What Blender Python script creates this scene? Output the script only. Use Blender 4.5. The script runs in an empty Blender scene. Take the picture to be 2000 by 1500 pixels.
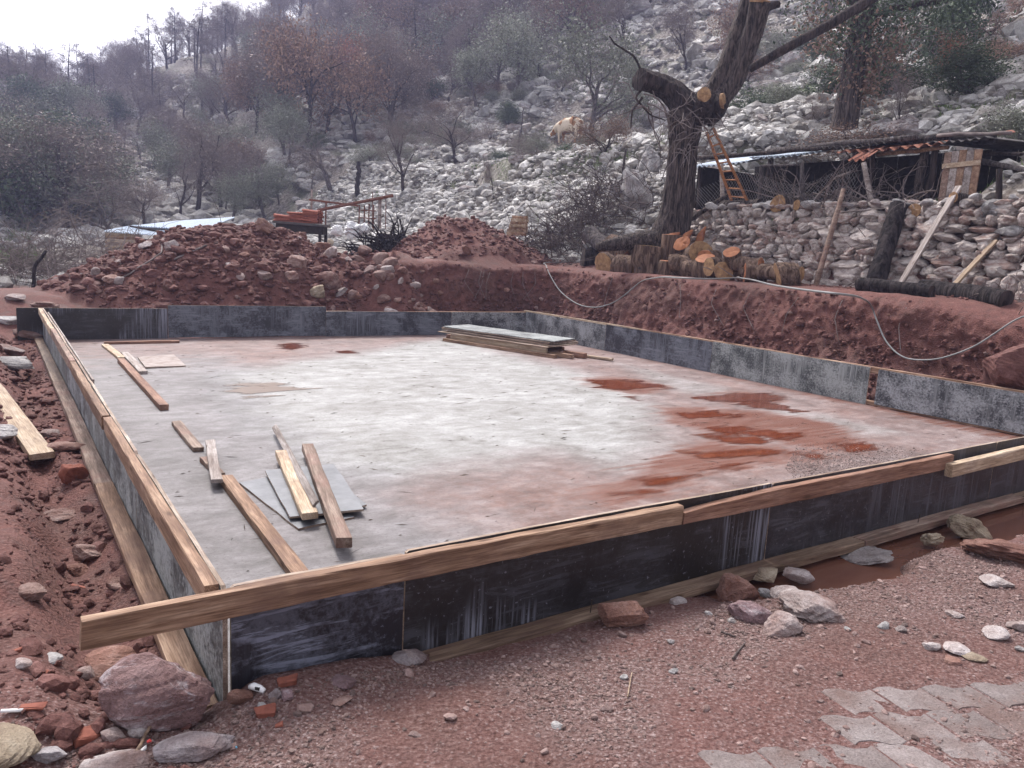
import bpy, math, random
import numpy as np
from mathutils import Matrix, Vector
random.seed(7); RNG = np.random.default_rng(11)
SC = bpy.context.scene
COL = SC.collection
# ------------------------------------------------------------------ camera
F, ROLL, PITCH, HC = 1506.0, math.radians(3.29), math.radians(9.65), 1.75
cp, sp, cr, sr = math.cos(PITCH), math.sin(PITCH), math.cos(ROLL), math.sin(ROLL)
cam = bpy.data.cameras.new('camera'); co = bpy.data.objects.new('camera', cam); COL.objects.link(co)
cam.sensor_width = 36; cam.lens = 36 * F / 2000; cam.clip_start = 0.05; cam.clip_end = 3000
_r = Vector((cr, sr * sp, sr * cp)); _u = Vector((-sr, cr * sp, cr * cp)); _f = Vector((0, cp, -sp))
co.matrix_world = Matrix(((_r.x, _u.x, -_f.x, 0), (_r.y, _u.y, -_f.y, 0), (_r.z, _u.z, -_f.z, HC), (0, 0, 0, 1)))
SC.camera = co
# ------------------------------------------------------------------ world, sun, exposure (overcast daylight)
SUN_EL, SUN_AZ = math.radians(52), math.radians(-28)      # azimuth from +Y towards +X
wd = bpy.data.worlds.new('World'); SC.world = wd; wd.use_nodes = True
wn = wd.node_tree.nodes; wl = wd.node_tree.links; wn.clear()
sky = wn.new('ShaderNodeTexSky'); sky.sky_type = 'NISHITA'; sky.sun_disc = False
sky.sun_elevation = SUN_EL; sky.sun_rotation = SUN_AZ; sky.dust_density = 3.0; sky.air_density = 1.0; sky.ozone_density = 1.0
hs = wn.new('ShaderNodeHueSaturation'); hs.inputs['Saturation'].default_value = 0.12; hs.inputs['Value'].default_value = 1.0
tintn = wn.new('ShaderNodeMix'); tintn.data_type = 'RGBA'; tintn.blend_type = 'MULTIPLY'; tintn.inputs[0].default_value = 1.0
tintn.inputs[7].default_value = (1.0, 0.98, 1.01, 1)
bg = wn.new('ShaderNodeBackground'); bg.inputs['Strength'].default_value = 0.115
wo = wn.new('ShaderNodeOutputWorld')
wl.new(sky.outputs[0], hs.inputs['Color']); wl.new(hs.outputs[0], tintn.inputs[6]); wl.new(tintn.outputs[2], bg.inputs[0]); wl.new(bg.outputs[0], wo.inputs[0])
sun = bpy.data.lights.new('sun', 'SUN'); sun.energy = 1.5; sun.angle = math.radians(14); sun.color = (1, 0.95, 0.89)
so = bpy.data.objects.new('sun', sun); COL.objects.link(so)
sd = Vector((math.sin(SUN_AZ) * math.cos(SUN_EL), math.cos(SUN_AZ) * math.cos(SUN_EL), math.sin(SUN_EL)))
so.rotation_euler = sd.to_track_quat('Z', 'Y').to_euler()
vs = SC.view_settings; vs.view_transform = 'Standard'; vs.look = 'None'; vs.gamma = 1; vs.exposure = 1.52
SC.cycles.max_bounces = 6; SC.cycles.diffuse_bounces = 3; SC.cycles.transparent_max_bounces = 8; SC.cycles.volume_bounces = 0
SC.cycles.use_denoising = True; SC.cycles.denoising_input_passes = 'RGB_ALBEDO_NORMAL'; SC.cycles.denoising_prefilter = 'ACCURATE'
# ------------------------------------------------------------------ frames and pixels
TH = math.radians(34.28); E1 = np.array([math.cos(TH), math.sin(TH), 0.]); E2 = np.array([-math.sin(TH), math.cos(TH), 0.])
O = np.array([-1.0, 2.62, 0.])
W_, L_ = 9.1, 11.2                                     # slab size
def W(u, v, z=0.): return O + E1 * u + E2 * v + np.array([0, 0, z])
def uv(p): q = np.asarray(p, float) - O; return float(q @ E1), float(q @ E2)
def ray(x, y):
    a0, b0 = (x - 1000) / F, (750 - y) / F
    a = a0 * cr - b0 * sr; b = a0 * sr + b0 * cr
    return np.array([a, cp + b * sp, -sp + b * cp])
C0 = np.array([0, 0, HC])
def atz(x, y, z=0.): d = ray(x, y); return C0 + d * ((z - HC) / d[2])
def aty(x, y, Y): d = ray(x, y); return C0 + d * (Y / d[1])
def atu(x, y, u): d = ray(x, y); return C0 + d * ((u - (C0 - O) @ E1) / (d @ E1))
def atv(x, y, v): d = ray(x, y); return C0 + d * ((v - (C0 - O) @ E2) / (d @ E2))
# ------------------------------------------------------------------ noise
def _h(ix, iy, s):
    n = (ix.astype(np.int64) * 374761393 + iy.astype(np.int64) * 668265263 + s * 1442695041) & 0xffffffff
    n = ((n ^ (n >> 13)) * 1274126177) & 0xffffffff
    n = n ^ (n >> 16)
    return (n & 0xffff) / 65535.0
def vn(x, y, s=0):
    x = np.asarray(x, float); y = np.asarray(y, float)
    ix = np.floor(x); iy = np.floor(y); fx = x - ix; fy = y - iy
    fx = fx * fx * fx * (fx * (fx * 6 - 15) + 10); fy = fy * fy * fy * (fy * (fy * 6 - 15) + 10)
    a = _h(ix, iy, s); b = _h(ix + 1, iy, s); c = _h(ix, iy + 1, s); d = _h(ix + 1, iy + 1, s)
    return (a + (b - a) * fx) * (1 - fy) + (c + (d - c) * fx) * fy
def fbm(x, y, s=0, o=4, g=0.5):
    t = 0; amp = 1; tot = 0
    for i in range(o):
        t = t + amp * (vn(x, y, s + i * 17) - 0.5); tot += amp; amp *= g; x = np.asarray(x) * 2.03 + 5.1; y = np.asarray(y) * 2.03 + 3.7
    return t / tot * 2
def ss(a, b, x): t = np.clip((np.asarray(x, float) - a) / (b - a), 0, 1); return t * t * (3 - 2 * t)
# ------------------------------------------------------------------ terrain height in slab coordinates (u along front, v along the left side)
RP = np.array([(9.0, 0), (10.7, 1.45), (11.85, 1.48), (12.15, 2.0), (12.5, 2.9), (13, 3.0), (15.6, 3.05), (16.6, 4.4), (20, 6.3), (26, 9.2), (35, 14), (60, 28), (110, 55), (400, 190)])
CP_ = np.array([(9.0, 1.2), (10.7, 1.45), (12, 1.75), (16, 5.0), (19, 5.9), (25, 7.6), (35, 13), (60, 27), (110, 54), (400, 190)])
LP = np.array([(-200, 8), (-60, 2), (-20, .4), (0, .45), (6, .9), (9.0, 1.3)])
BK = np.array([(-9, 0), (0, 0), (.3, .22), (.42, .5), (.55, 1.02), (.72, 1.36), (.95, 1.45), (9, 1.45)])
def heap(u, v, cu, cv, ru, rv, h, p=1.6):
    r = np.sqrt(((u - cu) / ru) ** 2 + ((v - cv) / rv) ** 2)
    return h * np.clip(1 - r ** p, 0, None)
def heap1(u, v): return heap(u, v, 4.0, 14.2, np.where(np.asarray(u) < 4.0, 4.0, 2.9), 2.75, 1.24, 1.9)
def zuv(u, v, fine=True):
    u = np.asarray(u, float); v = np.asarray(v, float)
    n1 = fbm(u * .9, v * .9, 3); n2 = fbm(u * 4, v * 4, 9)
    # natural ground outside the pit
    wr = ss(11.8, 9.6, v + .4 * n1)
    right = np.interp(u, RP[:, 0], RP[:, 1]); r2 = np.interp(u, [12.5, 13.0, 14, 16, 20, 26], [2.9, 3.35, 3.95, 4.8, 6.4, 9.2]); kq = ss(4.15, 3.6, v) * ss(12.4, 12.6, u) * ss(26, 22, u); right = right * (1 - kq) + r2 * kq; cen = np.interp(u, CP_[:, 0], CP_[:, 1]); left = np.interp(u, LP[:, 0], LP[:, 1])
    k = ss(11.5, 24, v)                                # behind, the slope starts farther left
    nat = np.where(u > 9.0, wr * right + (1 - wr) * cen, left)
    # rocky shelf steps on the slope
    hillm = ss(11.5, 14, u) * (1 - wr * ss(18, 14, u)) 
    nat = nat + hillm * (0.5 * fbm(u * .22, v * .12, 21) * np.clip((u - 11) / 6, 0, 2.5) + .25 * n1)
    st = 1.3; zz = nat / st; stp = (np.floor(zz) + ss(.35, .85, zz - np.floor(zz))) * st
    nat = nat + hillm * 0.6 * (stp - nat) * ss(13, 15, u) 
    # far slopes closing the valley
    far = np.interp(v + .25 * u, [0, 34, 44, 75, 105, 150, 260], [0, 0, 1.0, 8, 15, 19, 22]) * ss(-160, -40, u)
    nat = nat + far * (1 + .25 * fbm(u * .03, v * .03, 5)) + ss(30, 60, v) * 1.2 * fbm(u * .12, v * .12, 31)
    # excavation
    w = .14 * fbm(u * .8, v * .8, 41) + .10 * n2 + .10 * fbm(u * 9, v * 9, 43, 3) + .035 * fbm((u - v) * 5, (u + v) * .5, 55, 3)
    d = np.maximum(u - 10.12, v - 12.1) + w * .5
    du = u - 9.72 + w
    bank = np.interp(d, BK[:, 0], BK[:, 1])
    bank = bank * (1 - .24 * ss(3.6, 1.2, v) * ss(9, 10, u))
    # pit floor and foreground
    fl = -0.02 + .05 * fbm(u * 1.6, v * 1.6, 61) + .03 * n2
    fr = .075 + .045 * fbm(u * .8, v * .8, 71) + .02 * n2 + .02 * ss(-1.5, -4, v)
    fr = fr + .07 * np.exp(-((v + .05) / .35) ** 2) * ss(1.0, .2, u) * ss(-.9, 0.25, u) - .05 * np.exp(-((v + .1) / .14) ** 2) * ss(.5, 1.1, u) 
    pvw = ss(1.9, 1.2, np.hypot((u - 2.35) / 1.0, (v + 1.65) / .62)); fr = fr * (1 - pvw) + (.0915 + .009 * fbm(u * 2.6, v * 2.6, 79, 3)) * pvw
    gut = ss(2.2, 2.9, u) * ss(-(.30 + .055 * np.clip(u - 2.5, 0, 5)) - .18, -(.22 + .05 * np.clip(u - 2.5, 0, 5)), v + .16 * fbm(u * 2.2, v * 2.2, 77))
    fr = fr * (1 - gut) + (-.10) * gut
    fr = fr + .20 * np.exp(-(((u - 6.9) / .9) ** 2 + ((v + 1.25) / .35) ** 2)) + .04 * ss(3.5, 7, u) * ss(-.4, -1.2, v)
    lf = .07 + .10 * fbm(u * .9, v * .7, 81) + .05 * n2 + .10 * np.exp(-((u + 1.0) / .45) ** 2) * (1 + fbm(u * 2, v * 1.2, 83))
    tr = np.exp(-((u + .36 + .06 * fbm(v * 1.5, u * 0, 87)) / .17) ** 2) * ss(-.1, .5, v) * (0.75 + .5 * fbm(v * .8, u, 88))
    lf = lf * ss(-.10, -.3, u) - .25 * tr + .25 * ss(8, 14, v) * ss(-.3, -3, u)
    lf = lf + .35 * ss(-4, -12, u)
    low = np.where(v < 0, fr, fl)
    lw = ss(.15, -.15, u) * ss(-.35, .1, v)
    low = low * (1 - lw) + lf * lw
    # left of the pit the bank gives way to open ground
    op = ss(7.0, 5.9, u) * ss(9.5, 8.5, u) 
    bankz = low + bank
    backl = np.interp(v, [10.5, 11.6, 13, 17, 22], [0.0, 0.05, .5, .8, 1.0])
    z = bankz * (1 - op) + np.where(v > 10.5, np.maximum(low, backl + .1 * n1), low) * op
    # join to natural ground
    j = np.maximum(ss(10.55, 10.9, u), ss(12.9, 16.5, v))
    j = np.maximum(j, ss(-9, -16, u))
    z = z * (1 - j) + nat * j
    rough = .16 * fbm(u * 2.4, v * 2.4, 91) + .10 * n2
    h1 = heap1(u, v) * (1 + .12 * n1)
    h1 = h1 + heap(u, v, 6.3, 13.0, 1.0, 1.3, .4) + heap(u, v, 6.45, 12.05, 1.0, .85, 1.05, 1.3)
    h2 = heap(u, v, 9.35, 14.7, 2.5, 2.2, 1.28, 1.25) * (1 + .06 * n1)
    z = z + h1 + h2 + rough * np.clip(h1 * 2 + h2 * .8, 0, 1)
    z = np.where(z > 30, 30 + 18 * np.tanh((z - 30) / 18), z)
    slab = (u > -.02) & (u < W_ + .02) & (v > -.02) & (v < L_ + .02)
    z = np.where(slab, -.2, z)
    return z
def zxy(x, y):
    q0 = np.asarray(x) - O[0]; q1 = np.asarray(y) - O[1]
    return zuv(q0 * E1[0] + q1 * E1[1], q0 * E2[0] + q1 * E2[1])
def hit(px, py, tmin=1.5, tmax=260):
    d = ray(px, py)
    t = np.geomspace(tmin, tmax, 900); p = C0[None] + t[:, None] * d[None]
    below = p[:, 2] < zxy(p[:, 0], p[:, 1])
    if not below.any(): return None
    i = int(np.argmax(below)); 
    if i == 0: return p[0]
    tt = np.linspace(t[i - 1], t[i], 24); p = C0[None] + tt[:, None] * d[None]
    b = p[:, 2] < zxy(p[:, 0], p[:, 1]); k = int(np.argmax(b)) if b.any() else 23
    q = p[k]; q[2] = float(zxy(q[0], q[1])); return q
# ------------------------------------------------------------------ scene helpers
def setp(o, label=None, cat=None, group=None, kind=None):
    if label: o['label'] = label
    if cat: o['category'] = cat
    if group: o['group'] = group
    if kind: o['kind'] = kind
    return o
def thing(name, label, cat, loc, group=None, rotz=0):
    o = bpy.data.objects.new(name, None); COL.objects.link(o)
    o.location = tuple(loc); o.rotation_euler = (0, 0, rotz); o.empty_display_size = .1
    return setp(o, label, cat, group)
class MB:
    """collects vertices, faces and a per-vertex tint"""
    def __init__(s): s.V = []; s.F = []; s.M = []; s.T = []; s.n = 0
    def add(s, V, Fs, mi=0, tint=None):
        V = np.asarray(V, float).reshape(-1, 3)
        if isinstance(Fs, np.ndarray): s.F.append(Fs + s.n); s.M.append(np.full(len(Fs), mi))
        else:
            by = {}
            for f in Fs: by.setdefault(len(f), []).append(f)
            for k, l in by.items(): s.F.append(np.array(l) + s.n); s.M.append(np.full(len(l), mi))
        s.V.append(V); s.T.append(np.full(len(V), 0.5 if tint is None else tint) if np.ndim(tint) == 0 else np.asarray(tint)); s.n += len(V)
        return s
    def mesh(s, name, mats, smooth=False):
        m = bpy.data.meshes.new(name)
        V = np.concatenate(s.V) if s.V else np.zeros((0, 3))
        loops = np.concatenate([f.ravel() for f in s.F]); tot = np.concatenate([np.full(len(f), f.shape[1]) for f in s.F])
        start = np.concatenate([[0], np.cumsum(tot)[:-1]])
        m.vertices.add(len(V)); m.vertices.foreach_set('co', V.ravel().astype(np.float32))
        m.loops.add(len(loops)); m.loops.foreach_set('vertex_index', loops.astype(np.int32))
        m.polygons.add(len(tot)); m.polygons.foreach_set('loop_start', start.astype(np.int32)); m.polygons.foreach_set('loop_total', tot.astype(np.int32))
        m.polygons.foreach_set('material_index', np.concatenate(s.M).astype(np.int32))
        m.polygons.foreach_set('use_smooth', np.full(len(tot), bool(smooth)))
        a = m.attributes.new('tint', 'FLOAT', 'POINT'); a.data.foreach_set('value', np.concatenate(s.T).astype(np.float32))
        for mt in (mats if isinstance(mats, (list, tuple)) else [mats]): m.materials.append(mt)
        m.update(calc_edges=True); m.validate()
        return m
    def obj(s, name, mats, parent=None, loc=None, smooth=False):
        """vertices are in world coordinates minus loc (the object's or its parent's origin)"""
        if loc is not None:
            s.V = [v - np.asarray(loc) for v in s.V]
        return link(name, s.mesh(name, mats, smooth), parent, loc if parent is None else None)
def link(name, me, parent=None, loc=None, mat=None):
    o = bpy.data.objects.new(name, me); COL.objects.link(o)
    if parent is not None: o.parent = parent
    if mat is not None: o.matrix_world = mat
    elif loc is not None: o.location = tuple(loc)
    return o
def box(c, s, R=None):
    c = np.asarray(c, float); s = np.asarray(s, float) / 2
    V = np.array([(x, y, z) for x in (-1, 1) for y in (-1, 1) for z in (-1, 1)], float) * s
    if R is not None: V = V @ np.asarray(R).T
    return V + c, np.array([(0, 1, 3, 2), (4, 6, 7, 5), (0, 4, 5, 1), (2, 3, 7, 6), (0, 2, 6, 4), (1, 5, 7, 3)])
def tube(P, R, n=6, cap=True):
    P = np.asarray(P, float); R = np.broadcast_to(np.asarray(R, float), (len(P),))
    T = np.gradient(P, axis=0); T /= np.linalg.norm(T, axis=1)[:, None] + 1e-9
    a = np.array([0, 0, 1.]) if abs(T[0][2]) < .9 else np.array([1., 0, 0])
    N = np.cross(T[0], a); N /= np.linalg.norm(N); V = []
    ang = np.arange(n) * 2 * math.pi / n
    for i in range(len(P)):
        N = N - T[i] * (N @ T[i]); N /= np.linalg.norm(N) + 1e-9; B = np.cross(T[i], N)
        V.append(P[i] + R[i] * (np.cos(ang)[:, None] * N + np.sin(ang)[:, None] * B))
    V = np.concatenate(V); Fs = []
    i = np.arange(len(P) - 1)[:, None] * n; k = np.arange(n)[None]; k2 = (k + 1) % n
    Fq = np.stack([i + k, i + k2, i + n + k2, i + n + k], -1).reshape(-1, 4)
    Fs = [tuple(f) for f in Fq]
    if cap: Fs += [tuple(range(n - 1, -1, -1)), tuple(range((len(P) - 1) * n, len(P) * n))]
    return V, Fs
def ico(sub):
    t = (1 + 5 ** .5) / 2
    V = [(-1, t, 0), (1, t, 0), (-1, -t, 0), (1, -t, 0), (0, -1, t), (0, 1, t), (0, -1, -t), (0, 1, -t), (t, 0, -1), (t, 0, 1), (-t, 0, -1), (-t, 0, 1)]
    Fc = [(0, 11, 5), (0, 5, 1), (0, 1, 7), (0, 7, 10), (0, 10, 11), (1, 5, 9), (5, 11, 4), (11, 10, 2), (10, 7, 6), (7, 1, 8), (3, 9, 4), (3, 4, 2), (3, 2, 6), (3, 6, 8), (3, 8, 9), (4, 9, 5), (2, 4, 11), (6, 2, 10), (8, 6, 7), (9, 8, 1)]
    V = [np.array(v, float) / np.linalg.norm(v) for v in V]
    for _ in range(sub):
        c = {}; G = []
        def mid(a, b):
            k = (min(a, b), max(a, b))
            if k not in c: m = V[a] + V[b]; V.append(m / np.linalg.norm(m)); c[k] = len(V) - 1
            return c[k]
        for a, b, d in Fc:
            x, y, z = mid(a, b), mid(b, d), mid(d, a); G += [(a, x, z), (b, y, x), (d, z, y), (x, y, z)]
        Fc = G
    return np.array(V), np.array(Fc)
ICO = [ico(i) for i in range(5)]
def rock(seed, sub=2, planes=9, rough=.05, round_=.25):
    """faceted stone of about unit radius: a ball cut by random planes, its edges worn"""
    g = np.random.default_rng(seed); V, Fc = ICO[sub]
    N = g.normal(size=(planes, 3)); N /= np.linalg.norm(N, axis=1)[:, None]; D = g.uniform(.55, .95, planes)
    q = V @ N.T; r = np.min(np.where(q > .05, D / np.maximum(q, .05), 9), axis=1); r = np.minimum(r, 1.15)
    r = r * (1 - round_) + .8 * round_
    if rough:
        for k in range(5):
            K = g.normal(size=3) * (3 * 1.8 ** k); r = r + rough * .75 ** k * np.sin(V @ K + g.uniform(0, 6)) * np.sin(V @ g.normal(size=3) * 4 + g.uniform(0, 6))
    return V * r[:, None], Fc
def rot(ax, ay, az):
    return np.array(Matrix.Rotation(az, 3, 'Z') @ Matrix.Rotation(ay, 3, 'Y') @ Matrix.Rotation(ax, 3, 'X'))
def scatter_rocks(mb, P, S, seed, protos, flat=(.5, .8), tintr=(0, 1), tilt=.35):
    """adds len(P) copies of the prototype stones to a mesh"""
    g = np.random.default_rng(seed); n = len(P); which = g.integers(0, len(protos), n)
    az = g.uniform(0, 6.283, n); tx = g.normal(0, tilt, n); sx = g.uniform(.8, 1.35, n); sz = g.uniform(*flat, n); tn = g.uniform(*tintr, n)
    for k in range(len(protos)):
        idx = np.where(which == k)[0]
        if not len(idx): continue
        V, Fc = protos[k]
        A = V[None] * np.stack([S[idx] * sx[idx], S[idx] / sx[idx], S[idx] * sz[idx]], -1)[:, None]
        c, s_ = np.cos(tx[idx])[:, None], np.sin(tx[idx])[:, None]
        y = A[..., 1] * c - A[..., 2] * s_; z = A[..., 1] * s_ + A[..., 2] * c
        c, s_ = np.cos(az[idx])[:, None], np.sin(az[idx])[:, None]
        x2 = A[..., 0] * c - y * s_; y2 = A[..., 0] * s_ + y * c
        B = np.stack([x2, y2, z], -1) + P[idx][:, None]
        Fa = (Fc[None] + (np.arange(len(idx)) * len(V))[:, None, None]).reshape(-1, 3)
        mb.add(B.reshape(-1, 3), Fa, 0, np.repeat(tn[idx], len(V)))
# ------------------------------------------------------------------ materials
def lin(c): return tuple(((x / 255) / 12.92 if x / 255 < .04045 else ((x / 255 + .055) / 1.055) ** 2.4) for x in c[:3]) + (1,)
class NT:
    def __init__(s, name, rough=.85, spec=.3):
        s.m = bpy.data.materials.new(name); s.m.use_nodes = True; s.t = s.m.node_tree
        s.b = s.t.nodes['Principled BSDF']; s.b.inputs['Roughness'].default_value = rough; s.b.inputs['Specular IOR Level'].default_value = spec
    def n(s, typ, **k):
        nd = s.t.nodes.new('ShaderNode' + typ)
        for a, v in k.items(): setattr(nd, a, v)
        return nd
    def put(s, sock, v):
        if isinstance(v, bpy.types.NodeSocket): s.t.links.new(v, sock)
        else: sock.default_value = v
    def co(s, kind='Object', scale=None, rnd=0.):
        tc = s.n('TexCoord'); o = tc.outputs[kind]
        if scale or rnd:
            mp = s.n('Mapping'); s.put(mp.inputs[0], o)
            if scale: mp.inputs['Scale'].default_value = scale if not np.isscalar(scale) else (scale,) * 3
            if rnd:
                oi = s.n('ObjectInfo'); mu = s.n('Math', operation='MULTIPLY'); s.put(mu.inputs[0], oi.outputs['Random']); mu.inputs[1].default_value = rnd
                cx = s.n('CombineXYZ'); [s.put(cx.inputs[i], mu.outputs[0]) for i in range(3)]; s.put(mp.inputs['Location'], cx.outputs[0])
            o = mp.outputs[0]
        return o
    def noise(s, vec, scale=5., detail=5., rough=.55, dist=0.):
        nd = s.n('TexNoise'); s.put(nd.inputs['Vector'], vec); nd.inputs['Scale'].default_value = scale; nd.inputs['Detail'].default_value = detail
        nd.inputs['Roughness'].default_value = rough; nd.inputs['Distortion'].default_value = dist; return nd.outputs['Fac']
    def vor(s, vec, scale=5., feat='F1', out='Distance'):
        nd = s.n('TexVoronoi', feature=feat); s.put(nd.inputs['Vector'], vec); nd.inputs['Scale'].default_value = scale; return nd.outputs[out]
    def ramp(s, fac, stops):
        nd = s.n('ValToRGB'); s.put(nd.inputs[0], fac); e = nd.color_ramp.elements
        while len(e) > 1: e.remove(e[-1])
        for i, (p, c) in enumerate(stops):
            x = e[0] if i == 0 else e.new(p); x.position = p; x.color = c if not np.isscalar(c) else (c, c, c, 1)
        return nd.outputs[0]
    def mix(s, fac, a, b, mode='MIX'):
        nd = s.n('Mix', data_type='RGBA', blend_type=mode); s.put(nd.inputs[0], fac); s.put(nd.inputs[6], a); s.put(nd.inputs[7], b); return nd.outputs[2]
    def math(s, op, a, b=0.):
        nd = s.n('Math', operation=op); s.put(nd.inputs[0], a); s.put(nd.inputs[1], b); return nd.outputs[0]
    def attr(s, name): nd = s.n('Attribute', attribute_name=name); return nd.outputs['Fac']
    def rnd(s): return s.n('ObjectInfo').outputs['Random']
    def bump(s, h, strength=.5, dist=.02):
        nd = s.n('Bump'); s.put(nd.inputs['Height'], h); nd.inputs['Strength'].default_value = strength; nd.inputs['Distance'].default_value = dist
        s.put(s.b.inputs['Normal'], nd.outputs[0])
    def base(s, c): s.put(s.b.inputs['Base Color'], c)
    def rough(s, r): s.put(s.b.inputs['Roughness'], r)
def c4(r, g, b): return (r, g, b, 1)
def soil_mat():
    m = NT('red_soil', .9, .25); v = m.co('Object')
    big = m.noise(v, .7, 4); mid = m.noise(v, 7, 8, .72); fine = m.noise(v, 60, 5, .7); peb = m.vor(v, 55); pebc = m.vor(v, 55, out='Color')
    earth = m.ramp(m.math('ADD', m.math('MULTIPLY', mid, .6), m.math('MULTIPLY', fine, .4)), [(.34, c4(.058, .021, .017)), (.5, c4(.145, .058, .048)), (.66, c4(.245, .122, .105))])
    grit = m.ramp(fine, [(.3, c4(.075, .033, .028)), (.46, c4(.155, .090, .082)), (.56, c4(.215, .145, .136)), (.68, c4(.42, .34, .33))])
    near = m.attr('gravel')
    col = m.mix(near, earth, grit)
    pc = m.n('SeparateColor'); m.put(pc.inputs[0], pebc)
    isl = m.math('MULTIPLY', m.math('LESS_THAN', peb, .30), m.math('GREATER_THAN', pc.outputs[0], .80))
    col = m.mix(m.math('MULTIPLY', isl, m.math('ADD', m.math('MULTIPLY', near, .55), .12)), col, c4(.42, .34, .33))
    col = m.mix(m.math('MULTIPLY', m.ramp(big, [(.47, 0.), (.6, 1.)]), .55), col, m.ramp(fine, [(.35, c4(.075, .036, .03)), (.65, c4(.165, .095, .08))]))
    # hillside soil: grey brown with some grass
    hil = m.attr('hill'); hb = m.noise(v, .5, 5, .6); hn = m.noise(v, 6, 6, .7)
    hc = m.ramp(hn, [(.34, c4(.055, .045, .038)), (.5, c4(.17, .145, .125)), (.66, c4(.40, .37, .345))])
    hc = m.mix(m.ramp(hb, [(.52, 0.), (.66, .75)]), hc, m.ramp(hn, [(.3, c4(.035, .05, .02)), (.7, c4(.10, .12, .06))]))
    hc = m.mix(m.attr('grass'), hc, m.ramp(hn, [(.3, c4(.05, .12, .02)), (.7, c4(.14, .27, .06))]))
    col = m.mix(hil, col, hc)
    m.base(col)
    m.rough(m.ramp(mid, [(.3, .62), (.6, .93)]))
    h = m.math('ADD', m.math('MULTIPLY', fine, .5), m.math('MULTIPLY', mid, .9)); h = m.math('SUBTRACT', h, m.math('MULTIPLY', peb, .35))
    m.bump(h, .9, .035); return m.m
def stone_mat(name, stops, scale=3., dirt=c4(.16, .075, .06), dirt_amt=.4, vein=0., attr=False, rough=.85, rndamt=.35):
    m = NT(name, rough, .3); v = m.co('Object', rnd=40.)
    a = m.noise(v, scale, 6, .65, .4); b = m.noise(v, scale * 7, 5, .7)
    f = m.math('ADD', m.math('MULTIPLY', a, .7), m.math('MULTIPLY', b, .3))
    col = m.ramp(f, stops)
    r = m.attr('tint') if attr else m.rnd()
    k = m.math('ADD', m.math('MULTIPLY', r, rndamt), 1 - rndamt * .55)
    g = m.n('CombineColor'); [m.put(g.inputs[i], k) for i in range(3)]
    col = m.mix(1., col, g.outputs[0], 'MULTIPLY')
    d = m.noise(v, scale * .8, 4, .6)
    rr = m.math('FRACT', m.math('MULTIPLY', r, 7.31))
    dm = m.math('MULTIPLY', m.ramp(m.math('ADD', d, m.math('MULTIPLY', m.math('SUBTRACT', rr, .5), .3)), [(.45, 0.), (.68, 1.)]), dirt_amt)
    col = m.mix(dm, col, dirt)
    if vein:
        mp = m.n('Mapping'); m.put(mp.inputs[0], v); mp.inputs['Rotation'].default_value = (.5, .25, .5); mp.inputs['Scale'].default_value = (2.2, 9, 14)
        w = m.noise(mp.outputs[0], 1.4, 7, .7, .5)
        col = m.mix(m.math('MULTIPLY', m.ramp(w, [(.53, 0.), (.64, 1.)]), vein), col, c4(.50, .45, .47))
    cr_ = m.noise(v, scale * 22, 4, .75); col = m.mix(.5, col, m.ramp(cr_, [(.36, c4(.42, .40, .39)), (.56, c4(1, 1, 1))]), 'MULTIPLY')
    f = m.math('ADD', f, m.math('MULTIPLY', cr_, .25))
    m.base(col); m.bump(f, .9, .06 / scale * 3); return m.m
def wood_mat(name, dark, midc, light, dirt=.3, rough=.75, dirtc=c4(.13, .075, .06)):
    m = NT(name, rough, .25)
    v = m.co('Object', (1.6, 26, 26), 30.); v2 = m.co('Object', (.9, 3.5, 3.5), 17.); v3 = m.co('Object', None, 9.)
    g = m.noise(v, 1., 6, .6, .6); bl = m.noise(v2, 2.2, 5, .6); fine = m.noise(m.co('Object', (7, 160, 160), 3.), 1., 3, .6)
    col = m.ramp(m.math('ADD', m.math('MULTIPLY', g, .6), m.math('MULTIPLY', bl, .4)), [(.39, dark), (.5, midc), (.61, light)])
    col = m.mix(.6, col, m.ramp(fine, [(.36, c4(.32, .27, .24)), (.58, c4(1, 1, 1))]), 'MULTIPLY')
    st = m.ramp(m.noise(v3, 3.1, 8, .72), [(.48, 0.), (.62, 1.)])
    col = m.mix(m.math('MULTIPLY', st, dirt), col, dirtc)
    kn = m.vor(m.co('Object', (2.3, 8, 8), 5.), 1.); col = m.mix(m.ramp(kn, [(.05, .8), (.13, 0.)]), col, c4(.06, .03, .018))
    k = m.math('ADD', m.math('MULTIPLY', m.rnd(), .35), .95); cc = m.n('CombineColor'); [m.put(cc.inputs[i], k) for i in range(3)]
    m.base(m.mix(1., col, cc.outputs[0], 'MULTIPLY')); m.bump(m.math('ADD', g, m.math('MULTIPLY', fine, .5)), .35, .006); return m.m
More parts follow.
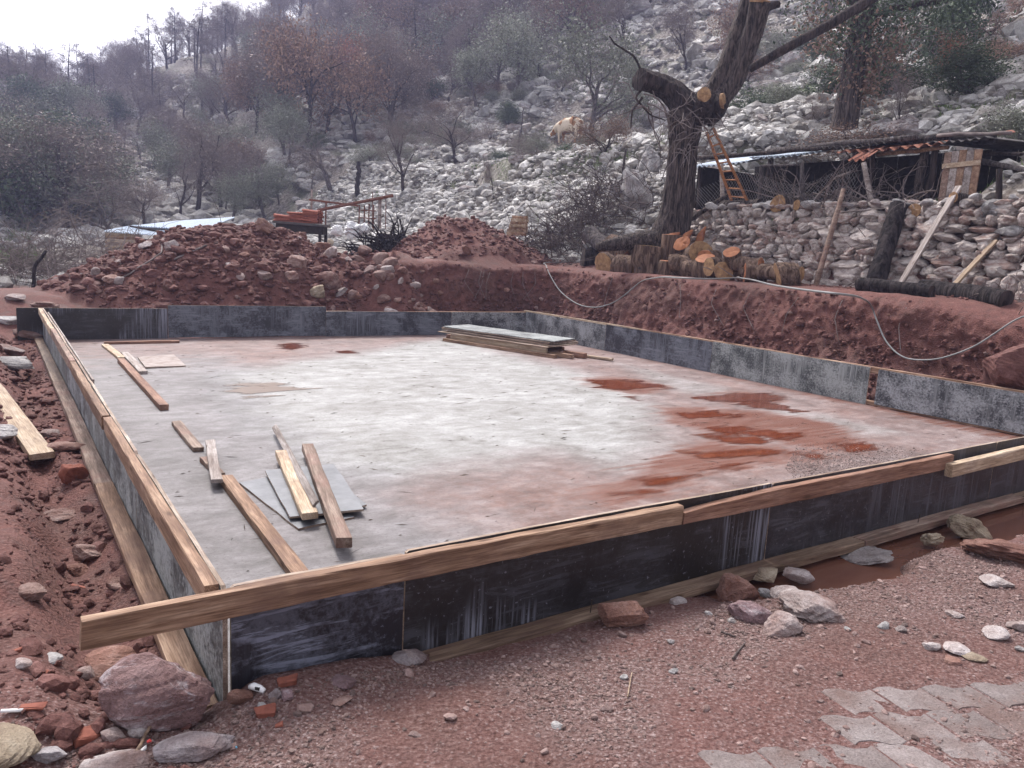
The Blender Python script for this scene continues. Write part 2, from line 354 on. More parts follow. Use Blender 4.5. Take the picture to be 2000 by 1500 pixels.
def panel_mat(name, black, res, streak, scuff, cover, sheen=.42):
    m = NT(name, sheen, .5)
    o = m.co('Object', None, 23.)
    vs_ = m.noise(m.co('Object', (8, 1, .6), 23.), 1., 6, .75, .3); vs2 = m.noise(m.co('Object', (55, 1, 1.2), 11.), 1., 3, .6); loc = m.noise(m.co('Object', (1.1, 1, .8), 31.), 1., 3, .5)
    sm = m.math('MULTIPLY', m.ramp(loc, [(.48, 0.), (.56, 1.)]), m.ramp(m.math('ADD', m.math('MULTIPLY', vs_, .6), m.math('MULTIPLY', vs2, .4)), [(.47, 0.), (.6, 1.)]))
    hz = m.noise(m.co('Object', (3, 3, 26), 7.), 1., 5, .7, .8); bl = m.noise(o, 2.6, 6, .68); sp_ = m.noise(o, 38, 4, .7)
    sc = m.math('MULTIPLY', m.ramp(hz, [(.48, 0.), (.57, 1.)]), m.ramp(bl, [(.42, 0.), (.54, 1.)]))
    mot = m.ramp(m.math('ADD', m.math('MULTIPLY', bl, .55), m.math('MULTIPLY', sp_, .45)), [(.45, 0.), (.57, 1.)])
    dots = m.ramp(sp_, [(.63, 0.), (.68, 1.)])
    f = m.math('MAXIMUM', m.math('MULTIPLY', sm, streak), m.math('MULTIPLY', sc, scuff)); f = m.math('MAXIMUM', f, m.math('MULTIPLY', mot, cover)); f = m.math('MAXIMUM', f, m.math('MULTIPLY', dots, .5))
    m.base(m.mix(f, black, res)); m.rough(m.math('ADD', m.math('MULTIPLY', f, .35), sheen)); m.bump(m.math('ADD', f, m.math('MULTIPLY', sp_, .3)), .35, .006); return m.m
def simple(name, a, b, scale=8., rough=.8, spec=.3, bump=.4, dist=.01, metal=0.):
    m = NT(name, rough, spec); v = m.co('Object', None, 20.); n = m.noise(v, scale, 6, .65)
    m.base(m.ramp(n, [(.3, a), (.7, b)])); m.b.inputs['Metallic'].default_value = metal
    if bump: m.bump(n, bump, dist)
    return m.m
def bark_mat(name, a, b, sx=16, sz=1.5, bump=.9, moss=None):
    m = NT(name, .92, .15); v = m.co('Object', (sx, sx, sz), 9.); n = m.noise(v, 1., 6, .7, .7); n2 = m.noise(m.co('Object', None, 9.), 1.3, 4, .6); vv = m.vor(m.co('Object', (sx * .8, sx * .8, sz), 9.), 1.)
    col = m.ramp(m.math('ADD', m.math('MULTIPLY', n, .85), m.math('MULTIPLY', vv, .12)), [(.40, a), (.60, b)])
    if moss: col = m.mix(m.ramp(n2, [(.5, 0.), (.65, .75)]), col, moss)
    m.base(col); m.bump(m.math('ADD', n, m.math('MULTIPLY', vv, .25)), 1., .12); return m.m
def leaf_mat(name, a, b, trans=.25):
    m = NT(name, .7, .25); t = m.attr('tint'); r = m.rnd()
    col = m.ramp(t, [(0., a), (1., b)]); k = m.math('ADD', m.math('MULTIPLY', r, .5), .75); cc = m.n('CombineColor'); [m.put(cc.inputs[i], k) for i in range(3)]
    m.base(m.mix(1., col, cc.outputs[0], 'MULTIPLY')); return m.m
MT = {}
MT['soil'] = soil_mat()
MT['clod'] = stone_mat('soil_clod', [(.36, c4(.07, .026, .022)), (.5, c4(.14, .058, .05)), (.64, c4(.235, .12, .105))], 6, c4(.10, .04, .03), .3, attr=True)
MT['lime'] = stone_mat('limestone', [(.3, c4(.11, .10, .10)), (.45, c4(.30, .285, .28)), (.6, c4(.50, .48, .475)), (.75, c4(.68, .66, .65))], 3., dirt_amt=.45)
MT['lime_mass'] = stone_mat('limestone_scree', [(.3, c4(.16, .145, .14)), (.43, c4(.40, .385, .37)), (.55, c4(.60, .585, .565)), (.68, c4(.78, .765, .745))], 2.5, c4(.13, .10, .075), .6, attr=True, rndamt=.85)
MT['wall_stone'] = stone_mat('wall_stone', [(.28, c4(.10, .075, .068)), (.41, c4(.34, .28, .255)), (.54, c4(.58, .52, .485)), (.68, c4(.78, .73, .69))], 4., c4(.25, .105, .07), .6, rndamt=.45)
MT['heap_stone'] = stone_mat('muddy_stone', [(.3, c4(.17, .085, .07)), (.45, c4(.25, .15, .125)), (.6, c4(.38, .275, .245)), (.75, c4(.52, .43, .40))], 5., c4(.13, .05, .04), .9, rndamt=.5)
MT['purple'] = stone_mat('purple_marble', [(.3, c4(.15, .085, .09)), (.5, c4(.25, .165, .175)), (.7, c4(.40, .30, .315))], 2.4, c4(.17, .085, .07), .5, vein=.75)
MT['grey_stone'] = stone_mat('grey_slab_stone', [(.36, c4(.18, .155, .16)), (.5, c4(.29, .26, .27)), (.64, c4(.42, .40, .41))], 5, c4(.18, .095, .08), .5, vein=.4)
MT['pale_stone'] = stone_mat('pale_stone', [(.36, c4(.25, .185, .17)), (.5, c4(.42, .355, .34)), (.64, c4(.58, .53, .525))], 5, c4(.20, .105, .085), .65)
MT['tan_stone'] = stone_mat('tan_stone', [(.3, c4(.22, .16, .11)), (.5, c4(.36, .29, .21)), (.7, c4(.48, .42, .33))], 6, c4(.17, .10, .08), .35)
MT['rust_stone'] = stone_mat('red_brown_stone', [(.3, c4(.13, .06, .045)), (.5, c4(.25, .13, .10)), (.72, c4(.42, .29, .25))], 4, c4(.12, .045, .035), .5)
MT['brick'] = simple('broken_brick', c4(.15, .048, .034), c4(.27, .095, .065), 25, .9)
MT['wood'] = wood_mat('fresh_plank', c4(.15, .085, .054), c4(.26, .16, .105), c4(.385, .265, .185), .45)
MT['wood_pale'] = wood_mat('pale_plank', c4(.29, .205, .135), c4(.42, .32, .225), c4(.54, .44, .335), .35)
MT['wood_red'] = wood_mat('reddish_plank', c4(.14, .068, .045), c4(.23, .125, .085), c4(.33, .20, .145), .4)
MT['wood_old'] = wood_mat('weathered_plank', c4(.13, .09, .07), c4(.22, .155, .12), c4(.36, .275, .225), .55, dirtc=c4(.20, .105, .085))
MT['wood_wet'] = wood_mat('damp_plank', c4(.11, .07, .05), c4(.19, .13, .09), c4(.28, .20, .145), .5, .6)
MT['wood_grey'] = wood_mat('grey_plank', c4(.17, .14, .125), c4(.29, .25, .23), c4(.42, .38, .36), .3)
MT['ply_edge'] = wood_mat('plywood_edge', c4(.20, .145, .11), c4(.33, .255, .20), c4(.47, .39, .33), .55)
MT['film_black'] = panel_mat('black_film_panel', c4(.011, .009, .010), c4(.26, .27, .33), .85, .14, .05)
MT['film_scuffed'] = panel_mat('scuffed_black_panel', c4(.014, .012, .017), c4(.19, .20, .26), .1, .95, .35, .45)
MT['film_dark'] = panel_mat('dark_stained_panel', c4(.020, .021, .030), c4(.27, .29, .34), .5, .55, .42)
MT['film_front'] = panel_mat('black_panel_splashed', c4(.014, .013, .017), c4(.22, .225, .27), .35, .22, .10)
MT['film_grey'] = panel_mat('cement_stained_panel', c4(.028, .03, .036), c4(.37, .385, .40), .5, .6, .8, .6)
MT['film_green'] = panel_mat('greenish_stained_panel', c4(.045, .05, .053), c4(.37, .39, .385), .8, .5, .8, .6)
MT['bark'] = bark_mat('oak_bark', c4(.018, .014, .014), c4(.19, .15, .135), 26, 2.6)
MT['bark_log'] = bark_mat('log_bark', c4(.07, .042, .032), c4(.30, .205, .155))
MT['bark_burnt'] = bark_mat('charred_bark', c4(.010, .008, .009), c4(.075, .06, .06))
MT['bark_dark'] = bark_mat('dark_bark', c4(.022, .017, .017), c4(.10, .075, .07))
MT['bark_grey'] = bark_mat('grey_bark', c4(.06, .05, .05), c4(.22, .19, .185), 20, 6)
MT['twig'] = simple('twig_bark', c4(.085, .068, .064), c4(.26, .215, .205), 5, .9, bump=0)
MT['twig_dark'] = simple('dark_twig_bark', c4(.04, .031, .03), c4(.15, .115, .107), 5, .9, bump=0)
MT['cut'] = simple('fresh_cut_wood', c4(.15, .075, .038), c4(.42, .26, .13), 12, .75, bump=.25)
MT['cut_red'] = simple('red_cut_wood', c4(.17, .055, .025), c4(.42, .17, .075), 7, .75, bump=.25)
# ------------------------------------------------------------------ the ground: one sheet, fine near the camera
def axis(segs):
    out = [segs[0][0]]
    for a, b, s0, s1 in segs:
        x = a; s = s0; L = b - a
        while x < b - 1e-6:
            s = s0 + (s1 - s0) * (x - a) / L; x = min(b, x + s); out.append(x)
    return np.array(out)
gu = axis([(-160, -60, 12, 4), (-60, -10, 4, .5), (-10, -3.2, .5, .07), (-3.2, 4.2, .032, .032), (4.2, 12.6, .05, .08), (12.6, 30, .1, .5), (30, 150, .7, 5)])
gv = axis([(-60, -8, 10, .6), (-8, -3.6, .5, .05), (-3.6, .6, .032, .032), (.6, 11.2, .09, .09), (11.2, 17, .06, .09), (17, 45, .14, .6), (45, 160, .8, 3), (160, 230, 4, 8)])
GU, GV = np.meshgrid(gu, gv, indexing='ij'); GZ = zuv(GU, GV)
nu, nv = len(gu), len(gv)
P = O[None, None] + GU[..., None] * E1 + GV[..., None] * E2; P[..., 2] = GZ
ii, jj = np.meshgrid(np.arange(nu - 1), np.arange(nv - 1), indexing='ij'); b0 = ii * nv + jj
mb = MB(); mb.add(P.reshape(-1, 3), np.stack([b0, b0 + nv, b0 + nv + 1, b0 + 1], -1).reshape(-1, 4))
me = mb.mesh('ground', MT['soil'], True)
def vattr(me, name, val): a = me.attributes.new(name, 'FLOAT', 'POINT'); a.data.foreach_set('value', np.asarray(val, np.float32).ravel())
n_ = fbm(GU * .6, GV * .6, 131)
hillw = np.maximum(np.maximum(ss(12.3, 13.2, GU + n_ * .8), ss(16.2, 18.0, GV + n_ * 1.5)), ss(-9, -13, GU + n_ * 2))
vattr(me, 'hill', hillw)
vattr(me, 'gravel', ss(.9, -.4, GV + n_ * .5) * (.6 + .35 * ss(-1.6, .2, GU + n_ * .6 + .6)) * (.5 + .5 * ss(-.35, .25, fbm(GU * 1.7, GV * 1.7, 401, 3))) + .25 * ss(-.3, -1.6, GU + n_ * .4) * ss(11, 9, GV))
grass = ss(-2, -8, GU + 2 * n_) * ss(21, 24, GV) * ss(44, 38, GV) + .65 * ss(.1, .45, fbm(GU * .35, GV * .35, 141)) * ss(14, 17, GU) * ss(34, 26, GU) * ss(30, 12, GV)
vattr(me, 'grass', np.clip(grass, 0, 1))
setp(link('ground', me), 'red earth building plot rising into a stony hillside', None, None, 'structure')
# ------------------------------------------------------------------ concrete slab with mud stains
MS = Matrix.Translation(Vector(O)) @ Matrix.Rotation(TH, 4, 'Z')
def poly_uv(px, z=0.): return np.array([uv(atz(x, y, z)) for x, y in px])
def inside(poly, U, V):
    r = np.zeros(U.shape, bool); n = len(poly)
    for i in range(n):
        x1, y1 = poly[i]; x2, y2 = poly[(i + 1) % n]
        c = ((y1 > V) != (y2 > V)) & (U < (x2 - x1) * (V - y1) / (y2 - y1 + 1e-12) + x1); r ^= c
    return r
def pdist(poly, U, V):
    """signed distance: positive inside"""
    d = np.full(U.shape, 1e9); n = len(poly)
    for i in range(n):
        a = poly[i]; b = poly[(i + 1) % n]; ab = b - a; t = np.clip(((U - a[0]) * ab[0] + (V - a[1]) * ab[1]) / (ab @ ab + 1e-9), 0, 1)
        d = np.minimum(d, np.hypot(U - a[0] - t * ab[0], V - a[1] - t * ab[1]))
    return np.where(inside(poly, U, V), d, -d)
su = np.linspace(0.0, W_, 304); sv = np.linspace(0.0, L_, 374); SU, SV = np.meshgrid(su, sv, indexing='ij')
nz = .5 * fbm(SU * 1.1, SV * 1.1, 201) + .35 * fbm(SU * 1.2, SV * 5, 202) + .2 * fbm(SU * 5, SV * 9, 203)
pale = poly_uv([(560, 705), (870, 660), (1130, 720), (1270, 770), (1320, 830), (1330, 880), (1230, 930), (1090, 895), (930, 925), (760, 930), (650, 900), (560, 850), (470, 790), (440, 735)])
pale2 = poly_uv([(1180, 700), (1330, 735), (1560, 800), (1800, 850), (1640, 850), (1480, 800), (1300, 760)])
pd = pdist(pale, SU, SV); pd2 = pdist(pale2, SU, SV)
white = np.maximum(ss(-.35, .6, pd + .55 * nz), .6 * ss(-.2, .3, pd2 + .5 * nz))
leftg = ss(2.3, 1.3, SU + .5 * nz - .06 * SV) * ss(9.6, 8.2, SV + nz)                # bluish grey strip along the left side
mud = np.clip(1 - white - .9 * leftg, 0, 1) * (.75 + .5 * nz)
redp = [[(1150, 742), (1200, 738), (1260, 745), (1310, 758), (1230, 766), (1165, 758)], [(1180, 965), (1290, 945), (1380, 925), (1480, 900), (1600, 880), (1400, 865), (1330, 880), (1220, 935)], [(1300, 830), (1460, 845), (1560, 870), (1700, 885), (1620, 830), (1480, 800), (1310, 800)], [(1360, 775), (1460, 768), (1540, 785), (1420, 792)], [(530, 682), (570, 670), (610, 680), (560, 688)]]
red = np.zeros_like(SU)
for q in redp: red = np.maximum(red, ss(-.35, .25, pdist(poly_uv(q), SU, SV) + .5 * nz))
red = np.maximum(red, ss(.55, .1, W_ - SU + .35 * nz) * .7 * ss(12, 2, SV))
mb = MB(); SZ = .006 * fbm(SU * 1.5, SV * 1.5, 210) * 0
ii, jj = np.meshgrid(np.arange(len(su) - 1), np.arange(len(sv) - 1), indexing='ij'); b0 = ii * len(sv) + jj
mb.add(np.stack([SU, SV, SZ], -1).reshape(-1, 3), np.stack([b0, b0 + len(sv), b0 + len(sv) + 1, b0 + 1], -1).reshape(-1, 4))
def slab_mat():
    m = NT('wet_concrete', .6, .35); v = m.co('Object'); vs_ = m.co('Object', (1.5, 2.6, 1)); vd = m.co('Object', (5, 26, 1))
    a = m.noise(v, 1.1, 9, .72); st = m.noise(vs_, 1.9, 9, .74, .35); fn = m.noise(v, 38, 6, .75); sc = m.noise(vd, 2.4, 7, .78, .6)
    w = m.attr('white'); md = m.attr('mud'); rd = m.attr('red'); lg = m.attr('greyl')
    f_ = m.math('ADD', m.math('MULTIPLY', a, .4), m.math('MULTIPLY', st, .6))
    conp = m.ramp(f_, [(.38, c4(.14, .133, .122)), (.45, c4(.24, .233, .222)), (.53, c4(.315, .312, .305)), (.62, c4(.42, .42, .415))])
    cong = m.ramp(f_, [(.40, c4(.105, .098, .097)), (.5, c4(.19, .18, .184)), (.6, c4(.285, .275, .282))])
    con = m.mix(w, cong, conp)
    mdc = m.ramp(f_, [(.39, c4(.11, .052, .041)), (.5, c4(.19, .108, .09)), (.61, c4(.28, .19, .168))])
    spk = m.ramp(m.noise(v, 9, 5, .75), [(.4, 0.), (.62, 1.)])
    col = m.mix(m.math('MULTIPLY', m.math('MINIMUM', md, .95), m.math('ADD', m.math('MULTIPLY', spk, .3), .75)), con, mdc)
    strk = m.noise(m.co('Object', (.8, 13, 1)), 1.6, 7, .7, .25)
    rm = m.ramp(m.math('ADD', m.math('MULTIPLY', rd, .75), m.math('MULTIPLY', m.math('SUBTRACT', strk, .5), 1.5)), [(.22, 0.), (.7, .95)])
    col = m.mix(rm, col, m.ramp(strk, [(.36, c4(.20, .10, .075)), (.6, c4(.145, .042, .02))]))
    scr = m.ramp(sc, [(.57, 0.), (.66, 1.)]); col = m.mix(m.math('MULTIPLY', scr, .38), col, c4(.10, .088, .08))
    pit = m.ramp(fn, [(.34, 1.), (.45, 0.)]); col = m.mix(m.math('MULTIPLY', pit, .75), col, c4(.09, .078, .072))
    m.base(col)
    m.rough(m.math('SUBTRACT', m.ramp(st, [(.3, .6), (.7, .85)]), m.math('MULTIPLY', rm, .4)))
    m.bump(m.math('ADD', m.math('ADD', m.math('MULTIPLY', fn, .45), m.math('MULTIPLY', sc, .7)), m.math('MULTIPLY', a, .5)), .7, .015); return m.m
MT['slab'] = slab_mat()
me = mb.mesh('concrete_slab', MT['slab'], True)
vattr(me, 'white', white); vattr(me, 'mud', mud); vattr(me, 'red', red); vattr(me, 'greyl', leftg)
# sides of the slab
setp(link('concrete_slab', me, mat=MS), 'fresh concrete floor slab stained with red mud inside the formwork', None, None, 'structure')
# ------------------------------------------------------------------ puddles: flat water sheets with noisy outlines
def contour(f, u0, u1, v0, v1, h):
    us = np.arange(u0, u1 + h, h); vs2 = np.arange(v0, v1 + h, h); A, B = np.meshgrid(us, vs2, indexing='ij'); Z = f(A, B)
    V = []; Fs = []; cache = {}
    def vert(key, x, y):
        if key not in cache: cache[key] = len(V); V.append((x, y))
        return cache[key]
    for i, j in np.argwhere(np.maximum(np.maximum(Z[:-1, :-1], Z[1:, :-1]), np.maximum(Z[:-1, 1:], Z[1:, 1:])) > 0):
        c = [(i, j), (i + 1, j), (i + 1, j + 1), (i, j + 1)]; poly = []
        for k in range(4):
            a, b = c[k], c[(k + 1) % 4]; za, zb = Z[a], Z[b]
            if za > 0: poly.append(vert(a, us[a[0]], vs2[a[1]]))
            if (za > 0) != (zb > 0):
                t = za / (za - zb); key = tuple(sorted((a, b))); poly.append(vert(key, us[a[0]] + t * (us[b[0]] - us[a[0]]), vs2[a[1]] + t * (vs2[b[1]] - vs2[a[1]])))
        if len(poly) >= 3: Fs.append(tuple(poly))
    return np.array(V), Fs
def water_mat(name, a, b, rough=.06, edge=True):
    m = NT(name, rough, .6); v = m.co('Object', (1, 4, 1)); n = m.noise(v, 2.5, 5, .6)
    m.base(m.ramp(n, [(.3, a), (.7, b)])); m.bump(m.noise(m.co('Object'), 6, 3), .04, .02)
    if edge: m.put(m.b.inputs['Alpha'], m.ramp(m.math('ADD', m.attr('tint'), m.math('MULTIPLY', m.math('SUBTRACT', m.noise(m.co('Object', (6, 30, 1)), 3, 6, .7), .5), .5)), [(0., 0.), (.25, .35), (.75, .95)]))
    return m.m
MT['rust_water'] = water_mat('rusty_puddle_water', c4(.10, .022, .009), c4(.19, .055, .026))
MT['tan_water'] = water_mat('tan_puddle_water', c4(.18, .13, .10), c4(.24, .18, .145), .3)
MT['mud_water'] = water_mat('muddy_water', c4(.135, .055, .036), c4(.17, .078, .054), .10, False)
def puddle(label, px, mat, amp=.28, seed=0, z=.004, kx=.7, ky=7.5, off=0.):
    q = poly_uv(px); f = lambda A, B: pdist(q, A, B) + .05 + off + amp * (fbm(A * kx, B * ky, 300 + seed, 4, .6)) * .9 + amp * .45 * fbm(A * 4, B * 18, 330 + seed, 4, .6)
    u0, v0 = q.min(0) - .5; u1, v1 = q.max(0) + .5
    h = max(.014, min(.03, (v1 - v0) / 60)); V, Fs = contour(f, u0, u1, v0, v1, h)
    if not len(Fs): return
    mb = MB(); mb.add(np.c_[V, np.full(len(V), z)], Fs, 0, np.clip(f(V[:, 0], V[:, 1]) / .14, 0, 1)); c = V.mean(0); mb.V[0][:, :2] -= c
    o = link('puddle', mb.mesh('puddle', mat), mat=MS @ Matrix.Translation((c[0], c[1], 0)))
    setp(o, label, 'puddle', 'puddles on the wet slab'); return o
RW = MT['rust_water']
puddle('rust red puddle in front of the stacked sheets near the right panels', [(1150, 742), (1200, 740), (1260, 747), (1305, 757), (1225, 763), (1165, 757)], RW, .25, 1)
puddle('small rust red smear just nearer than the biggest far puddle', [(1195, 772), (1270, 775), (1240, 781)], RW, .2, 2)
puddle('dull red puddle by the right formwork below its third panel', [(1365, 777), (1440, 768), (1530, 772), (1500, 788), (1410, 785)], RW, .25, 3)
puddle('streaky orange red puddle in the middle of the muddy right half', [(1370, 853), (1440, 850), (1530, 860), (1500, 872), (1420, 868)], RW, .22, 4)
puddle('long rust red puddle curving round the patch of grit', [(1325, 884), (1400, 882), (1490, 877), (1560, 882), (1500, 892), (1380, 895)], RW, .17, 5)
puddle('comet shaped rust red puddle closest to the front board', [(1222, 936), (1290, 930), (1370, 925), (1330, 940), (1270, 948)], RW, .10, 6)
puddle('thin rust red streak of water beside the front board', [(1195, 965), (1250, 958), (1290, 960), (1240, 967)], RW, .07, 7)
puddle('small red puddle behind the gritty patch near the front board', [(1560, 888), (1600, 886), (1610, 896), (1590, 897)], RW, .08, 8)
puddle('shallow shiny orange puddle on the far right of the slab', [(1625, 868), (1690, 862), (1700, 876), (1660, 882)], RW, .13, 9)
puddle('small red puddle at the foot of the raised back panel', [(535, 679), (570, 671), (605, 677), (570, 683)], RW, .3, 10)
puddle('tiny red puddle right of the one by the raised back panel', [(655, 686), (680, 684), (700, 690), (675, 691)], RW, .2, 11)
for i, (lb, q) in enumerate([('glossy orange streaks running left of the streaky puddle', [(1310, 805), (1400, 800), (1440, 812), (1350, 822)]), ('broad orange runoff between the two long puddles', [(1380, 835), (1480, 835), (1600, 850), (1540, 862), (1400, 850)]), ('fan of rusty runoff above the comet shaped puddle', [(1290, 915), (1380, 905), (1480, 898), (1420, 915), (1330, 925)]), ('faint red runoff at the foot of the right panels', [(1480, 780), (1600, 805), (1560, 812), (1440, 790)])]): puddle(lb, q, RW, .30, 20 + i, off=-.06, z=.003)
puddle('wide tan puddle on the pale left middle of the slab', [(430, 765), (480, 752), (530, 748), (600, 757), (540, 768), (490, 776)], MT['tan_water'], .3, 12)
# muddy water in the gutter beside the front bottom plank
q = [(2.5, -.02), (9.4, -.02), (10, -1.5), (8, -1.25), (6, -.9), (4, -.62), (3, -.55), (2.3, -.4)]
mb = MB(); mb.add(np.array([(a, b, -.035) for a, b in q]), [tuple(range(len(q)))])
setp(link('muddy_water', mb.mesh('muddy_water', MT['mud_water']), mat=MS), 'muddy red water standing along the front bottom plank', None, None, 'structure')
# ------------------------------------------------------------------ planks and panels
def plank_mesh(name, L, w, t, mat, seed=0, bend=.006, nseg=10, ch=.004, tear=None, mats=None, wob=.0015):
    """board with its length along x, chamfered edges, a slight warp; tear=(fraction,fraction) splits the end"""
    g = np.random.default_rng(seed); xs = np.linspace(0, L, nseg + 1); c = ch
    prof = np.array([(-w / 2 + c, -t / 2), (w / 2 - c, -t / 2), (w / 2, -t / 2 + c), (w / 2, t / 2 - c), (w / 2 - c, t / 2), (-w / 2 + c, t / 2), (-w / 2, t / 2 - c), (-w / 2, -t / 2 + c)])
    V = []
    b1, b2 = g.uniform(-1, 1, 2) * bend; sk0, sk1 = g.uniform(-.12, .12, 2)
    for i, x in enumerate(xs):
        s = math.sin(math.pi * x / L); pr = prof + g.normal(0, wob, prof.shape)
        xx = np.full(8, x)
        if i == 0: xx = xx + pr[:, 0] * sk0 
        if i == nseg: xx = xx + pr[:, 0] * sk1
        yy = pr[:, 0] + b1 * s; zz = pr[:, 1] + b2 * s * .6
        if tear and x / L < tear[0]:
            k = x / L / tear[0]; top = zz > 0; 
            yy = np.where(yy > 0, yy * (tear[1] + (1 - tear[1]) * k ** .8), yy)
        V.append(np.c_[xx, yy, zz])
    V = np.concatenate(V); Fs = []
    for i in range(nseg):
        for k in range(8): a = i * 8 + k; b = i * 8 + (k + 1) % 8; Fs.append((a, b, b + 8, a + 8))
    Fs += [tuple(range(7, -1, -1)), tuple(range(nseg * 8, nseg * 8 + 8))]
    mb = MB(); mb.add(V, Fs); return mb.mesh(name, mat)
def frame(p0, p1, up=(0, 0, 1), roll=0.):
    p0 = Vector(p0); p1 = Vector(p1); x = (p1 - p0).normalized(); u = Vector(up); y = u.cross(x).normalized(); z = x.cross(y)
    M = Matrix(((x.x, y.x, z.x, p0.x), (x.y, y.y, z.y, p0.y), (x.z, y.z, z.z, p0.z), (0, 0, 0, 1)))
    return M @ Matrix.Rotation(roll, 4, 'X') if roll else M
_ps = [100]
def plank(name, p0, p1, w, t, mat, parent=None, up=(0, 0, 1), roll=0., **k):
    """p0, p1: world ends of the board's centre line"""
    _ps[0] += 1; L = float(np.linalg.norm(np.asarray(p1) - np.asarray(p0)))
    o = link(name, plank_mesh(name, L, w, t, MT[mat] if isinstance(mat, str) else mat, _ps[0], **k), parent)
    M = frame(p0, p1, up, roll)
    if parent is not None:
        bpy_loc = Matrix.Translation(Vector(parent.location)) @ Matrix.Rotation(parent.rotation_euler.z, 4, 'Z'); o.matrix_local = bpy_loc.inverted() @ M
    else: o.matrix_world = M
    return o
def panel(parent, a, b, zb, zt, mat, th=.018, seed=0, round_end=0):
    """film-faced plywood sheet standing from point a to b (slab coordinates), bottom zb, top zt"""
    L = math.hypot(b[0] - a[0], b[1] - a[1]); h = zt - zb; g = np.random.default_rng(seed + 500); nx = 8
    mb = MB(); r = .012 + round_end; xs = [0, *np.linspace(r, L - r, nx), L]
    bow = g.uniform(-.006, .006)
    def ring(y): 
        top = [(x, h + g.normal(0, .0012) - (r * .7 if x in (0, L) else 0)) for x in xs]; bot = [(x, g.normal(0, .0012)) for x in xs]
        return np.array([(x, y + bow * math.sin(math.pi * x / L), z) for x, z in bot] + [(x, y + bow * math.sin(math.pi * x / L), z) for x, z in top])
    n = len(xs); A = ring(-th / 2); B = A + np.array([0, th, 0]); Vv = np.concatenate([A, B]); off = 2 * n
    Ff = [(i, i + 1, n + i + 1, n + i) for i in range(n - 1)] + [(off + i + 1, off + i, off + n + i, off + n + i + 1) for i in range(n - 1)]
    Fe = [(n + i, n + i + 1, off + n + i + 1, off + n + i) for i in range(n - 1)] + [(i + 1, i, off + i, off + i + 1) for i in range(n - 1)] + [(0, n, off + n, off), (n - 1, off + n - 1, off + 2 * n - 1, 2 * n - 1)]
    mb.add(Vv, Ff, 0); mb.F.append(np.array(Fe)); mb.M.append(np.full(len(Fe), 1))
    o = link('plywood_panel', mb.mesh('plywood_panel', [MT[mat], MT['ply_edge']]), parent)
    M = frame(W(*a, zb), W(*b, zb)); M0 = Matrix.Translation(Vector(parent.location)) @ Matrix.Rotation(parent.rotation_euler.z, 4, 'Z')
    o.matrix_local = M0.inverted() @ M; return o
PH = .50
# front: outer face towards the camera. panel plane at v=0
fw = thing('formwork', 'front formwork of black plywood panels with orange top boards and drip stains', 'formwork', W(0, 0), 'formwork around the slab')
seam = [0.02] + [uv(atz(x, y, .25))[0] for x, y in [(797, 1200), (1505, 1030), (1910, 920)]] + [9.15]
fm = ['film_scuffed', 'film_black', 'film_front', 'film_front']
for i in range(4): panel(fw, (seam[i] + .003, 0), (seam[i + 1] - .003, 0), -.06, PH + (.012 if i else .0), fm[i], seed=i, round_end=0)
def front_pt(px, py, z, v): p = atv(px, py, v); return p
vb = -.037
a = uv(atz(172, 1224, PH)); b1 = uv(atz(1330, 987, PH))[0]; b2 = uv(atz(1870, 890, PH))[0]
plank('top_board', W(-.46, vb - .006, PH - .05), W(b1, vb, PH - .048), .10, .05, 'wood', fw, up=tuple(-E2), nseg=24)
plank('top_board', W(b1 + .012, vb, PH - .052), W(b2, vb - .002, PH - .05), .10, .05, 'wood_red', fw, up=tuple(-E2), nseg=20, tear=(.28, .25))
plank('top_board', W(b2 - .10, vb - .052, PH - .095), W(9.7, vb - .052, PH - .03), .10, .05, 'wood_pale', fw, up=tuple(-E2))
plank('bottom_plank', W(-.02, -.062, .018), W(3.95, -.062, .02), .10, .05, 'wood_wet', fw, nseg=20)
plank('bottom_plank', W(3.96, -.064, .022), W(6.2, -.062, .02), .10, .05, 'wood_old', fw, nseg=14)
plank('bottom_plank', W(6.21, -.062, .018), W(9.6, -.062, .02), .10, .05, 'wood_wet', fw, nseg=14)
for x, y in [(1155, 1160), (1797, 985)]:
    p = atv(x, y + 8, -.07); V, Fs = tube([p * [1, 1, 0] + [0, 0, .04], p * [1, 1, 0] + [.004, 0, .11]], .0025, 5); mb = MB(); mb.add(V, Fs); V, Fs = tube([p * [1, 1, 0] + [.004, 0, .11], p * [1, 1, 0] + [.004, 0, .113]], .006, 6); mb.add(V, Fs)
    mb.V = [v - O for v in mb.V]; link('nail', mb.mesh('nail', simple('nail_steel', c4(.05, .04, .035), c4(.12, .09, .07), 20, .5, metal=.6)), fw)
# left side, u=0
fl_ = thing('formwork', 'left formwork of grey stained plywood capped with thick tan timbers', 'formwork', W(0, 1), 'formwork around the slab')
sl = [-.02, 2.0, 4.45, 6.9, 9.1, 11.2]; lm = ['film_green', 'film_green', 'film_grey', 'film_green', 'film_grey']
for i in range(5): panel(fl_, (0, sl[i] + .004), (0, sl[i + 1] - .004), -.05, PH + .006 * (i % 2), lm[i], seed=20 + i, round_end=.02 if i in (0, 1) else 0)
tl = [(.02, 3.0, .10, 'wood'), (3.02, 5.6, .095, 'wood'), (5.58, 8.3, .10, 'wood_old'), (8.33, 11.15, .09, 'wood_pale')]
for i, (v0, v1, h, mt) in enumerate(tl): plank('top_timber', W(-.037 - .006 * (i % 2), v0, PH - .042), W(-.036, v1, PH - .046), h, .05, mt, fl_, up=tuple(-E1), nseg=16)
plank('bottom_plank', W(-.075, .0, .02), W(-.07, 3.0, .02), .11, .05, 'wood', fl_, nseg=12)
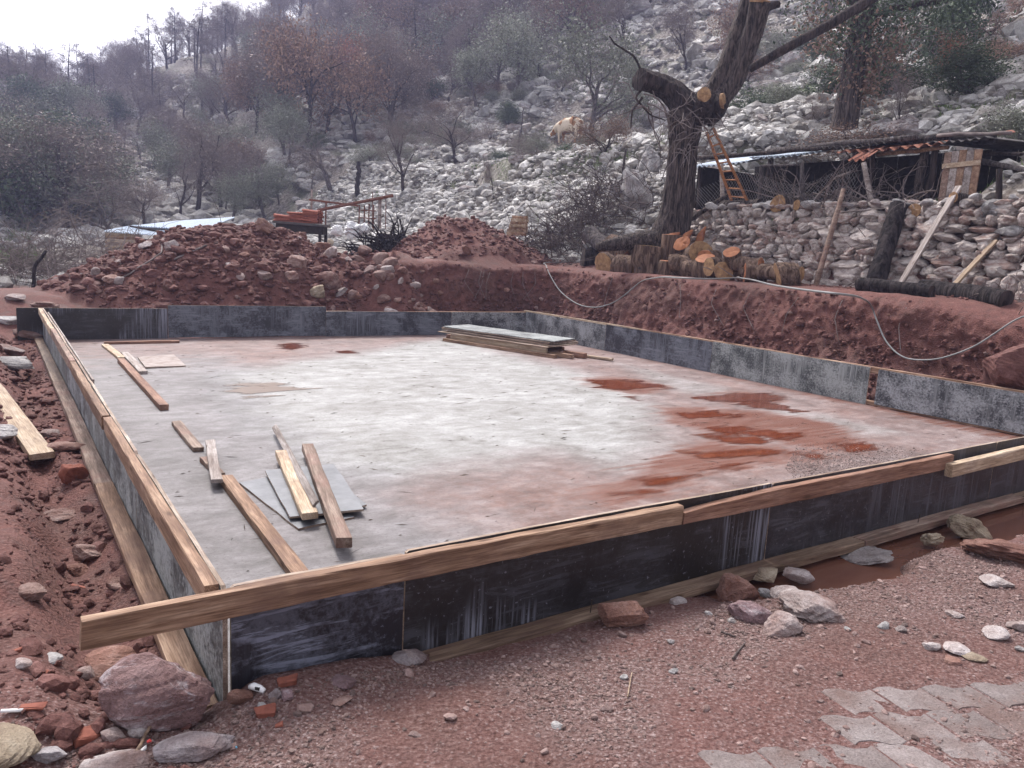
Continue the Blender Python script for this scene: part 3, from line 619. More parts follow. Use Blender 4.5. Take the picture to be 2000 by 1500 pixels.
plank('bottom_plank', W(-.072, 3.01, .018), W(-.07, 7.1, .02), .11, .05, 'wood_old', fl_, nseg=14)
plank('bottom_plank', W(-.07, 7.12, .02), W(-.08, 11.3, .02), .11, .05, 'wood_wet', fl_, nseg=14)
plank('inner_strip', W(.028, 4.5, PH - .03), W(.03, 10.4, PH - .02), .07, .016, 'wood_grey', fl_, up=tuple(E1))
# back, v=L
fb = thing('formwork', 'back formwork of blackish blue plywood panels with one raised panel', 'formwork', W(4, L_), 'formwork around the slab')
sb = [-.35] + [uv(atv(x, 625, L_))[0] for x in (328, 637, 882)] + [W_ + .02]
tops = [.50, .56, .47, .47]
for i in range(4): panel(fb, (sb[i] + .003, L_ + (.012 if i == 1 else .02)), (sb[i + 1] - .003, L_ + (.012 if i == 1 else .02)), -.03 if i != 1 else 0.01, tops[i], ['film_black', 'film_dark', 'film_dark', 'film_grey'][i], seed=40 + i)
plank('top_rail', W(-.3, L_ + .06, .43), W(5.1, L_ + .06, .43), .09, .045, 'wood_old', fb, up=tuple(E2)); plank('top_rail', W(5.1, L_ + .06, .42), W(10.4, L_ + .06, .44), .09, .045, 'wood', fb, up=tuple(E2))
# right side, u=W
frr = thing('formwork', 'right formwork of cement stained grey panels below the red earth bank', 'formwork', W(W_, 5), 'formwork around the slab')
srv = [L_ - .02] + [uv(atu(x, y, W_))[1] for x, y in [(1183, 655), (1390, 700), (1695, 760)]] ; v4 = uv(atu(1711, 765, W_))[1]
for i in range(3): panel(frr, (W_, srv[i] - .003), (W_, srv[i + 1] + .003), -.02 - .0 * i, .49 + .01 * i, ['film_grey', 'film_dark', 'film_green'][i], seed=60 + i)
panel(frr, (W_, v4), (W_, v4 - 2.5), .03, .50, 'film_grey', seed=64); panel(frr, (W_, v4 - 2.51), (W_, -.5), .03, .50, 'film_grey', seed=65)
for a_, b_ in ((11.3, 7.6), (7.59, 4.3), (4.29, -.3)): plank('top_rail', W(W_ + .036, a_, .47), W(W_ + .036, b_, .475), .09, .045, 'wood_pale' if a_ > 8 else 'wood', frr, up=tuple(-E1), nseg=14)
plank('bottom_plank', W(W_ + .06, 11.2, .03), W(W_ + .06, 6, .03), .10, .05, 'wood_wet', frr); plank('bottom_plank', W(W_ + .06, 5.99, .03), W(W_ + .06, -.3, .03), .10, .05, 'wood', frr)

# ------------------------------------------------------------------ cut earth bank along the right and back of the pit
BO = np.array([(0, .62), (.16, .36), (.3, .17), (.5, .06), (.75, -.04), (.93, -.14), (1.0, -.30), (1.001, -.5)])
def bank_top(u, v): return (1.46 + .05 * fbm(u * .9, v * .9, 611)) * (1 - .20 * ss(3.6, 1.2, v) * ss(9, 10, u))
def bank_face(s, t):
    """s: metres along the pit edge (0 at the right front), t: 0 at the foot .. 1 at the lip; returns u, v, z of the smooth face"""
    s = np.asarray(s, float); R = .9; a = 13.2; arc = R * math.pi / 2
    th = np.clip((s - a) / R, 0, math.pi / 2); u0 = np.where(s < a, 10.12, np.where(s < a + arc, 10.12 - R + R * np.cos(th), 10.12 - R - (s - a - arc))); v0 = np.where(s < a, s - 2.0, np.where(s < a + arc, a - 2.0 + R * np.sin(th), a - 2.0 + R))
    off = np.interp(t, BO[:, 0], BO[:, 1]); nu_, nv_ = -np.cos(th), -np.sin(th)
    return u0 + nu_ * off, v0 + nv_ * off, nu_, nv_
ns, nt_ = 620, 46; S_, T_ = np.meshgrid(np.linspace(0, 13.2 + .9 * math.pi / 2 + 2.7, ns), np.concatenate([np.linspace(0, 1, nt_ - 6), np.linspace(1.0005, 1.001, 6)]), indexing='ij')
bu, bv, bnu, bnv = bank_face(S_, T_)
zt = bank_top(bu, bv); H_ = S_ * 0 + T_ * 1.45
disp = .085 * fbm(S_ * 1.1, H_ * 1.4, 621) + .055 * fbm(S_ * 3.6, H_ * 4.2, 622) + .040 * fbm(S_ * 9, H_ * 9, 623, 3) + .022 * fbm(S_ * 24, H_ * 22, 624, 2) + .03 * fbm(S_ * 7, H_ * .8, 625, 2)
fade = ss(1.0, .9, T_); disp = disp * (.35 + .65 * fade)
k_ = np.clip((T_ - 1.0) / .001, 0, 1); bu = bu + bnu * disp - bnu * .75 * k_; bv = bv + bnv * disp - bnv * .75 * k_
bz = np.minimum(T_, 1) ** .92 * zt + .03 * fbm(S_ * 5, H_ * 5, 626) * ss(0, .2, T_) * fade; tz = np.maximum(zt, zuv(bu, bv)) + .012; bz = np.where(T_ > 1, tz + .02 * fbm(bu * 6, bv * 6, 627) - .03 * (k_ > .9), bz) - .1 * (T_ <= 0)
mb = MB(); ii, jj = np.meshgrid(np.arange(ns - 1), np.arange(nt_ - 1), indexing='ij'); b0 = ii * nt_ + jj
Pb = O + bu[..., None] * E1 + bv[..., None] * E2; Pb[..., 2] = bz
mb.add(Pb.reshape(-1, 3), np.stack([b0, b0 + 1, b0 + nt_ + 1, b0 + nt_], -1).reshape(-1, 4)); me = mb.mesh('earth_bank', MT['soil'], True); vattr(me, 'hill', np.zeros(ns * nt_)); vattr(me, 'gravel', np.zeros(ns * nt_)); vattr(me, 'grass', np.zeros(ns * nt_))
setp(link('earth_bank', me), 'raw cut face of dark red earth behind the right and back formwork', None, None, 'structure')
def bank_pt(s, t, out=0.):
    u, v, a, b = bank_face(s, t); z = np.minimum(t, 1) ** .92 * bank_top(u, v); return O + (u + a * out)[..., None] * E1 + (v + b * out)[..., None] * E2 + np.stack([z * 0, z * 0, z], -1)
# ------------------------------------------------------------------ loose timber on the slab
def slab_plank(label, a, b, w, t, mat, z=0., z1=None, za=None, name='plank', group='loose timber on the slab', cat='plank', **k):
    p0 = atz(*a, z + t / 2); p1 = atz(*b, (z if z1 is None else z1) + t / 2)
    return setp(plank(name, p0, p1, w, t, mat, **k), label, cat, group)
slab_plank('short pale plank lying end to end with a longer one, back left of slab', (205, 674), (238, 700), .10, .035, 'wood_pale')
slab_plank('reddish beam pointing at the camera, middle of the left side of slab', (236, 704), (321, 796), .085, .06, 'wood_red')
slab_plank('thin dark reddish batten lying along the foot of the back panels', (203, 670), (350, 667), .08, .04, 'wood_red')
slab_plank('grey weathered plank beside the white board at the back left', (243, 690), (280, 728), .10, .04, 'wood_grey')
slab_plank('short dirty grey plank with splintered edge, alone on the left of slab', (345, 826), (388, 878), .085, .04, 'wood_old')
slab_plank('short grey nail-studded plank lying across the end of a long beam', (411, 862), (424, 940), .075, .03, 'wood_grey', z=.055)
slab_plank('small offcut lying under the nail-studded plank', (398, 897), (432, 930), .06, .045, 'wood_old')
slab_plank('long clean tan beam running to the front formwork', (441, 935), (588, 1126), .09, .055, 'wood', nseg=14)
def sheet(label, quad_px, z, mat, t=.012, seed=0, group='plywood sheets on the slab', cut=None):
    q = [uv(atz(x, y, z)) for x, y in quad_px]; c = np.mean(q, 0); g = np.random.default_rng(seed)
    n = 6; P2 = []
    for i in range(len(q)):
        a = np.array(q[i]); b = np.array(q[(i + 1) % len(q)])
        for k in range(n): P2.append(a + (b - a) * k / n + g.normal(0, .003, 2))
    P2 = np.array(P2) - c; m = len(P2); dz = .004 * np.sin(P2[:, 0] * 5 + seed) 
    Vv = np.concatenate([np.c_[P2, dz + t], np.c_[P2, dz]]); mb = MB(); mb.add(Vv, [tuple(range(m))], 0)
    mb.F.append(np.array([(i, i + m, (i + 1) % m + m, (i + 1) % m) for i in range(m)])); mb.M.append(np.full(m, 1)); mb.F.append(np.array([list(range(2 * m - 1, m - 1, -1))])); mb.M.append(np.array([0]))
    o = link('plywood_sheet', mb.mesh('plywood_sheet', [MT[mat], MT['ply_edge']]), mat=MS @ Matrix.Translation((c[0], c[1], z)))
    return setp(o, label, 'sheet', group)
MT['film_flat'] = simple('slate_film', c4(.075, .08, .092), c4(.17, .175, .19), 6, .45, .5, .2)
MT['white_ply'] = simple('pale_ply', c4(.20, .15, .13), c4(.40, .35, .33), 9, .8)
sheet('pale mud-smeared board offcut lying flat at the back left of slab', [(268, 700), (340, 694), (363, 716), (285, 720)], .002, 'white_ply', .018, 3, None)
sheet('grey plywood sheet at the bottom of the small fanned pile', [(468, 946), (545, 930), (690, 1012), (582, 1036)], .002, 'film_flat', .014, 4)
sheet('slate grey plywood offcut peeking out right of the fanned pile', [(560, 925), (640, 925), (716, 988), (640, 1012)], .018, 'film_flat', .012, 5)
sheet('dark slate plywood sheet on top of the fanned pile under planks', [(517, 921), (652, 910), (711, 998), (566, 1012)], .034, 'film_flat', .014, 6)
slab_plank('whitewashed broken plank lying on the dark plywood sheet', (550, 884), (606, 1008), .10, .045, 'wood_pale', z=.05, tear=(.9, .75))
slab_plank('narrow pale splintered strip resting on edge across the pile', (536, 833), (617, 984), .05, .018, 'wood_grey', z=.06, z1=.105, roll=.7)
slab_plank('brown split beam with square orange end lying across the plywood pile', (601, 873), (672, 1060), .09, .06, 'wood_old', z=.05, nseg=12)
# splinters, crumbs and grit lying on the slab (uncountable)
g = np.random.default_rng(41); mb = MB(); n = 700; a = g.uniform(.2, 8.9, n); b = g.uniform(.15, 11, n); th0 = g.normal(0, .5, n) + .1; L0 = np.clip(g.lognormal(math.log(.03), .6, n), .01, .14); w0 = g.uniform(.0012, .004, n)
q = np.stack([a, b, np.full(n, .003)], 1); dx_ = np.stack([np.cos(th0), np.sin(th0), np.zeros(n)], 1) * L0[:, None]; dy_ = np.stack([-np.sin(th0), np.cos(th0), np.zeros(n)], 1) * w0[:, None]; hz_ = np.stack([np.zeros(n), np.zeros(n), w0 * 1.4], 1)
Vv = np.stack([q - dx_, q + dy_, q + dx_, q - dy_, q + hz_], 1).reshape(-1, 3); k_ = np.arange(n)[:, None, None] * 5; mb.add(Vv, (np.array([(0, 3, 4), (3, 2, 4), (2, 1, 4), (1, 0, 4)])[None] + k_).reshape(-1, 3), 0, np.repeat(g.random(n), 5))
o = link('wood_splinters', mb.mesh('wood_splinters', leaf_mat('splinter_wood', c4(.05, .04, .035), c4(.22, .16, .12))), mat=MS); setp(o, 'splinters and crumbs scattered over the concrete slab', None, None, 'stuff')
mb = MB(); n = 9000; a = g.normal(5.6, .75, n); b = g.normal(1.25, .32, n); k_ = (b > .12) & (pdist(np.array([(4.2, .15), (7.6, .15), (7.0, 1.5), (6.2, 1.9), (5.2, 1.3)]), a, b) > -.1); a, b = a[k_], b[k_]; s = np.clip(g.lognormal(math.log(.004), .4, len(a)), .002, .012); P = np.stack([a, b, s * .4], 1); scatter_rocks(mb, P, s, 42, [rock(700 + k, 0, 6, 0, .2) for k in range(5)])
o = link('grit', mb.mesh('grit', stone_mat('slab_grit', [(.3, c4(.19, .14, .13)), (.5, c4(.27, .215, .20)), (.7, c4(.36, .31, .30))], 30, c4(.2, .11, .09), .3, attr=True, rndamt=.8)), mat=MS); setp(o, 'patch of pinkish grit on the slab by the front board', None, None, 'stuff')
# stack of sheets and beams by the back right corner
sa, sb_ = uv(atz(862, 665, .0)), uv(atz(1085, 700, .0))
ang = math.atan2(sb_[1] - sa[1], sb_[0] - sa[0]); sx, sy = math.cos(ang), math.sin(ang)
def SP(l, c, z): return W(sa[0] + sx * l - sy * c, sa[1] + sy * l + sx * c, z)
LS = math.hypot(sb_[0] - sa[0], sb_[1] - sa[1])
beams = [('lowest front beam', 0.1, LS + .0, -.02, .03, .10, .06, 'wood'), ('yellow upright front board', .2, LS - .25, .06, .105, .05, .10, 'wood_pale'), ('orange middle beam', -.15, LS - .1, .35, .05, .1, .08, 'wood_red'),
         ('longest pale batten', .5, LS + .75, .62, .03, .08, .04, 'wood_pale'), ('short red beam end', .6, LS + .3, .45, .05, .1, .09, 'wood_red'), ('tan beam beside the batten', .3, LS + .2, .2, .04, .1, .07, 'wood'), ('rear support beam', -.2, LS - .4, .78, .05, .1, .10, 'wood_old')]
for nme, l0, l1, c, z, w, t, mt in beams: setp(plank('beam', SP(l0, c, z), SP(l1, c + .02, z), w, t, mt), nme + ' of the timber stack at the back of slab', 'beam', 'beams under the stacked sheets')
for k in range(5):
    g = np.random.default_rng(900 + k); z = .165 + k * .026; o_ = g.uniform(-.08, .08, 2); L2 = LS * .95
    c0 = SP(.0 + o_[0], .03 + o_[1] * .5, z); c1 = SP(L2 + o_[0], .03 + o_[1] * .5 + .03 * k, z)
    o = plank('plywood_sheet', (c0 + SP(.0 + o_[0], .83 + o_[1] * .5, z)) / 2, (c1 + SP(L2 + o_[0], .83 + o_[1] * .5, z)) / 2, .8, .016, 'film_green' if k == 4 else 'ply_edge', bend=.01, ch=.002)
    setp(o, ['lowest', 'second lowest', 'middle', 'second highest', 'top stained grey'][k] + ' sheet of the plywood stack at the back of slab', 'sheet', 'stacked plywood sheets')
# plank on the left bank
p0 = hit(-40, 745); p1 = hit(84, 918); up = np.array([0, 0, .11])
setp(plank('plank', p0 + up, p1 + up, .17, .05, 'wood_pale'), 'wide pale plank lying on the red rubble left of the formwork', 'plank')
# ------------------------------------------------------------------ single stones
ROCKN = [0]
def stone(px, py, wpx, asp=.6, mat='lime', label=None, group=None, seed=None, sub=3, sink=.25, deep=.8, az=None, planes=10, p=None, name='rock', cat='rock', tilt=.12, rough=.035, round_=.12):
    """wpx: width in photo pixels; asp: height over width; deep: depth over width"""
    ROCKN[0] += 1; seed = seed or 4000 + ROCKN[0]; g = np.random.default_rng(seed)
    p = hit(px, py) if p is None else np.asarray(p, float)
    if p is None: return
    dep = float((p - C0) @ np.array([0, cp, -sp])); w = wpx * dep / F
    V, Fc = rock(seed, sub, planes, rough, round_); V = V / (V.max(0) - V.min(0)); V = V - (V.max(0) + V.min(0)) / 2
    V = V * np.array([w, w * deep, w * asp]) @ rot(g.normal(0, tilt), g.normal(0, tilt), 0).T @ rot(0, 0, az if az is not None else g.uniform(-.5, .5)).T
    z0 = V[:, 2].min(); V[:, 2] -= z0 + sink * w * asp
    mb = MB(); mb.add(V, Fc); o = link(name, mb.mesh(name, MT[mat]), None, p)
    return setp(o, label, cat, group)
G1 = 'stones lying in the front left corner'; G2 = 'stones beside the muddy gutter'; G3 = 'stones near the paving'; G4 = 'stones on the left bank'
stone(305, 1400, 215, .62, 'purple', 'big purple boulder with white veins at the front left corner', None, 4101, 4, .12, .75, .12, 11, round_=.06)
stone(380, 1462, 150, .22, 'grey_stone', 'long flat grey stone slab in front of the purple boulder', G1, 4102, 3, .25, .55, .35)
stone(100, 1478, 80, .35, 'grey_stone', 'square blue-grey stone block at the lower left edge', G1, 4103, 3, .3, .7)
stone(10, 1470, 120, .45, 'tan_stone', 'big rounded tan boulder cut off by the left edge', G1, 4104, 4, .35, 1.3, .2, 14, round_=.6)
stone(225, 1500, 130, .25, 'pale_stone', 'pale greenish flat stone at the bottom edge', G1, 4105, 3, .3, .6)
stone(222, 1442, 48, .5, 'pale_stone', 'small whitish stone just below the purple boulder', G1, 4106)
stone(268, 1432, 40, .5, 'pale_stone', 'little pale stone tucked under the purple boulder', G1, 4107)
stone(415, 1340, 60, .75, 'pale_stone', 'pitted pale stone right of the purple boulder', G1, 4108, rough=.09)
stone(215, 1295, 95, .35, 'rust_stone', 'flat reddish rock below the overhanging board end', G1, 4109)
stone(195, 1328, 60, .5, 'rust_stone', 'reddish lump left above the purple boulder', G1, 4110)
stone(240, 1318, 50, .5, 'heap_stone', 'muddy stone between boulder and overhanging board', G1, 4111)
stone(165, 1322, 45, .6, 'pale_stone', 'mottled whitish rock left of the muddy stones', G1, 4112)
stone(45, 1302, 36, .5, 'pale_stone', 'small white stone on the far left gravel', G1, 4113)
stone(105, 1288, 40, .4, 'lime', 'flat grey stone left of the overhanging board', G1, 4114)
stone(500, 1318, 110, .42, 'rust_stone', 'red-brown rock leaning on the front panel corner', G1, 4115, rough=.06)
stone(470, 1368, 50, .6, 'rust_stone', 'brown lump beside the white plastic bit', G1, 4116)
stone(537, 1362, 26, .8, 'grey_stone', 'small purple-grey cube of stone by the broken brick', G1, 4117)
stone(560, 1362, 30, .7, 'purple', 'small purple stone touching the broken brick', G1, 4118)
stone(510, 1385, 26, .6, 'lime', 'small grey stone below the brown lump', G1, 4119)
stone(800, 1290, 70, .33, 'grey_stone', 'white and grey flat stone against the front bottom plank', None, 4120)
stone(668, 1335, 55, .45, 'purple', 'half buried purple stone before the first front panel', None, 4121, sink=.5)
stone(665, 1370, 50, .2, 'heap_stone', 'flat muddy stone half sunk in the gravel', None, 4122, sink=.5)
stone(1215, 1218, 100, .62, 'rust_stone', 'red-brown boulder against the front bottom plank', None, 4123, 4, .15, rough=.05)
stone(1437, 1170, 80, .85, 'rust_stone', 'pointed reddish rock at the edge of the gutter', G2, 4124, rough=.05, p=atz(1437, 1170, .0))
stone(1462, 1200, 88, .5, 'purple', 'round purple banded rock near the gutter', G2, 4125, rough=.05, round_=.5, p=atz(1462, 1205, .05))
stone(1585, 1195, 130, .35, 'pale_stone', 'largest pinkish white rock of the cluster by the gutter', G2, 4126, 4, rough=.06)
stone(1520, 1232, 82, .55, 'pale_stone', 'rounded pink-white rock nearest the camera in the cluster', G2, 4127, rough=.04, round_=.4)
stone(1530, 1158, 58, .5, 'pale_stone', 'small white rock in the middle of the cluster', G2, 4128, p=atz(1530, 1165, .04))
stone(1497, 1130, 66, .4, 'tan_stone', 'yellowish flat rock at the back of the cluster', G2, 4129, p=atz(1497, 1130, .0))
stone(1555, 1128, 68, .4, 'pale_stone', 'whitish rock at the back right of the cluster', G2, 4130, p=atz(1555, 1128, .0))
stone(1493, 1162, 28, .6, 'lime', 'small round white stone inside the cluster', G2, 4131, round_=.5, p=atz(1493, 1162, .0))
stone(1322, 1178, 36, .45, 'pale_stone', 'small pale rock on the lip of the gutter', G2, 4132, p=atz(1322, 1178, .0))
stone(1890, 1040, 80, .55, 'tan_stone', 'pinkish rock with a tan crust by the right end of gutter', None, 4133, 4, rough=.07, p=atz(1890, 1040, .0))
stone(1820, 1060, 42, .6, 'tan_stone', 'small crumbly tan rock left of the crusted rock', None, 4134, rough=.08, p=atz(1820, 1060, .0))
stone(1955, 1085, 150, .3, 'rust_stone', 'dark red clod ridge at the right edge', None, 4135, 4, .3, rough=.07)
stone(1945, 1140, 60, .25, 'pale_stone', 'flat pointed pinkish stone near the right edge', G3, 4136)
stone(1865, 1203, 36, .3, 'pale_stone', 'flat whitish shard lying alone right of centre', G3, 4137)
stone(1945, 1242, 60, .35, 'pale_stone', 'pale oblong rock near the right edge above the paving', G3, 4138)
stone(1990, 1228, 50, .4, 'pale_stone', 'pale rock cut off by the right edge', G3, 4139)
stone(1868, 1272, 56, .35, 'pale_stone', 'cream rounded stone above the paving', G3, 4140, round_=.5)
stone(1900, 1285, 50, .25, 'tan_stone', 'yellowish flat stone behind the cream one', G3, 4141)
stone(1820, 1265, 40, .4, 'pale_stone', 'pink-white stone left of the cream one', G3, 4142)
stone(1860, 1295, 30, .3, 'rust_stone', 'small dark red flat stone by the paving', G3, 4143)
stone(1992, 1270, 22, .5, 'lime', 'small white pebble stone at the right edge', G3, 4144)
stone(1700, 1092, 100, .13, 'lime', 'lump of dried grey mortar at the edge of muddy water', None, 4145, 4, .2, rough=.1, round_=.6, p=atz(1690, 1092, -.035))
stone(1088, 1420, 26, .4, 'lime', 'small white-grey pebble in the open gravel, bottom middle', None, 4146)
for i, (x, y, w) in enumerate([(1218, 1325, 18), (1315, 1313, 20), (1725, 1225, 26), (1760, 1232, 22), (1430, 1215, 20), (1385, 1200, 18), (1655, 1230, 14), (1310, 1255, 16)]):
    stone(x, y, w, .5, 'lime', 'small white pebble scattered in the gravel right of centre', 'white pebbles in the gravel', 4150 + i, 2)
# left bank rubble
for i, (x, y, w, a, m, lb) in enumerate([(0, 850, 70, .4, 'lime', 'white rock at the left edge below the pale plank'), (15, 690, 60, .4, 'pale_stone', 'white stone at the far left edge of the plot'), (20, 630, 50, .4, 'lime', 'whitish stone at the far left near the bushes'), (20, 715, 90, .3, 'lime', 'long white flat stone at the far left edge'),
        (130, 880, 80, .3, 'heap_stone', 'reddish flat stone lying against the trench'), (145, 935, 50, .8, 'brick', 'crumbled orange-red lump on the trench edge'), (110, 1010, 70, .3, 'heap_stone', 'muddy flat stone on the bank nearest the overhang'), (180, 1085, 62, .55, 'heap_stone', 'pinkish rock on the left bank beside the trench'),
        (150, 1120, 55, .5, 'rust_stone', 'dark red clod stone left of the trench'), (225, 1145, 45, .5, 'heap_stone', 'pale muddy stone at the trench end'), (60, 1160, 60, .35, 'heap_stone', 'flat pinkish stone left of the overhanging board'), (190, 915, 22, .6, 'lime', 'small white-blue stone down in the trench'), (100, 850, 40, .4, 'pale_stone', 'small white rock on the left bank beside the plank'),
        (60, 660, 60, .4, 'heap_stone', 'muddy flat rock at the far left bank'), (90, 600, 50, .3, 'heap_stone', 'muddy rock by the back left formwork corner'), (30, 585, 40, .4, 'pale_stone', 'pale rock below the left bushes')]):
    stone(x, y, w, a, m, lb, G4, 4200 + i, sub=3, rough=.05)
# broken brick and litter
def chunk(px, py, w, mat, label, name='brick_piece', cat='brick', s=(1, .7, .5), az=.3, group='broken brick pieces'):
    p = hit(px, py); dep = float((p - C0) @ np.array([0, cp, -sp])); w = w * dep / F; g = np.random.default_rng(int(px * 7 + py))
    V, Fs = box((0, 0, 0), np.array(s) * w); V = V + g.normal(0, w * .07, V.shape); V = V @ rot(g.normal(0, .2), g.normal(0, .2), az).T; V[:, 2] += s[2] * w * .3
    import bmesh
    mb = MB(); mb.add(V, Fs); me = mb.mesh(name, MT[mat]); bm = bmesh.new(); bm.from_mesh(me); bmesh.ops.bevel(bm, geom=bm.edges[:], offset=w * .06, segments=1, affect='EDGES'); bmesh.ops.subdivide_edges(bm, edges=bm.edges[:], cuts=1); 
    for vv in bm.verts: vv.co += Vector(g.normal(0, w * .015, 3))
    bm.to_mesh(me); bm.free()
    return setp(link(name, me, None, p), label, cat, group)
chunk(562, 1335, 34, 'brick', 'bright orange-red broken brick beside the front panel corner')
chunk(520, 1395, 36, 'brick', 'broken brick piece lying in the gravel below the white plastic')
chunk(77, 1318, 26, 'brick', 'square chip of brick on the far left gravel', s=(1, .9, .25))
chunk(165, 1440, 48, 'brick', 'flat red brick shard beside the square grey stone', s=(1, .8, .3), az=.9)
chunk(62, 1382, 44, 'brick', 'thin dark red tile shard on the left gravel', s=(1, .4, .18))
chunk(32, 1275, 18, 'brick', 'small red brick chip at the left edge', s=(1, .6, .4))
chunk(138, 1418, 24, 'brick', 'pointed red tile sliver on the left gravel', s=(1, .4, .2))
chunk(545, 1418, 16, 'brick', 'small red chip in the gravel, front left', s=(1, .7, .3))
chunk(150, 1155, 28, 'brick', 'little crumbled red lump near the left trench', s=(1, .8, .5))
chunk(787, 897, 10, 'brick', 'small dark brick crumb on the pale part of slab', s=(1, .8, .8))
chunk(817, 974, 16, 'brick', 'round dark brick crumb on the muddy part of slab', s=(1, .8, .8))
chunk(1067, 918, 10, 'heap_stone', 'tiny stone on the pink stained part of slab', 'pebble', 'pebble', group=None)
MT['white_plastic'] = simple('white_plastic', c4(.7, .7, .7), c4(.82, .82, .82), 6, .4, .5, 0)
MT['blue_plastic'] = simple('blue_plastic', c4(.12, .38, .55), c4(.2, .5, .68), 6, .4, .5, 0)
MT['red_plastic'] = simple('red_plastic', c4(.5, .03, .03), c4(.65, .06, .05), 6, .4, .5, 0)
MT['black_plastic'] = simple('black_plastic', c4(.01, .01, .01), c4(.03, .03, .03), 6, .4, .5, 0)
p = hit(502, 1352); t_ = thing('plastic_scrap', 'small white plastic scrap with a black patch near the front corner', 'litter', p)
V, Fs = tube([(-.03, .012, .012), (-.012, .004, .02), (.012, -.004, .018), (.03, -.01, .012)], [.010, .014, .013, .009], 7); mb = MB(); mb.add(V, Fs); link('body', mb.mesh('body', MT['white_plastic'], True), t_)
V, Fs = box((.006, -.012, .022), (.018, .008, .01), rot(0, 0, -.3)); mb = MB(); mb.add(V, Fs); link('patch', mb.mesh('patch', MT['black_plastic']), t_)
p = hit(455, 1455); V, Fs = tube([(-.02, .02, .005), (0, 0, .006), (.02, -.02, .005)], .0028, 7); mb = MB(); mb.add(V, Fs); setp(link('straw', mb.mesh('straw', MT['blue_plastic'], True), None, p), 'short light blue plastic straw lying in the gravel', 'litter')
p = hit(25, 1392); V, Fs = tube([(-.035, -.004, .006), (.03, .006, .007)], .006, 8); mb = MB(); mb.add(V, Fs); setp(link('cigarette_butt', mb.mesh('cigarette_butt', MT['white_plastic'], True), None, p), 'white cigarette-like stick beside the tan boulder', 'litter')
p = hit(268, 1482); t_ = thing('wrapper', 'crumpled clear wrapper with a red tip at the bottom left', 'litter', p)
V, Fs = tube([(-.004, -.04, .008), (.0, 0, .012), (.008, .045, .012)], [.007, .010, .005], 6); V += np.random.default_rng(1).normal(0, .003, V.shape); mb = MB(); mb.add(V, Fs); link('film', mb.mesh('film', MT['white_plastic']), t_)
V, Fs = tube([(.008, .05, .024), (.014, .056, .026), (.02, .054, .024)], [.004, .006, .003], 6); mb = MB(); mb.add(V, Fs); link('tip', mb.mesh('tip', MT['red_plastic']), t_)
def stick(pts, r, mat, label, name='stick', cat='stick', group=None, n=6):
    P = np.array(pts, float); g = np.random.default_rng(len(P) + int(abs(P[0, 0]) * 1000)); 
    # resample with a little crookedness
    t = np.linspace(0, len(P) - 1, max(8, len(P) * 4)); Q = np.stack([np.interp(t, range(len(P)), P[:, k]) for k in range(3)], 1); Q += g.normal(0, r * .25, Q.shape)
    V, Fs = tube(Q, np.linspace(r, r * .75, len(Q)), n); mb = MB(); mb.add(V, Fs); c = P[0]
    return setp(mb.obj(name, MT[mat], None, c, True), label, cat, group)
h_ = lambda x, y, dz=.01: hit(x, y) + np.array([0, 0, dz])
stick([h_(262, 1492, .02), h_(280, 1455, .02), h_(300, 1425, .03)], .007, 'wood_wet', 'thin brown stick lying below the purple boulder')
stick([h_(1655, 1120), h_(1685, 1140)], .006, 'wood_wet', 'thin twig on the gravel behind the rock cluster')
stick([h_(1408, 1238), h_(1436, 1247)], .006, 'twig_dark', 'short dark twig in the gravel left of the rock cluster')
stick([h_(1430, 1290), h_(1455, 1258)], .005, 'twig_dark', 'thin curved twig in the open gravel')
stick([h_(1225, 1365), h_(1234, 1318)], .003, 'wood_pale', 'thin straw stalk in the open gravel')
# ------------------------------------------------------------------ interlocking pavers, lower right
MT['paver'] = stone_mat('paver_concrete', [(.3, c4(.17, .135, .128)), (.5, c4(.25, .208, .20)), (.7, c4(.33, .29, .283))], 5, c4(.16, .095, .08), .75, rndamt=.25)
pav = thing('pavement', 'mud-covered interlocking pavers in the lower right corner', None, atz(1800, 1420, .06)); pav['kind'] = 'structure'
pa, pb = atz(1560, 1452, .08), atz(1980, 1432, .08); dx = (pb - pa); dx /= np.linalg.norm(dx); dy = np.cross([0, 0, 1], dx)
pw, ph = .222, .172
def paver_mesh(seed):
    g = np.random.default_rng(seed); q = []
    wv = lambda t: .085 * ph * (np.clip(np.sin(2 * math.pi * t) * 1.6, -1, 1)); gp = .006
    for t in np.linspace(0, 1, 9): q.append(((t - .5) * (pw - gp) + .09 * pw, -(ph - gp) / 2 + wv(t)))
    for t in (.35, .65): q.append((.5 * (pw - gp) + .09 * pw - .18 * pw * t, (t - .5) * ph))
    for t in np.linspace(1, 0, 9): q.append(((t - .5) * (pw - gp) - .09 * pw, (ph - gp) / 2 + wv(t)))
    for t in (.65, .35): q.append((-.5 * (pw - gp) + .09 * pw - .18 * pw * t, (t - .5) * ph))
    q = [(a + g.normal(0, .0012), b + g.normal(0, .0012)) for a, b in q]
    q = np.array(q); n = len(q); i1 = q * .955
    Vv = np.concatenate([np.c_[i1, np.full(n, .006) + g.normal(0, .0008, n)], np.c_[q, np.zeros(n)], np.c_[q, np.full(n, -.06)]]); mb = MB()
    Fs = [tuple(range(n))] + [(i, n + i, n + (i + 1) % n, (i + 1) % n) for i in range(n)] + [(n + i, 2 * n + i, 2 * n + (i + 1) % n, n + (i + 1) % n) for i in range(n)]
    mb.add(Vv, Fs); return mb.mesh('paver', MT['paver'])
PMS = [paver_mesh(k) for k in range(5)]
pmask = np.array([(1395, 1475), (1480, 1440), (1560, 1450), (1620, 1400), (1600, 1370), (1660, 1345), (1760, 1335), (1870, 1325), (2080, 1320), (2080, 1620), (1395, 1620)], float)
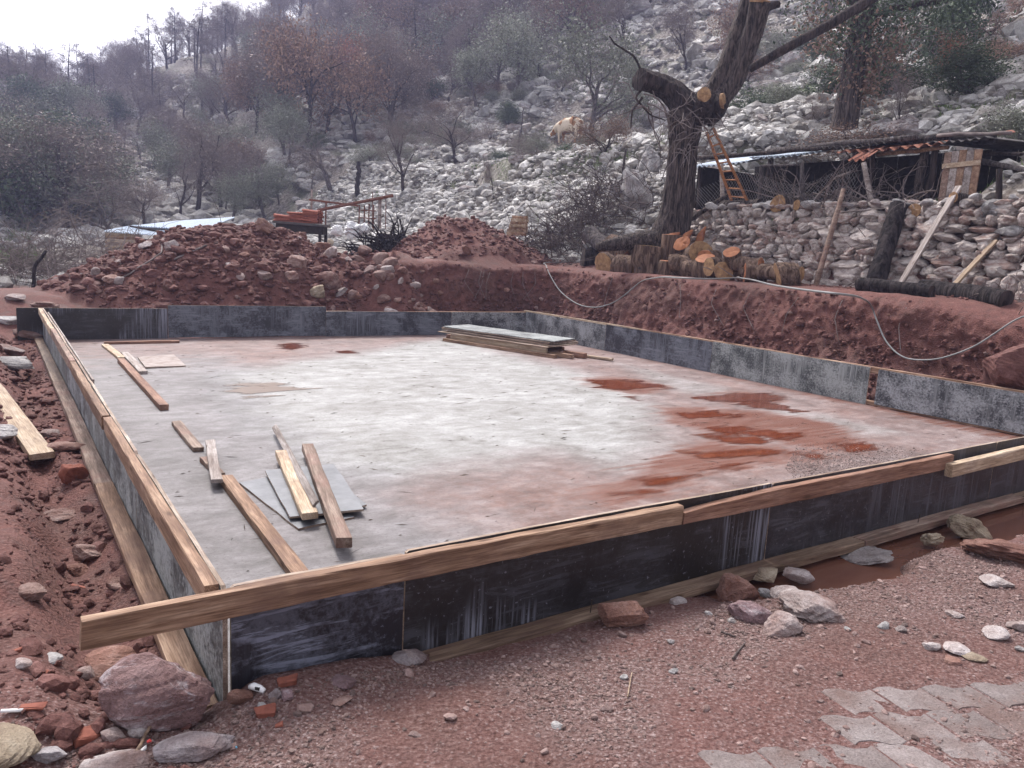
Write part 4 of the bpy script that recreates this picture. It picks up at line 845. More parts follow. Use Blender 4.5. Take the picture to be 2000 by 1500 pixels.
pm_uv = np.array([uv(atz(x, y, .09)) for x, y in pmask])
origin = atz(1790, 1420, .09); PAVED = []
for r in range(-7, 7):
    for c in range(-9, 9):
        q = origin + dx * (c - .18 * r * 0 + .5 * (r % 2)) * pw + dy * r * ph; a, b = uv(q)
        if pdist(pm_uv, np.array([a]), np.array([b]))[0] > 0.0:
            g = np.random.default_rng(r * 50 + c + 999); o = link('paver', PMS[g.integers(5)], pav)
            z = .087 + g.normal(0, .0018); PAVED.append((a, b))
            Mw = Matrix.Translation((q[0], q[1], z)) @ Matrix.Rotation(math.atan2(dx[1], dx[0]) + g.normal(0, .02), 4, 'Z') @ Matrix.Rotation(g.normal(0, .012), 4, 'X')
            o.matrix_local = Matrix.Translation(Vector(pav.location)).inverted() @ Mw
# ------------------------------------------------------------------ gravel on the foreground (uncountable)
PEB = [rock(700 + k, 0, 6, 0, .2) for k in range(6)]
g = np.random.default_rng(5); n = 42000
uu = g.uniform(-3.0, 5.5, n * 3); vv_ = -np.abs(g.normal(0, 1.6, n * 3)) + .25 * (g.random(n * 3) < .1); 
cl = fbm(uu * 1.7, vv_ * 1.7, 401, 3); keep = (g.random(n * 3) < ss(-.25, .45, cl) * .95 + .04) & ((vv_ < -.14) | (uu < -.5)); uu, vv_ = uu[keep][:n], vv_[keep][:n]
zz2 = zuv(uu, vv_); ok = zz2 > -.02; uu, vv_, zz2 = uu[ok], vv_[ok], zz2[ok]
S = np.clip(g.lognormal(math.log(.0042), .5, len(uu)), .002, .02)
Pp = O + uu[:, None] * E1 + vv_[:, None] * E2; Pp[:, 2] = zz2 + S * .15
mb = MB(); scatter_rocks(mb, Pp, S, 6, PEB)
a = g.uniform(-2.5, 5.5, 900); b = -np.abs(g.normal(.15, 1.4, 900)) - .15; z = zuv(a, b); k_ = z > -.01; s = np.clip(g.lognormal(math.log(.009), .45, 900), .005, .028)[k_]; P = (O + a[:, None] * E1 + b[:, None] * E2)[k_]; P[:, 2] = z[k_] + s * .2; scatter_rocks(mb, P, s, 8, [rock(740 + k, 1, 8, .05, .2) for k in range(6)], tintr=(.3, 1.2))
MT['gravel'] = stone_mat('gravel_stone', [(.3, c4(.15, .095, .083)), (.5, c4(.235, .165, .15)), (.7, c4(.36, .28, .265))], 30, c4(.2, .11, .09), .4, attr=True, rndamt=.9)
setp(mb.obj('gravel', MT['gravel']), 'fine pinkish gravel strewn over the foreground', None, None, 'stuff')
# rubble and clods of the left bank, heaps and banks (uncountable)
PEB2 = [rock(720 + k, 1, 8, .07, .2) for k in range(8)]
def strew(n, u0, u1, v0, v1, smin, smax, seed, maskf=None, sig=.6, med=None):
    g = np.random.default_rng(seed); a = g.uniform(u0, u1, n); b = g.uniform(v0, v1, n)
    if maskf is not None: k = maskf(a, b, g); a, b = a[k], b[k]
    s = np.clip(g.lognormal(math.log(med or smin * 1.8), sig, len(a)), smin, smax); P = O + a[:, None] * E1 + b[:, None] * E2; P[:, 2] = zuv(a, b) + s * .15
    return P, s
mb = MB()
P, s = strew(20000, -3.5, -.13, -.5, 11, .006, .07, 21, lambda a, b, g: g.random(len(a)) < .55 + .6 * fbm(a * 2, b * 2, 411), .65, .012); scatter_rocks(mb, P, s, 22, PEB2)
P, s = strew(12000, -.5, 8, 11.3, 17, .015, .13, 23, lambda a, b, g: heap1(a, b) > .05, .65, .028); scatter_rocks(mb, P, s, 24, PEB2)
P, s = strew(2600, 7, 12, 12.6, 17, .02, .1, 25, None, .5, .03); scatter_rocks(mb, P, s, 26, PEB2)
P, s = strew(5200, 9.2, 10.3, -1, 12, .008, .06, 27, lambda a, b, g: g.random(len(a)) < ss(10.1, 9.5, a), .6, .014); scatter_rocks(mb, P, s, 28, PEB2)
P, s = strew(900, 6, 10.5, 11.4, 12.4, .015, .07, 29, None, .5, .025); scatter_rocks(mb, P, s, 30, PEB2)
P, s = strew(4500, 10.75, 11.9, -1, 12, .006, .04, 31, None, .5, .018); scatter_rocks(mb, P, s, 32, PEB2)
g = np.random.default_rng(35); n = 5200; s1 = g.uniform(0, 17.2, n); t1 = np.clip(np.abs(g.normal(0, .42, n)), .02, .96); s = np.clip(g.lognormal(math.log(.017), .6, n), .006, .07); P = bank_pt(s1, t1, .02); scatter_rocks(mb, P, s, 36, PEB2, (.6, 1.), tilt=.8)
setp(mb.obj('soil_clods', MT['clod']), 'crumbs and clods of wet red soil', None, None, 'stuff')
# ------------------------------------------------------------------ spoil heap stones: individuals
def pxy(p):
    q = np.asarray(p, float) - C0; zc = q[1] * cp - q[2] * sp; b = (q[1] * sp + q[2] * cp) / zc; a = q[0] / zc
    return 1000 + (a * cr + b * sr) * F, 750 - (-a * sr + b * cr) * F
def heap_label(p, w, mat):
    X, Y = pxy(p); tone = {'heap_stone': 'muddy pink', 'rust_stone': 'dark red-brown', 'pale_stone': 'pale'}[mat]; sz = 'large' if w > .24 else 'small' if w < .13 else 'fist-sized'
    row = 'near the crest' if Y < 475 else 'halfway up' if Y < 540 else 'at the foot'; part = 'the far left end' if X < 200 else 'the left flank' if X < 330 else 'the left middle' if X < 440 else 'the middle' if X < 550 else 'the right middle' if X < 640 else 'the right end'
    return f'{sz} {tone} stone {row} of the big red heap, {part}'
def heap_stone(u, v, w, mat='heap_stone', label=None, group=None, seed=0, asp=.65, p=None):
    z = float(zuv(u, v)); p = W(u, v, z); dep = float((p - C0) @ np.array([0, cp, -sp])); 
    return stone(0, 0, w * F / dep, asp, mat, label, group, seed, 2, .35, .8, p=p, tilt=.3, rough=.05, round_=.02, planes=7)
hs_px = [(335, 485, 34, 'pale boulder jutting from the upper left of the red spoil heap', 'pale_stone', 1.1), (580, 520, 48, 'big pinkish rock halfway up the red spoil heap', 'heap_stone', .9), (285, 482, 36, 'flat whitish rock near the top left of the red heap', 'pale_stone', .45), (515, 540, 36, 'white-pink rock at the middle of the red heap', 'pale_stone', .7), (570, 545, 44, 'reddish rock beside the white-pink one on the heap', 'heap_stone', .7),
         (622, 575, 46, 'rounded tan boulder right behind the raised back panel', 'tan_stone', .8), (665, 578, 36, 'pale flat rock right of the tan boulder', 'pale_stone', .4), (690, 580, 30, 'muddy rock right of the pale flat one', 'heap_stone', .8), (640, 560, 60, 'large grey-pink rock above the tan boulder', 'heap_stone', .6), (630, 490, 40, 'dark muddy rock near the right end of the heap crest', 'rust_stone', .9), (515, 450, 46, 'dark boulder on the crest of the red heap', 'rust_stone', .8),
         (220, 548, 46, 'muddy rock at the lower left of the red heap', 'heap_stone', .5), (470, 545, 26, 'small white rock low on the red heap', 'pale_stone', .5), (447, 520, 24, 'small pale rock in the middle of the red heap', 'pale_stone', .6), (185, 540, 30, 'pale rock at the left toe of the red heap', 'pale_stone', .5), (540, 500, 36, 'muddy rock on the upper right of the red heap', 'heap_stone', .7), (230, 515, 20, 'whitish stone on the left flank of the red heap', 'pale_stone', .7), (440, 490, 22, 'small reddish white stone below the heap crest', 'heap_stone', .7),
         (910, 495, 30, 'dark rock half way down the conical soil heap', 'rust_stone', .7), (838, 508, 22, 'pale stone at the foot of the conical soil heap', 'pale_stone', .5), (810, 500, 22, 'pink stone left at the foot of the conical heap', 'heap_stone', .7), (1045, 518, 24, 'muddy stone where the hose comes over the bank', 'heap_stone', .7)]
for i, (x, y, w, lb, mt, a) in enumerate(hs_px): stone(x, y, w * .85, a * .9, mt, lb, 'rocks on the spoil heaps', 4300 + i, 3 if w > 30 else 2, .35, .8, tilt=.35, rough=.07, round_=.02, planes=8)
g = np.random.default_rng(77); k = 0
while k < 90:
    a, b = g.uniform(-.2, 7.0), g.uniform(11.5, 15.0)
    if heap1(a, b) < .1: continue
    w_ = float(np.clip(g.lognormal(math.log(.12), .5), .06, .4)); m_ = ['heap_stone', 'heap_stone', 'rust_stone', 'rust_stone', 'heap_stone', 'pale_stone'][g.integers(6)]
    heap_stone(a, b, w_, m_, heap_label(W(a, b, float(zuv(a, b))), w_, m_), 'stones embedded in the big spoil heap', 4400 + k); k += 1
for k in range(26): a, b = g.uniform(7.6, 11.2), g.uniform(12.7, 14.6); heap_stone(a, b, g.uniform(.08, .2), 'heap_stone', 'muddy pebble stone in the conical soil heap', 'stones in the conical soil heap', 4600 + k)
for k in range(46):
    a = g.uniform(5.7, 7.3); b = g.uniform(11.35, 12.6); heap_stone(a, b, float(np.clip(g.lognormal(math.log(.2), .35), .1, .42)), ['heap_stone', 'pale_stone', 'heap_stone'][g.integers(3)], 'pinkish rubble stone tumbled at the end of the cut bank', 'rubble at the end of the cut bank', 4700 + k)
# big soil covered boulder at the right edge of the pit
stone(1990, 735, 185, .62, 'clod', 'huge soil-covered boulder at the right edge of the pit', None, 4800, 4, .2, .8, p=atu(1998, 752, 9.62), rough=.03, round_=.3)
sk = lambda x, y, dz=.03: h_(x, y, dz)
stick([sk(318, 470), sk(315, 500), sk(240, 545)], .02, 'twig', 'long bent pale branch lying on the left of the red heap', 'branch', 'branch')
stick([sk(340, 510), sk(390, 488), sk(403, 482)], .02, 'twig', 'curved root sticking out of the red heap', 'root', 'root')
stick([sk(105, 535), sk(160, 540)], .03, 'wood_grey', 'grey pole lying at the left toe of the heap', 'pole', 'pole')
g = np.random.default_rng(99)
for k in range(40):
    s1 = np.array([g.uniform(3.6, 16.9)]); t1 = np.array([g.uniform(.3, .93)]); w = float(np.clip(g.lognormal(math.log(.07), .5), .03, .2)); p = bank_pt(s1, t1, .03)[0]; X, Y = pxy(p)
    if X > 2000: continue
    dep = float((p - C0) @ np.array([0, cp, -sp])); stone(0, 0, w * F / dep, .7, 'rust_stone' if k % 3 else 'heap_stone', f"stone stuck in the earth bank {'behind the back panels' if X < 1060 else 'below the left hose loop' if X < 1280 else 'under the log pile' if X < 1500 else 'under the leaning posts' if X < 1780 else 'near the right hose loop'}", 'stones stuck in the earth bank', 5200 + k, 2, .3, p=p)
for k in range(14):
    s1 = np.array([g.uniform(4, 16.8)]); p = bank_pt(s1, np.array([.9]), .06)[0]; q1 = bank_pt(s1 + g.normal(0, .1), np.array([.7]), .05)[0]; q2 = bank_pt(s1 + g.normal(0, .2), np.array([.45]), .06)[0]; X, Y = pxy(p); stick([p, q1, q2], .006, 'twig', 'thin root hanging out of the ' + ('back' if X < 1080 else 'right') + ' earth bank', 'root', 'root', 'roots hanging from the bank')
# ------------------------------------------------------------------ grey hose along the bank
MT['hose'] = simple('grey_hose', c4(.13, .135, .135), c4(.22, .225, .225), 4, .5, .4, 0)
hp = [W(11.3, 12.6, 1.6), atz(1058, 512, 1.56)] + [atu(x, y, uu_) for x, y, uu_ in [(1066, 520, 10.1), (1078, 545, 10.0), (1095, 572, 9.9), (1130, 597, 9.85), (1165, 602, 9.85), (1200, 592, 9.9), (1230, 568, 10.0), (1256, 545, 10.15)]] + [atz(x, y, 1.55) for x, y in [(1310, 541), (1380, 546), (1440, 542), (1470, 546), (1510, 558), (1600, 570), (1670, 577)]] + [atu(x, y, uu_) for x, y, uu_ in [(1700, 590, 10.15), (1712, 625, 10.05), (1728, 665, 9.95), (1750, 690, 9.85), (1775, 703, 9.8), (1830, 704, 9.8), (1900, 680, 9.85), (1945, 650, 9.95), (1985, 622, 10.05), (2040, 605, 10.2)]]
hp = np.array(hp); t = np.linspace(0, len(hp) - 1, 180); Q = np.stack([np.interp(t, range(len(hp)), hp[:, k]) for k in range(3)], 1)
for _ in range(6): Q[1:-1] = (Q[:-2] + 2 * Q[1:-1] + Q[2:]) / 4
qz = zxy(Q[:, 0], Q[:, 1]); Q[:, 2] = np.where(Q[:, 2] > 1.4, np.maximum(Q[:, 2], qz + .03), Q[:, 2])
for _i in range(len(Q)):
    _u, _v = uv(Q[_i]); _t = Q[_i, 2] / 1.46
    if _v < 11.6 and _t < 1.02:
        _f = 10.12 - float(np.interp(_t, BO[:, 0], BO[:, 1])) - .075
        if _u > _f: Q[_i] += E1 * (_f - _u)
    elif _t >= .98 and _u < 11.4: Q[_i, 2] = max(Q[_i, 2], 1.53)
for _ in range(3): Q[1:-1] = (Q[:-2] + 2 * Q[1:-1] + Q[2:]) / 4
V, Fs = tube(Q, .011, 8); mb = MB(); mb.add(V, Fs); setp(mb.obj('hose', MT['hose'], None, Q[0], True), 'grey hose hanging in loops over the red earth bank', 'hose')
# ------------------------------------------------------------------ dry stone wall behind the bank
wall = thing('dry_stone_wall', 'dry stone retaining wall of pale pink limestone below the shed', 'wall', W(11.85, 5, 1.45)); wall['kind'] = 'thing'
WM = [rock(1500 + k, 2, 6, .08, .03) for k in range(14)]
WME = []
for V, Fc in WM:
    V = V / (V.max(0) - V.min(0)); mb = MB(); mb.add(V - (V.max(0) + V.min(0)) / 2, Fc); WME.append(mb.mesh('stone', MT['wall_stone'], False))
g = np.random.default_rng(88); s_ = 0.0; slopeL = 1.62; rows = []; nst = 0
def wallpt(v, s):
    h = s / slopeL; u = 11.86 + .58 * h ** 1.1; z = 1.42 + 1.5 * h
    return u, z
while s_ < slopeL:
    rh = g.uniform(.10, .22) * (1.15 if s_ < .6 else .95); v = 1.2 + g.uniform(-.3, 0)
    while v < 10.3:
        wd_ = float(np.clip(g.lognormal(math.log(.27), .42), .1, .72)) * (.72 if v > 7.4 else 1.0); hh = rh * g.uniform(.8, 1.3) * (1.35 if wd_ > .45 else 1)
        vc = v + wd_ / 2; top = slopeL * (1 - .1 * ss(8.6, 10.3, vc)) 
        if s_ < top and nst < 400:
            u, z = wallpt(vc, s_ + rh / 2 + g.normal(0, .015)); o = link('stone', WME[g.integers(len(WME))], wall)
            M = Matrix.Translation(Vector(W(u + g.normal(0, .03), vc, z) - W(11.85, 5, 1.45))) @ Matrix.Rotation(TH + math.pi / 2 + g.normal(0, .12), 4, 'Z') @ Matrix.Rotation(g.normal(0, .10), 4, 'Y') @ Matrix.Rotation(g.normal(0, .2), 4, 'X') @ Matrix.Diagonal((wd_ * 1.06, g.uniform(.25, .4), hh * 1.22, 1))
            o.matrix_local = M; nst += 1
        v += wd_ * .97
    s_ += rh
# capping stones on the terrace lip
for k in range(40):
    v = g.uniform(1.2, 10); stone(0, 0, g.uniform(10, 30), .6, 'lime', ('loose limestone on the wall lip ' + ('at the far right end' if v < 2.6 else 'right of the door' if v < 3.9 else 'below the plank door' if v < 4.9 else 'by the top of the grey leaning plank' if v < 5.6 else 'by the charred beam' if v < 6.4 else 'by the thin brown pole' if v < 7.3 else 'between fence posts' if v < 8.3 else 'below the ladder' if v < 9.2 else 'beside the cut tree')), 'loose stones along the wall top', 4900 + k, 2, .2, .8, p=W(g.uniform(12.25, 12.6), v, float(zuv(12.6, v))))
# ------------------------------------------------------------------ logs
def log(c, d, L, r, label, mat='bark', cut='cut', group='freshly cut logs under the big tree', name='log', seed=0, n=12):
    """c: centre of the log, d: direction"""
    g = np.random.default_rng(seed + 5000); d = np.asarray(d, float); d /= np.linalg.norm(d); c = np.asarray(c, float)
    t = thing(name, label, 'log', c, group); ts = np.linspace(-L / 2, L / 2, 6); P = d[None] * ts[:, None] + g.normal(0, r * .04, (6, 3)); P[0] = d * ts[0]; P[-1] = d * ts[-1]
    R = r * (1 + g.normal(0, .05, 6)); V, Fs = tube(P, R, n, False); k = 1 + .10 * np.sin(np.arange(n) * 2 * math.pi / n * 2 + g.uniform(0, 6)) + g.normal(0, .03, n)
    V = (V.reshape(6, n, 3) - P[:, None]) * k[None, :, None] + P[:, None]; V3 = V
    mb = MB(); mb.add(V.reshape(-1, 3), Fs); link('bark', mb.mesh('bark', MT[mat], True), t)
    for e, sg in ((0, -1), (5, 1)):
        ring = P[e] + (V3[e] - P[e]) * .965 + d * sg * .004; mb = MB(); inner = P[e] + (ring - P[e]) * .5 + d * sg * .008 + g.normal(0, .004, ring.shape); cc = P[e] + d * sg * .01
        Vv = np.concatenate([V3[e], ring, inner, [cc]]); ff = [(i, (i + 1) % n, n + (i + 1) % n, n + i) for i in range(n)] + [(n + i, n + (i + 1) % n, 2 * n + (i + 1) % n, 2 * n + i) for i in range(n)] + [(2 * n + i, 2 * n + (i + 1) % n, 3 * n) for i in range(n)]
        mb.add(Vv, ff); link('cut_face', mb.mesh('cut_face', MT[cut]), t)
    return t
toC = -E1 * .9 - E2 * .25; al = E2; upv = np.array([0, 0, 1.])
LG = [(1155, 510, .34, .20, al * .6 + toC, 'thick dark log at the left end of the log pile', 'bark_burnt', 'bark_dark'), (1192, 518, .45, .17, toC, 'log with a round yellow cut face turned to the slab', 'bark_log', 'cut'), (1225, 522, .4, .18, al + toC * .4, 'barrel-like brown log right of the yellow-faced one', 'bark_log', 'cut'),
      (1268, 516, .5, .26, upv + al * .15, 'big upright block of log in the middle of the pile', 'bark_log', 'cut'), (1310, 505, .7, .17, upv, 'tall upright log leaning on the tree foot', 'bark_log', 'cut_red'), (1308, 532, .3, .17, upv, 'short stump under the tall upright log', 'bark_log', 'cut_red'), (1358, 502, .4, .17, al * -1 + toC * .8 + upv * .3, 'brown log with a split orange side right of the trunk', 'bark_log', 'cut'),
      (1358, 532, .42, .14, al * 1 + toC * .25, 'low log lying sideways with an orange end', 'bark_log', 'cut'), (1398, 525, .3, .12, toC + al * .3, 'small log with pale split wood beside the low log', 'bark_log', 'cut'), (1415, 534, .32, .14, toC - al * .4, 'log with a bright orange cut end near the hose', 'bark_log', 'cut'), (1432, 515, .35, .12, toC * .6 + upv * .8, 'split log standing askew with torn orange wood', 'bark_log', 'cut_red'),
      (1540, 545, .3, .19, toC * .9 + al * .15, 'last log on the right showing a wide orange face', 'bark_log', 'cut'), (1505, 535, .9, .09, al + toC * .15, 'long thin dark log before the last orange one', 'bark_log', 'cut'), (1205, 488, .4, .17, al + upv * .2, 'mud-caked log in the second row, left', 'bark_log', 'cut_red'), (1245, 486, .5, .16, al, 'brown log in the second row behind the upright block', 'bark_log', 'cut'),
      (1165, 470, .5, .13, al + upv * .5, 'short grey stub sticking up behind the dark log', 'bark_grey', 'cut'), (1340, 488, .35, .12, toC + upv * .4, 'wedge of split orange wood at the tree foot', 'bark_log', 'cut_red'), (1460, 520, .4, .11, al + toC * .3, 'dark small log half hidden left of the long thin one', 'bark_log', 'cut_red'), (1385, 505, .3, .11, toC, 'small log on top of the row right of trunk', 'bark_log', 'cut_red'), (1285, 478, .35, .17, toC * .5 + al, 'thick brown log resting against the root flare', 'bark_log', 'cut'), (1225, 500, .3, .17, upv * .6 + al, 'tilted brown block above the barrel-like log', 'bark_log', 'cut_red'), (1330, 520, .3, .15, al + toC * .6, 'squat log wedged below the split one', 'bark_log', 'cut'), (1378, 525, .28, .14, upv + toC * .3, 'upright short block beside the low log', 'bark_log', 'cut_red'), (1475, 538, .3, .13, al + toC, 'small dark block before the long thin log', 'bark_log', 'cut_red')]
for i, (x, y, L, r, d, lb, b, c) in enumerate(LG):
    if i in (6, 11): d = d + al * (.7 if i % 2 else -.7)
    back = .28 if y < 512 else 0.; p = atu(x, y, 10.98 + back); log(p + [0, 0, .03], d, L * 1.3, r * 1.4, lb, b, c, seed=i)
log((hit(1692, 570) + hit(1800, 582)) / 2 + [0, 0, .10], hit(1800, 582) - hit(1692, 570), 1.25, .115, 'charred log lying along the bank with its end cut square', 'bark_burnt', 'bark_dark', 'charred logs on the bank', seed=41)
log((hit(1805, 575) + hit(1955, 600)) / 2 + [0, 0, .11], hit(1955, 600) - hit(1805, 575), 1.75, .125, 'longer charred log behind at the right end of the bank', 'bark_burnt', 'bark_dark', 'charred logs on the bank', seed=42)
for i, (x, y, r, lb) in enumerate([(1572, 403, .10, 'small orange-faced log on the wall top before the shed'), (1770, 412, .10, 'orange cut branch end on the wall top near the charred beam'), (1802, 413, .12, 'round log end with orange face near the shed door'), (1535, 400, .17, 'brown log with torn orange wood on the wall top'), (1445, 402, .11, 'dark log lying along the wall top below the ladder'), (1640, 408, .12, 'dark log on the wall top right of the fence posts'), (1878, 388, .08, 'small cut branch end below the plank door')]):
    p = hit(x, y + 8); p = W(12.55, uv(p)[1], float(zuv(12.6, uv(p)[1])) + r) if p is not None else None; p = atu(x, y, 12.55); log(p, (toC + al * .3) if i not in (4, 5) else al, .5 if i not in (4, 5) else 1.0, r, lb, 'bark', 'cut' if i not in (4, 5) else 'bark_dark', 'cut wood on the wall top', seed=60 + i)
# ------------------------------------------------------------------ posts leaning on the wall
def post(a, b, ua, ub, r0, r1, mat, label, name='post', cat='post', group='posts leaning on the stone wall', n=8, square=0):
    p0 = atu(*a, ua); p1 = atu(*b, ub)
    if square: return setp(plank(name, p0, p1, r0 * 2, r1 * 2, mat), label, cat, group)
    return_ = np.linspace(0, 1, 7)[:, None] * (p1 - p0)[None] + p0; V, Fs = tube(return_, np.linspace(r0, r1, 7) * (1 + .06 * np.sin(np.arange(7) * 2.1)), n); mb = MB(); mb.add(V, Fs)
    return setp(mb.obj(name, MT[mat], None, p0, True), label, cat, group)
post((1592, 562), (1648, 370), 11.55, 12.3, .05, .045, 'wood_old', 'thin brown pole leaning steeply on the stone wall')
post((1708, 558), (1755, 402), 11.45, 12.25, .16, .15, 'bark_burnt', 'thick charred beam leaning on the stone wall', n=10)
post((1758, 556), (1873, 364), 11.5, 12.4, .055, .02, 'wood_grey', 'long grey plank leaning on the wall right of the charred beam', square=1)
post((1856, 566), (1945, 470), 11.5, 12.1, .05, .018, 'wood_pale', 'short pale plank leaning on the wall at far right', square=1)
# ------------------------------------------------------------------ shed
sh = thing('shed', 'low animal shed with corrugated roof weighed down by poles behind the stone wall', 'shed', W(13.6, 7.5, 3.0))
SL = np.array(W(13.6, 7.5, 3.0))
def spart(name, mb, mat, smooth=False, parent=None): return mb.obj(name, MT[mat], parent or sh, SL, smooth)
MT['dark_board'] = simple('dark_shade_boards', c4(.012, .010, .009), c4(.045, .035, .03), 12, .9)  # shed's inner shade put into the near-black colour; also on table and hut
MT['tin'] = simple('blue_white_tin', c4(.42, .50, .60), c4(.60, .67, .76), 5, .4, .5, .1)
MT['rust_tin'] = simple('rusty_sheet', c4(.22, .08, .05), c4(.42, .19, .13), 5, .8, .3, .3)
MT['old_tin'] = simple('dark_tin', c4(.05, .045, .045), c4(.13, .115, .11), 5, .7)
def spole(name, a, b, r, mat, r1=None, n=8):
    a = np.array(a); b = np.array(b); Q = np.linspace(0, 1, 8)[:, None] * (b - a) + a; gg = np.random.default_rng(int(a[0] * 100) % 9999); Q[1:-1] += gg.normal(0, r * .25, (6, 3))
    V, Fs = tube(Q, np.linspace(r, r1 or r * .85, 8), n); mb = MB(); mb.add(V, Fs); return spart(name, mb, mat, True)
# roof sheets: corrugated along the depth
def corr(name, v0, v1, u0, u1, z0, z1, mat, tilt_v=0., pitch=.14, amp=.022, sag=.03):
    nvv = int(abs(v1 - v0) / pitch * 6) + 2; vs2 = np.linspace(v0, v1, nvv); us = np.linspace(u0, u1, 5); A, B = np.meshgrid(vs2, us, indexing='ij')
    Zt = z0 + (z1 - z0) * (B - u0) / (u1 - u0) + tilt_v * (A - v0) + amp * np.sin(A / pitch * 2 * math.pi) - sag * np.sin(math.pi * (A - v0) / (v1 - v0)); P3 = O + B[..., None] * E1 + A[..., None] * E2; P3[..., 2] = Zt; n1, n2 = A.shape
    ii, jj = np.meshgrid(np.arange(n1 - 1), np.arange(n2 - 1), indexing='ij'); q = ii * n2 + jj; Fq = np.stack([q, q + n2, q + n2 + 1, q + 1], -1).reshape(-1, 4)
    Vt = P3.reshape(-1, 3); m = len(Vt); edge = [k for k in range(n1 - 1)]
    mb = MB(); mb.add(np.concatenate([Vt, Vt - [0, 0, .006]]), np.concatenate([Fq, Fq[:, ::-1] + m, np.array([(k * n2, (k + 1) * n2, (k + 1) * n2 + m, k * n2 + m) for k in edge])])); return spart(name, mb, mat, True)
zf = lambda px, py, u: float(atu(px, py, u)[2])
vL, vR = 10.45, 4.75
zL, zR = zf(1360, 322, 13.0), zf(1800, 282, 13.0)
corr('roof_sheet', vL, 8.7, 12.95, 15.4, zL - .03, zL + .55, 'tin', (zR - zL) / (vR - vL) * 1.0); corr('roof_sheet', 8.75, 7.0, 12.98, 15.4, zL + .05, zL + .62, 'tin', (zR - zL) / (vR - vL)); corr('roof_sheet', 7.05, 5.6, 13.0, 15.4, zL + .14, zL + .62, 'old_tin', 0.)
corr('roof_sheet', 6.6, 4.6, 12.9, 15.4, zR - .02, zR + .5, 'rust_tin', 0, .22, .03); corr('roof_sheet', 6.15, 5.75, 12.62, 13.1, zR - .22, zR + .03, 'rust_tin', 0, .14, .03); corr('roof_sheet', 4.9, 3.9, 12.95, 15.4, zR + .03, zR + .2, 'old_tin')
for i, (x0, y0, x1, y1, r, m, u) in enumerate([(1362, 312, 1640, 292, .05, 'bark_dark', 13.05), (1500, 300, 1790, 272, .06, 'bark_grey', 13.1), (1580, 290, 1915, 268, .07, 'bark_dark', 13.5), (1760, 278, 1945, 276, .09, 'bark_burnt', 13.3), (1830, 270, 1975, 265, .035, 'twig', 13.2)]): spole('roof_pole', atu(x0, y0, u) + [0, 0, .04], atu(x1, y1, u) + [0, 0, .04], r, m)
zfl = 2.95
for v, r, m in [(10.3, .06, 'bark_dark'), (8.35, .07, 'bark'), (6.05, .07, 'bark_dark'), (5.05, .09, 'bark'), (4.85, .07, 'bark_dark')]: spole('post', W(13.2, v, zfl - .2), W(13.2, v, zL + (zR - zL) * (vL - v) / (vL - vR) + .02), r, m)
spole('lintel', W(13.12, 5.9, zR - .1), W(13.12, 4.6, zR - .07), .045, 'wood', n=6)
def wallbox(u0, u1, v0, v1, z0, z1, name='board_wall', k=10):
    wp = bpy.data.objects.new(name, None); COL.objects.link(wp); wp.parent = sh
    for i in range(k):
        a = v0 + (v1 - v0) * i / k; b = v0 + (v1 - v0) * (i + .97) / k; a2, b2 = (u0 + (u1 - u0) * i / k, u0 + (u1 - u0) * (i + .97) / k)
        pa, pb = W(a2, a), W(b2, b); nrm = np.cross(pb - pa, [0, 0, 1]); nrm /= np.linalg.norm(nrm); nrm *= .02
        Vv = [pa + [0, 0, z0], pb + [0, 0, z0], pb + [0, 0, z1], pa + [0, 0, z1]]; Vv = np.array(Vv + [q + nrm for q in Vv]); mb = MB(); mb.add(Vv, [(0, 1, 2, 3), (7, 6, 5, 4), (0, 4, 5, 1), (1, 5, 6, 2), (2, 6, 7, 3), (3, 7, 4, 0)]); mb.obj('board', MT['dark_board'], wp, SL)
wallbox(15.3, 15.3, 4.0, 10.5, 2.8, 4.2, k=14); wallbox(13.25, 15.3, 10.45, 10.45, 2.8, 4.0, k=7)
# door of vertical boards with a batten
dr = bpy.data.objects.new('door', None); COL.objects.link(dr); dr.parent = sh
d0 = uv(atu(1833, 390, 13.05))[1]; d1 = uv(atu(1905, 390, 13.05))[1]; zt, zb = zf(1870, 296, 13.05), zf(1870, 392, 13.05)
for i in range(5):
    a = d0 + (d1 - d0) * i / 5; b = d0 + (d1 - d0) * (i + .95) / 5; V, Fs = box((0, 0, 0), (abs(b - a), .025, zt - zb + .02 * ((i * 7) % 3)), rot(0, 0, TH + math.pi / 2)); mb = MB(); mb.add(V + W(13.05, (a + b) / 2, (zt + zb) / 2), Fs); mb.obj('board', MT[['wood_old', 'wood_grey', 'wood', 'wood_grey', 'wood'][i]], dr, SL)
V, Fs = box((0, 0, 0), (abs(d1 - d0), .03, .08), rot(0, .05, TH + math.pi / 2)); mb = MB(); mb.add(V + W(13.02, (d0 + d1) / 2, zt - .22), Fs); mb.obj('batten', MT['wood_pale'], dr, SL)
# chicken wire: thin diagonal wires, sagging
MT['wire'] = simple('rusty_wire', c4(.16, .15, .15), c4(.30, .29, .28), 6, .6, .4, 0)
mb = MB(); g = np.random.default_rng(3)
def netpt(v, h): return W(13.0 + .05 * math.sin(v * 3), v, 2.98 + h * (.62 + .16 * math.sin(v * 2.3)))
for k in range(64):
    v0 = 9.9 - k * .075
    for sg in (-1, 1):
        pts = [netpt(v0 + sg * .55 * t, t) for t in np.linspace(0, 1, 6) if 6.1 < v0 + sg * .55 * t < 10.2]
        if len(pts) > 1: V, Fs = tube(np.array(pts), .004, 3, False); mb.add(V, Fs)
spart('wire_net', mb, 'wire')
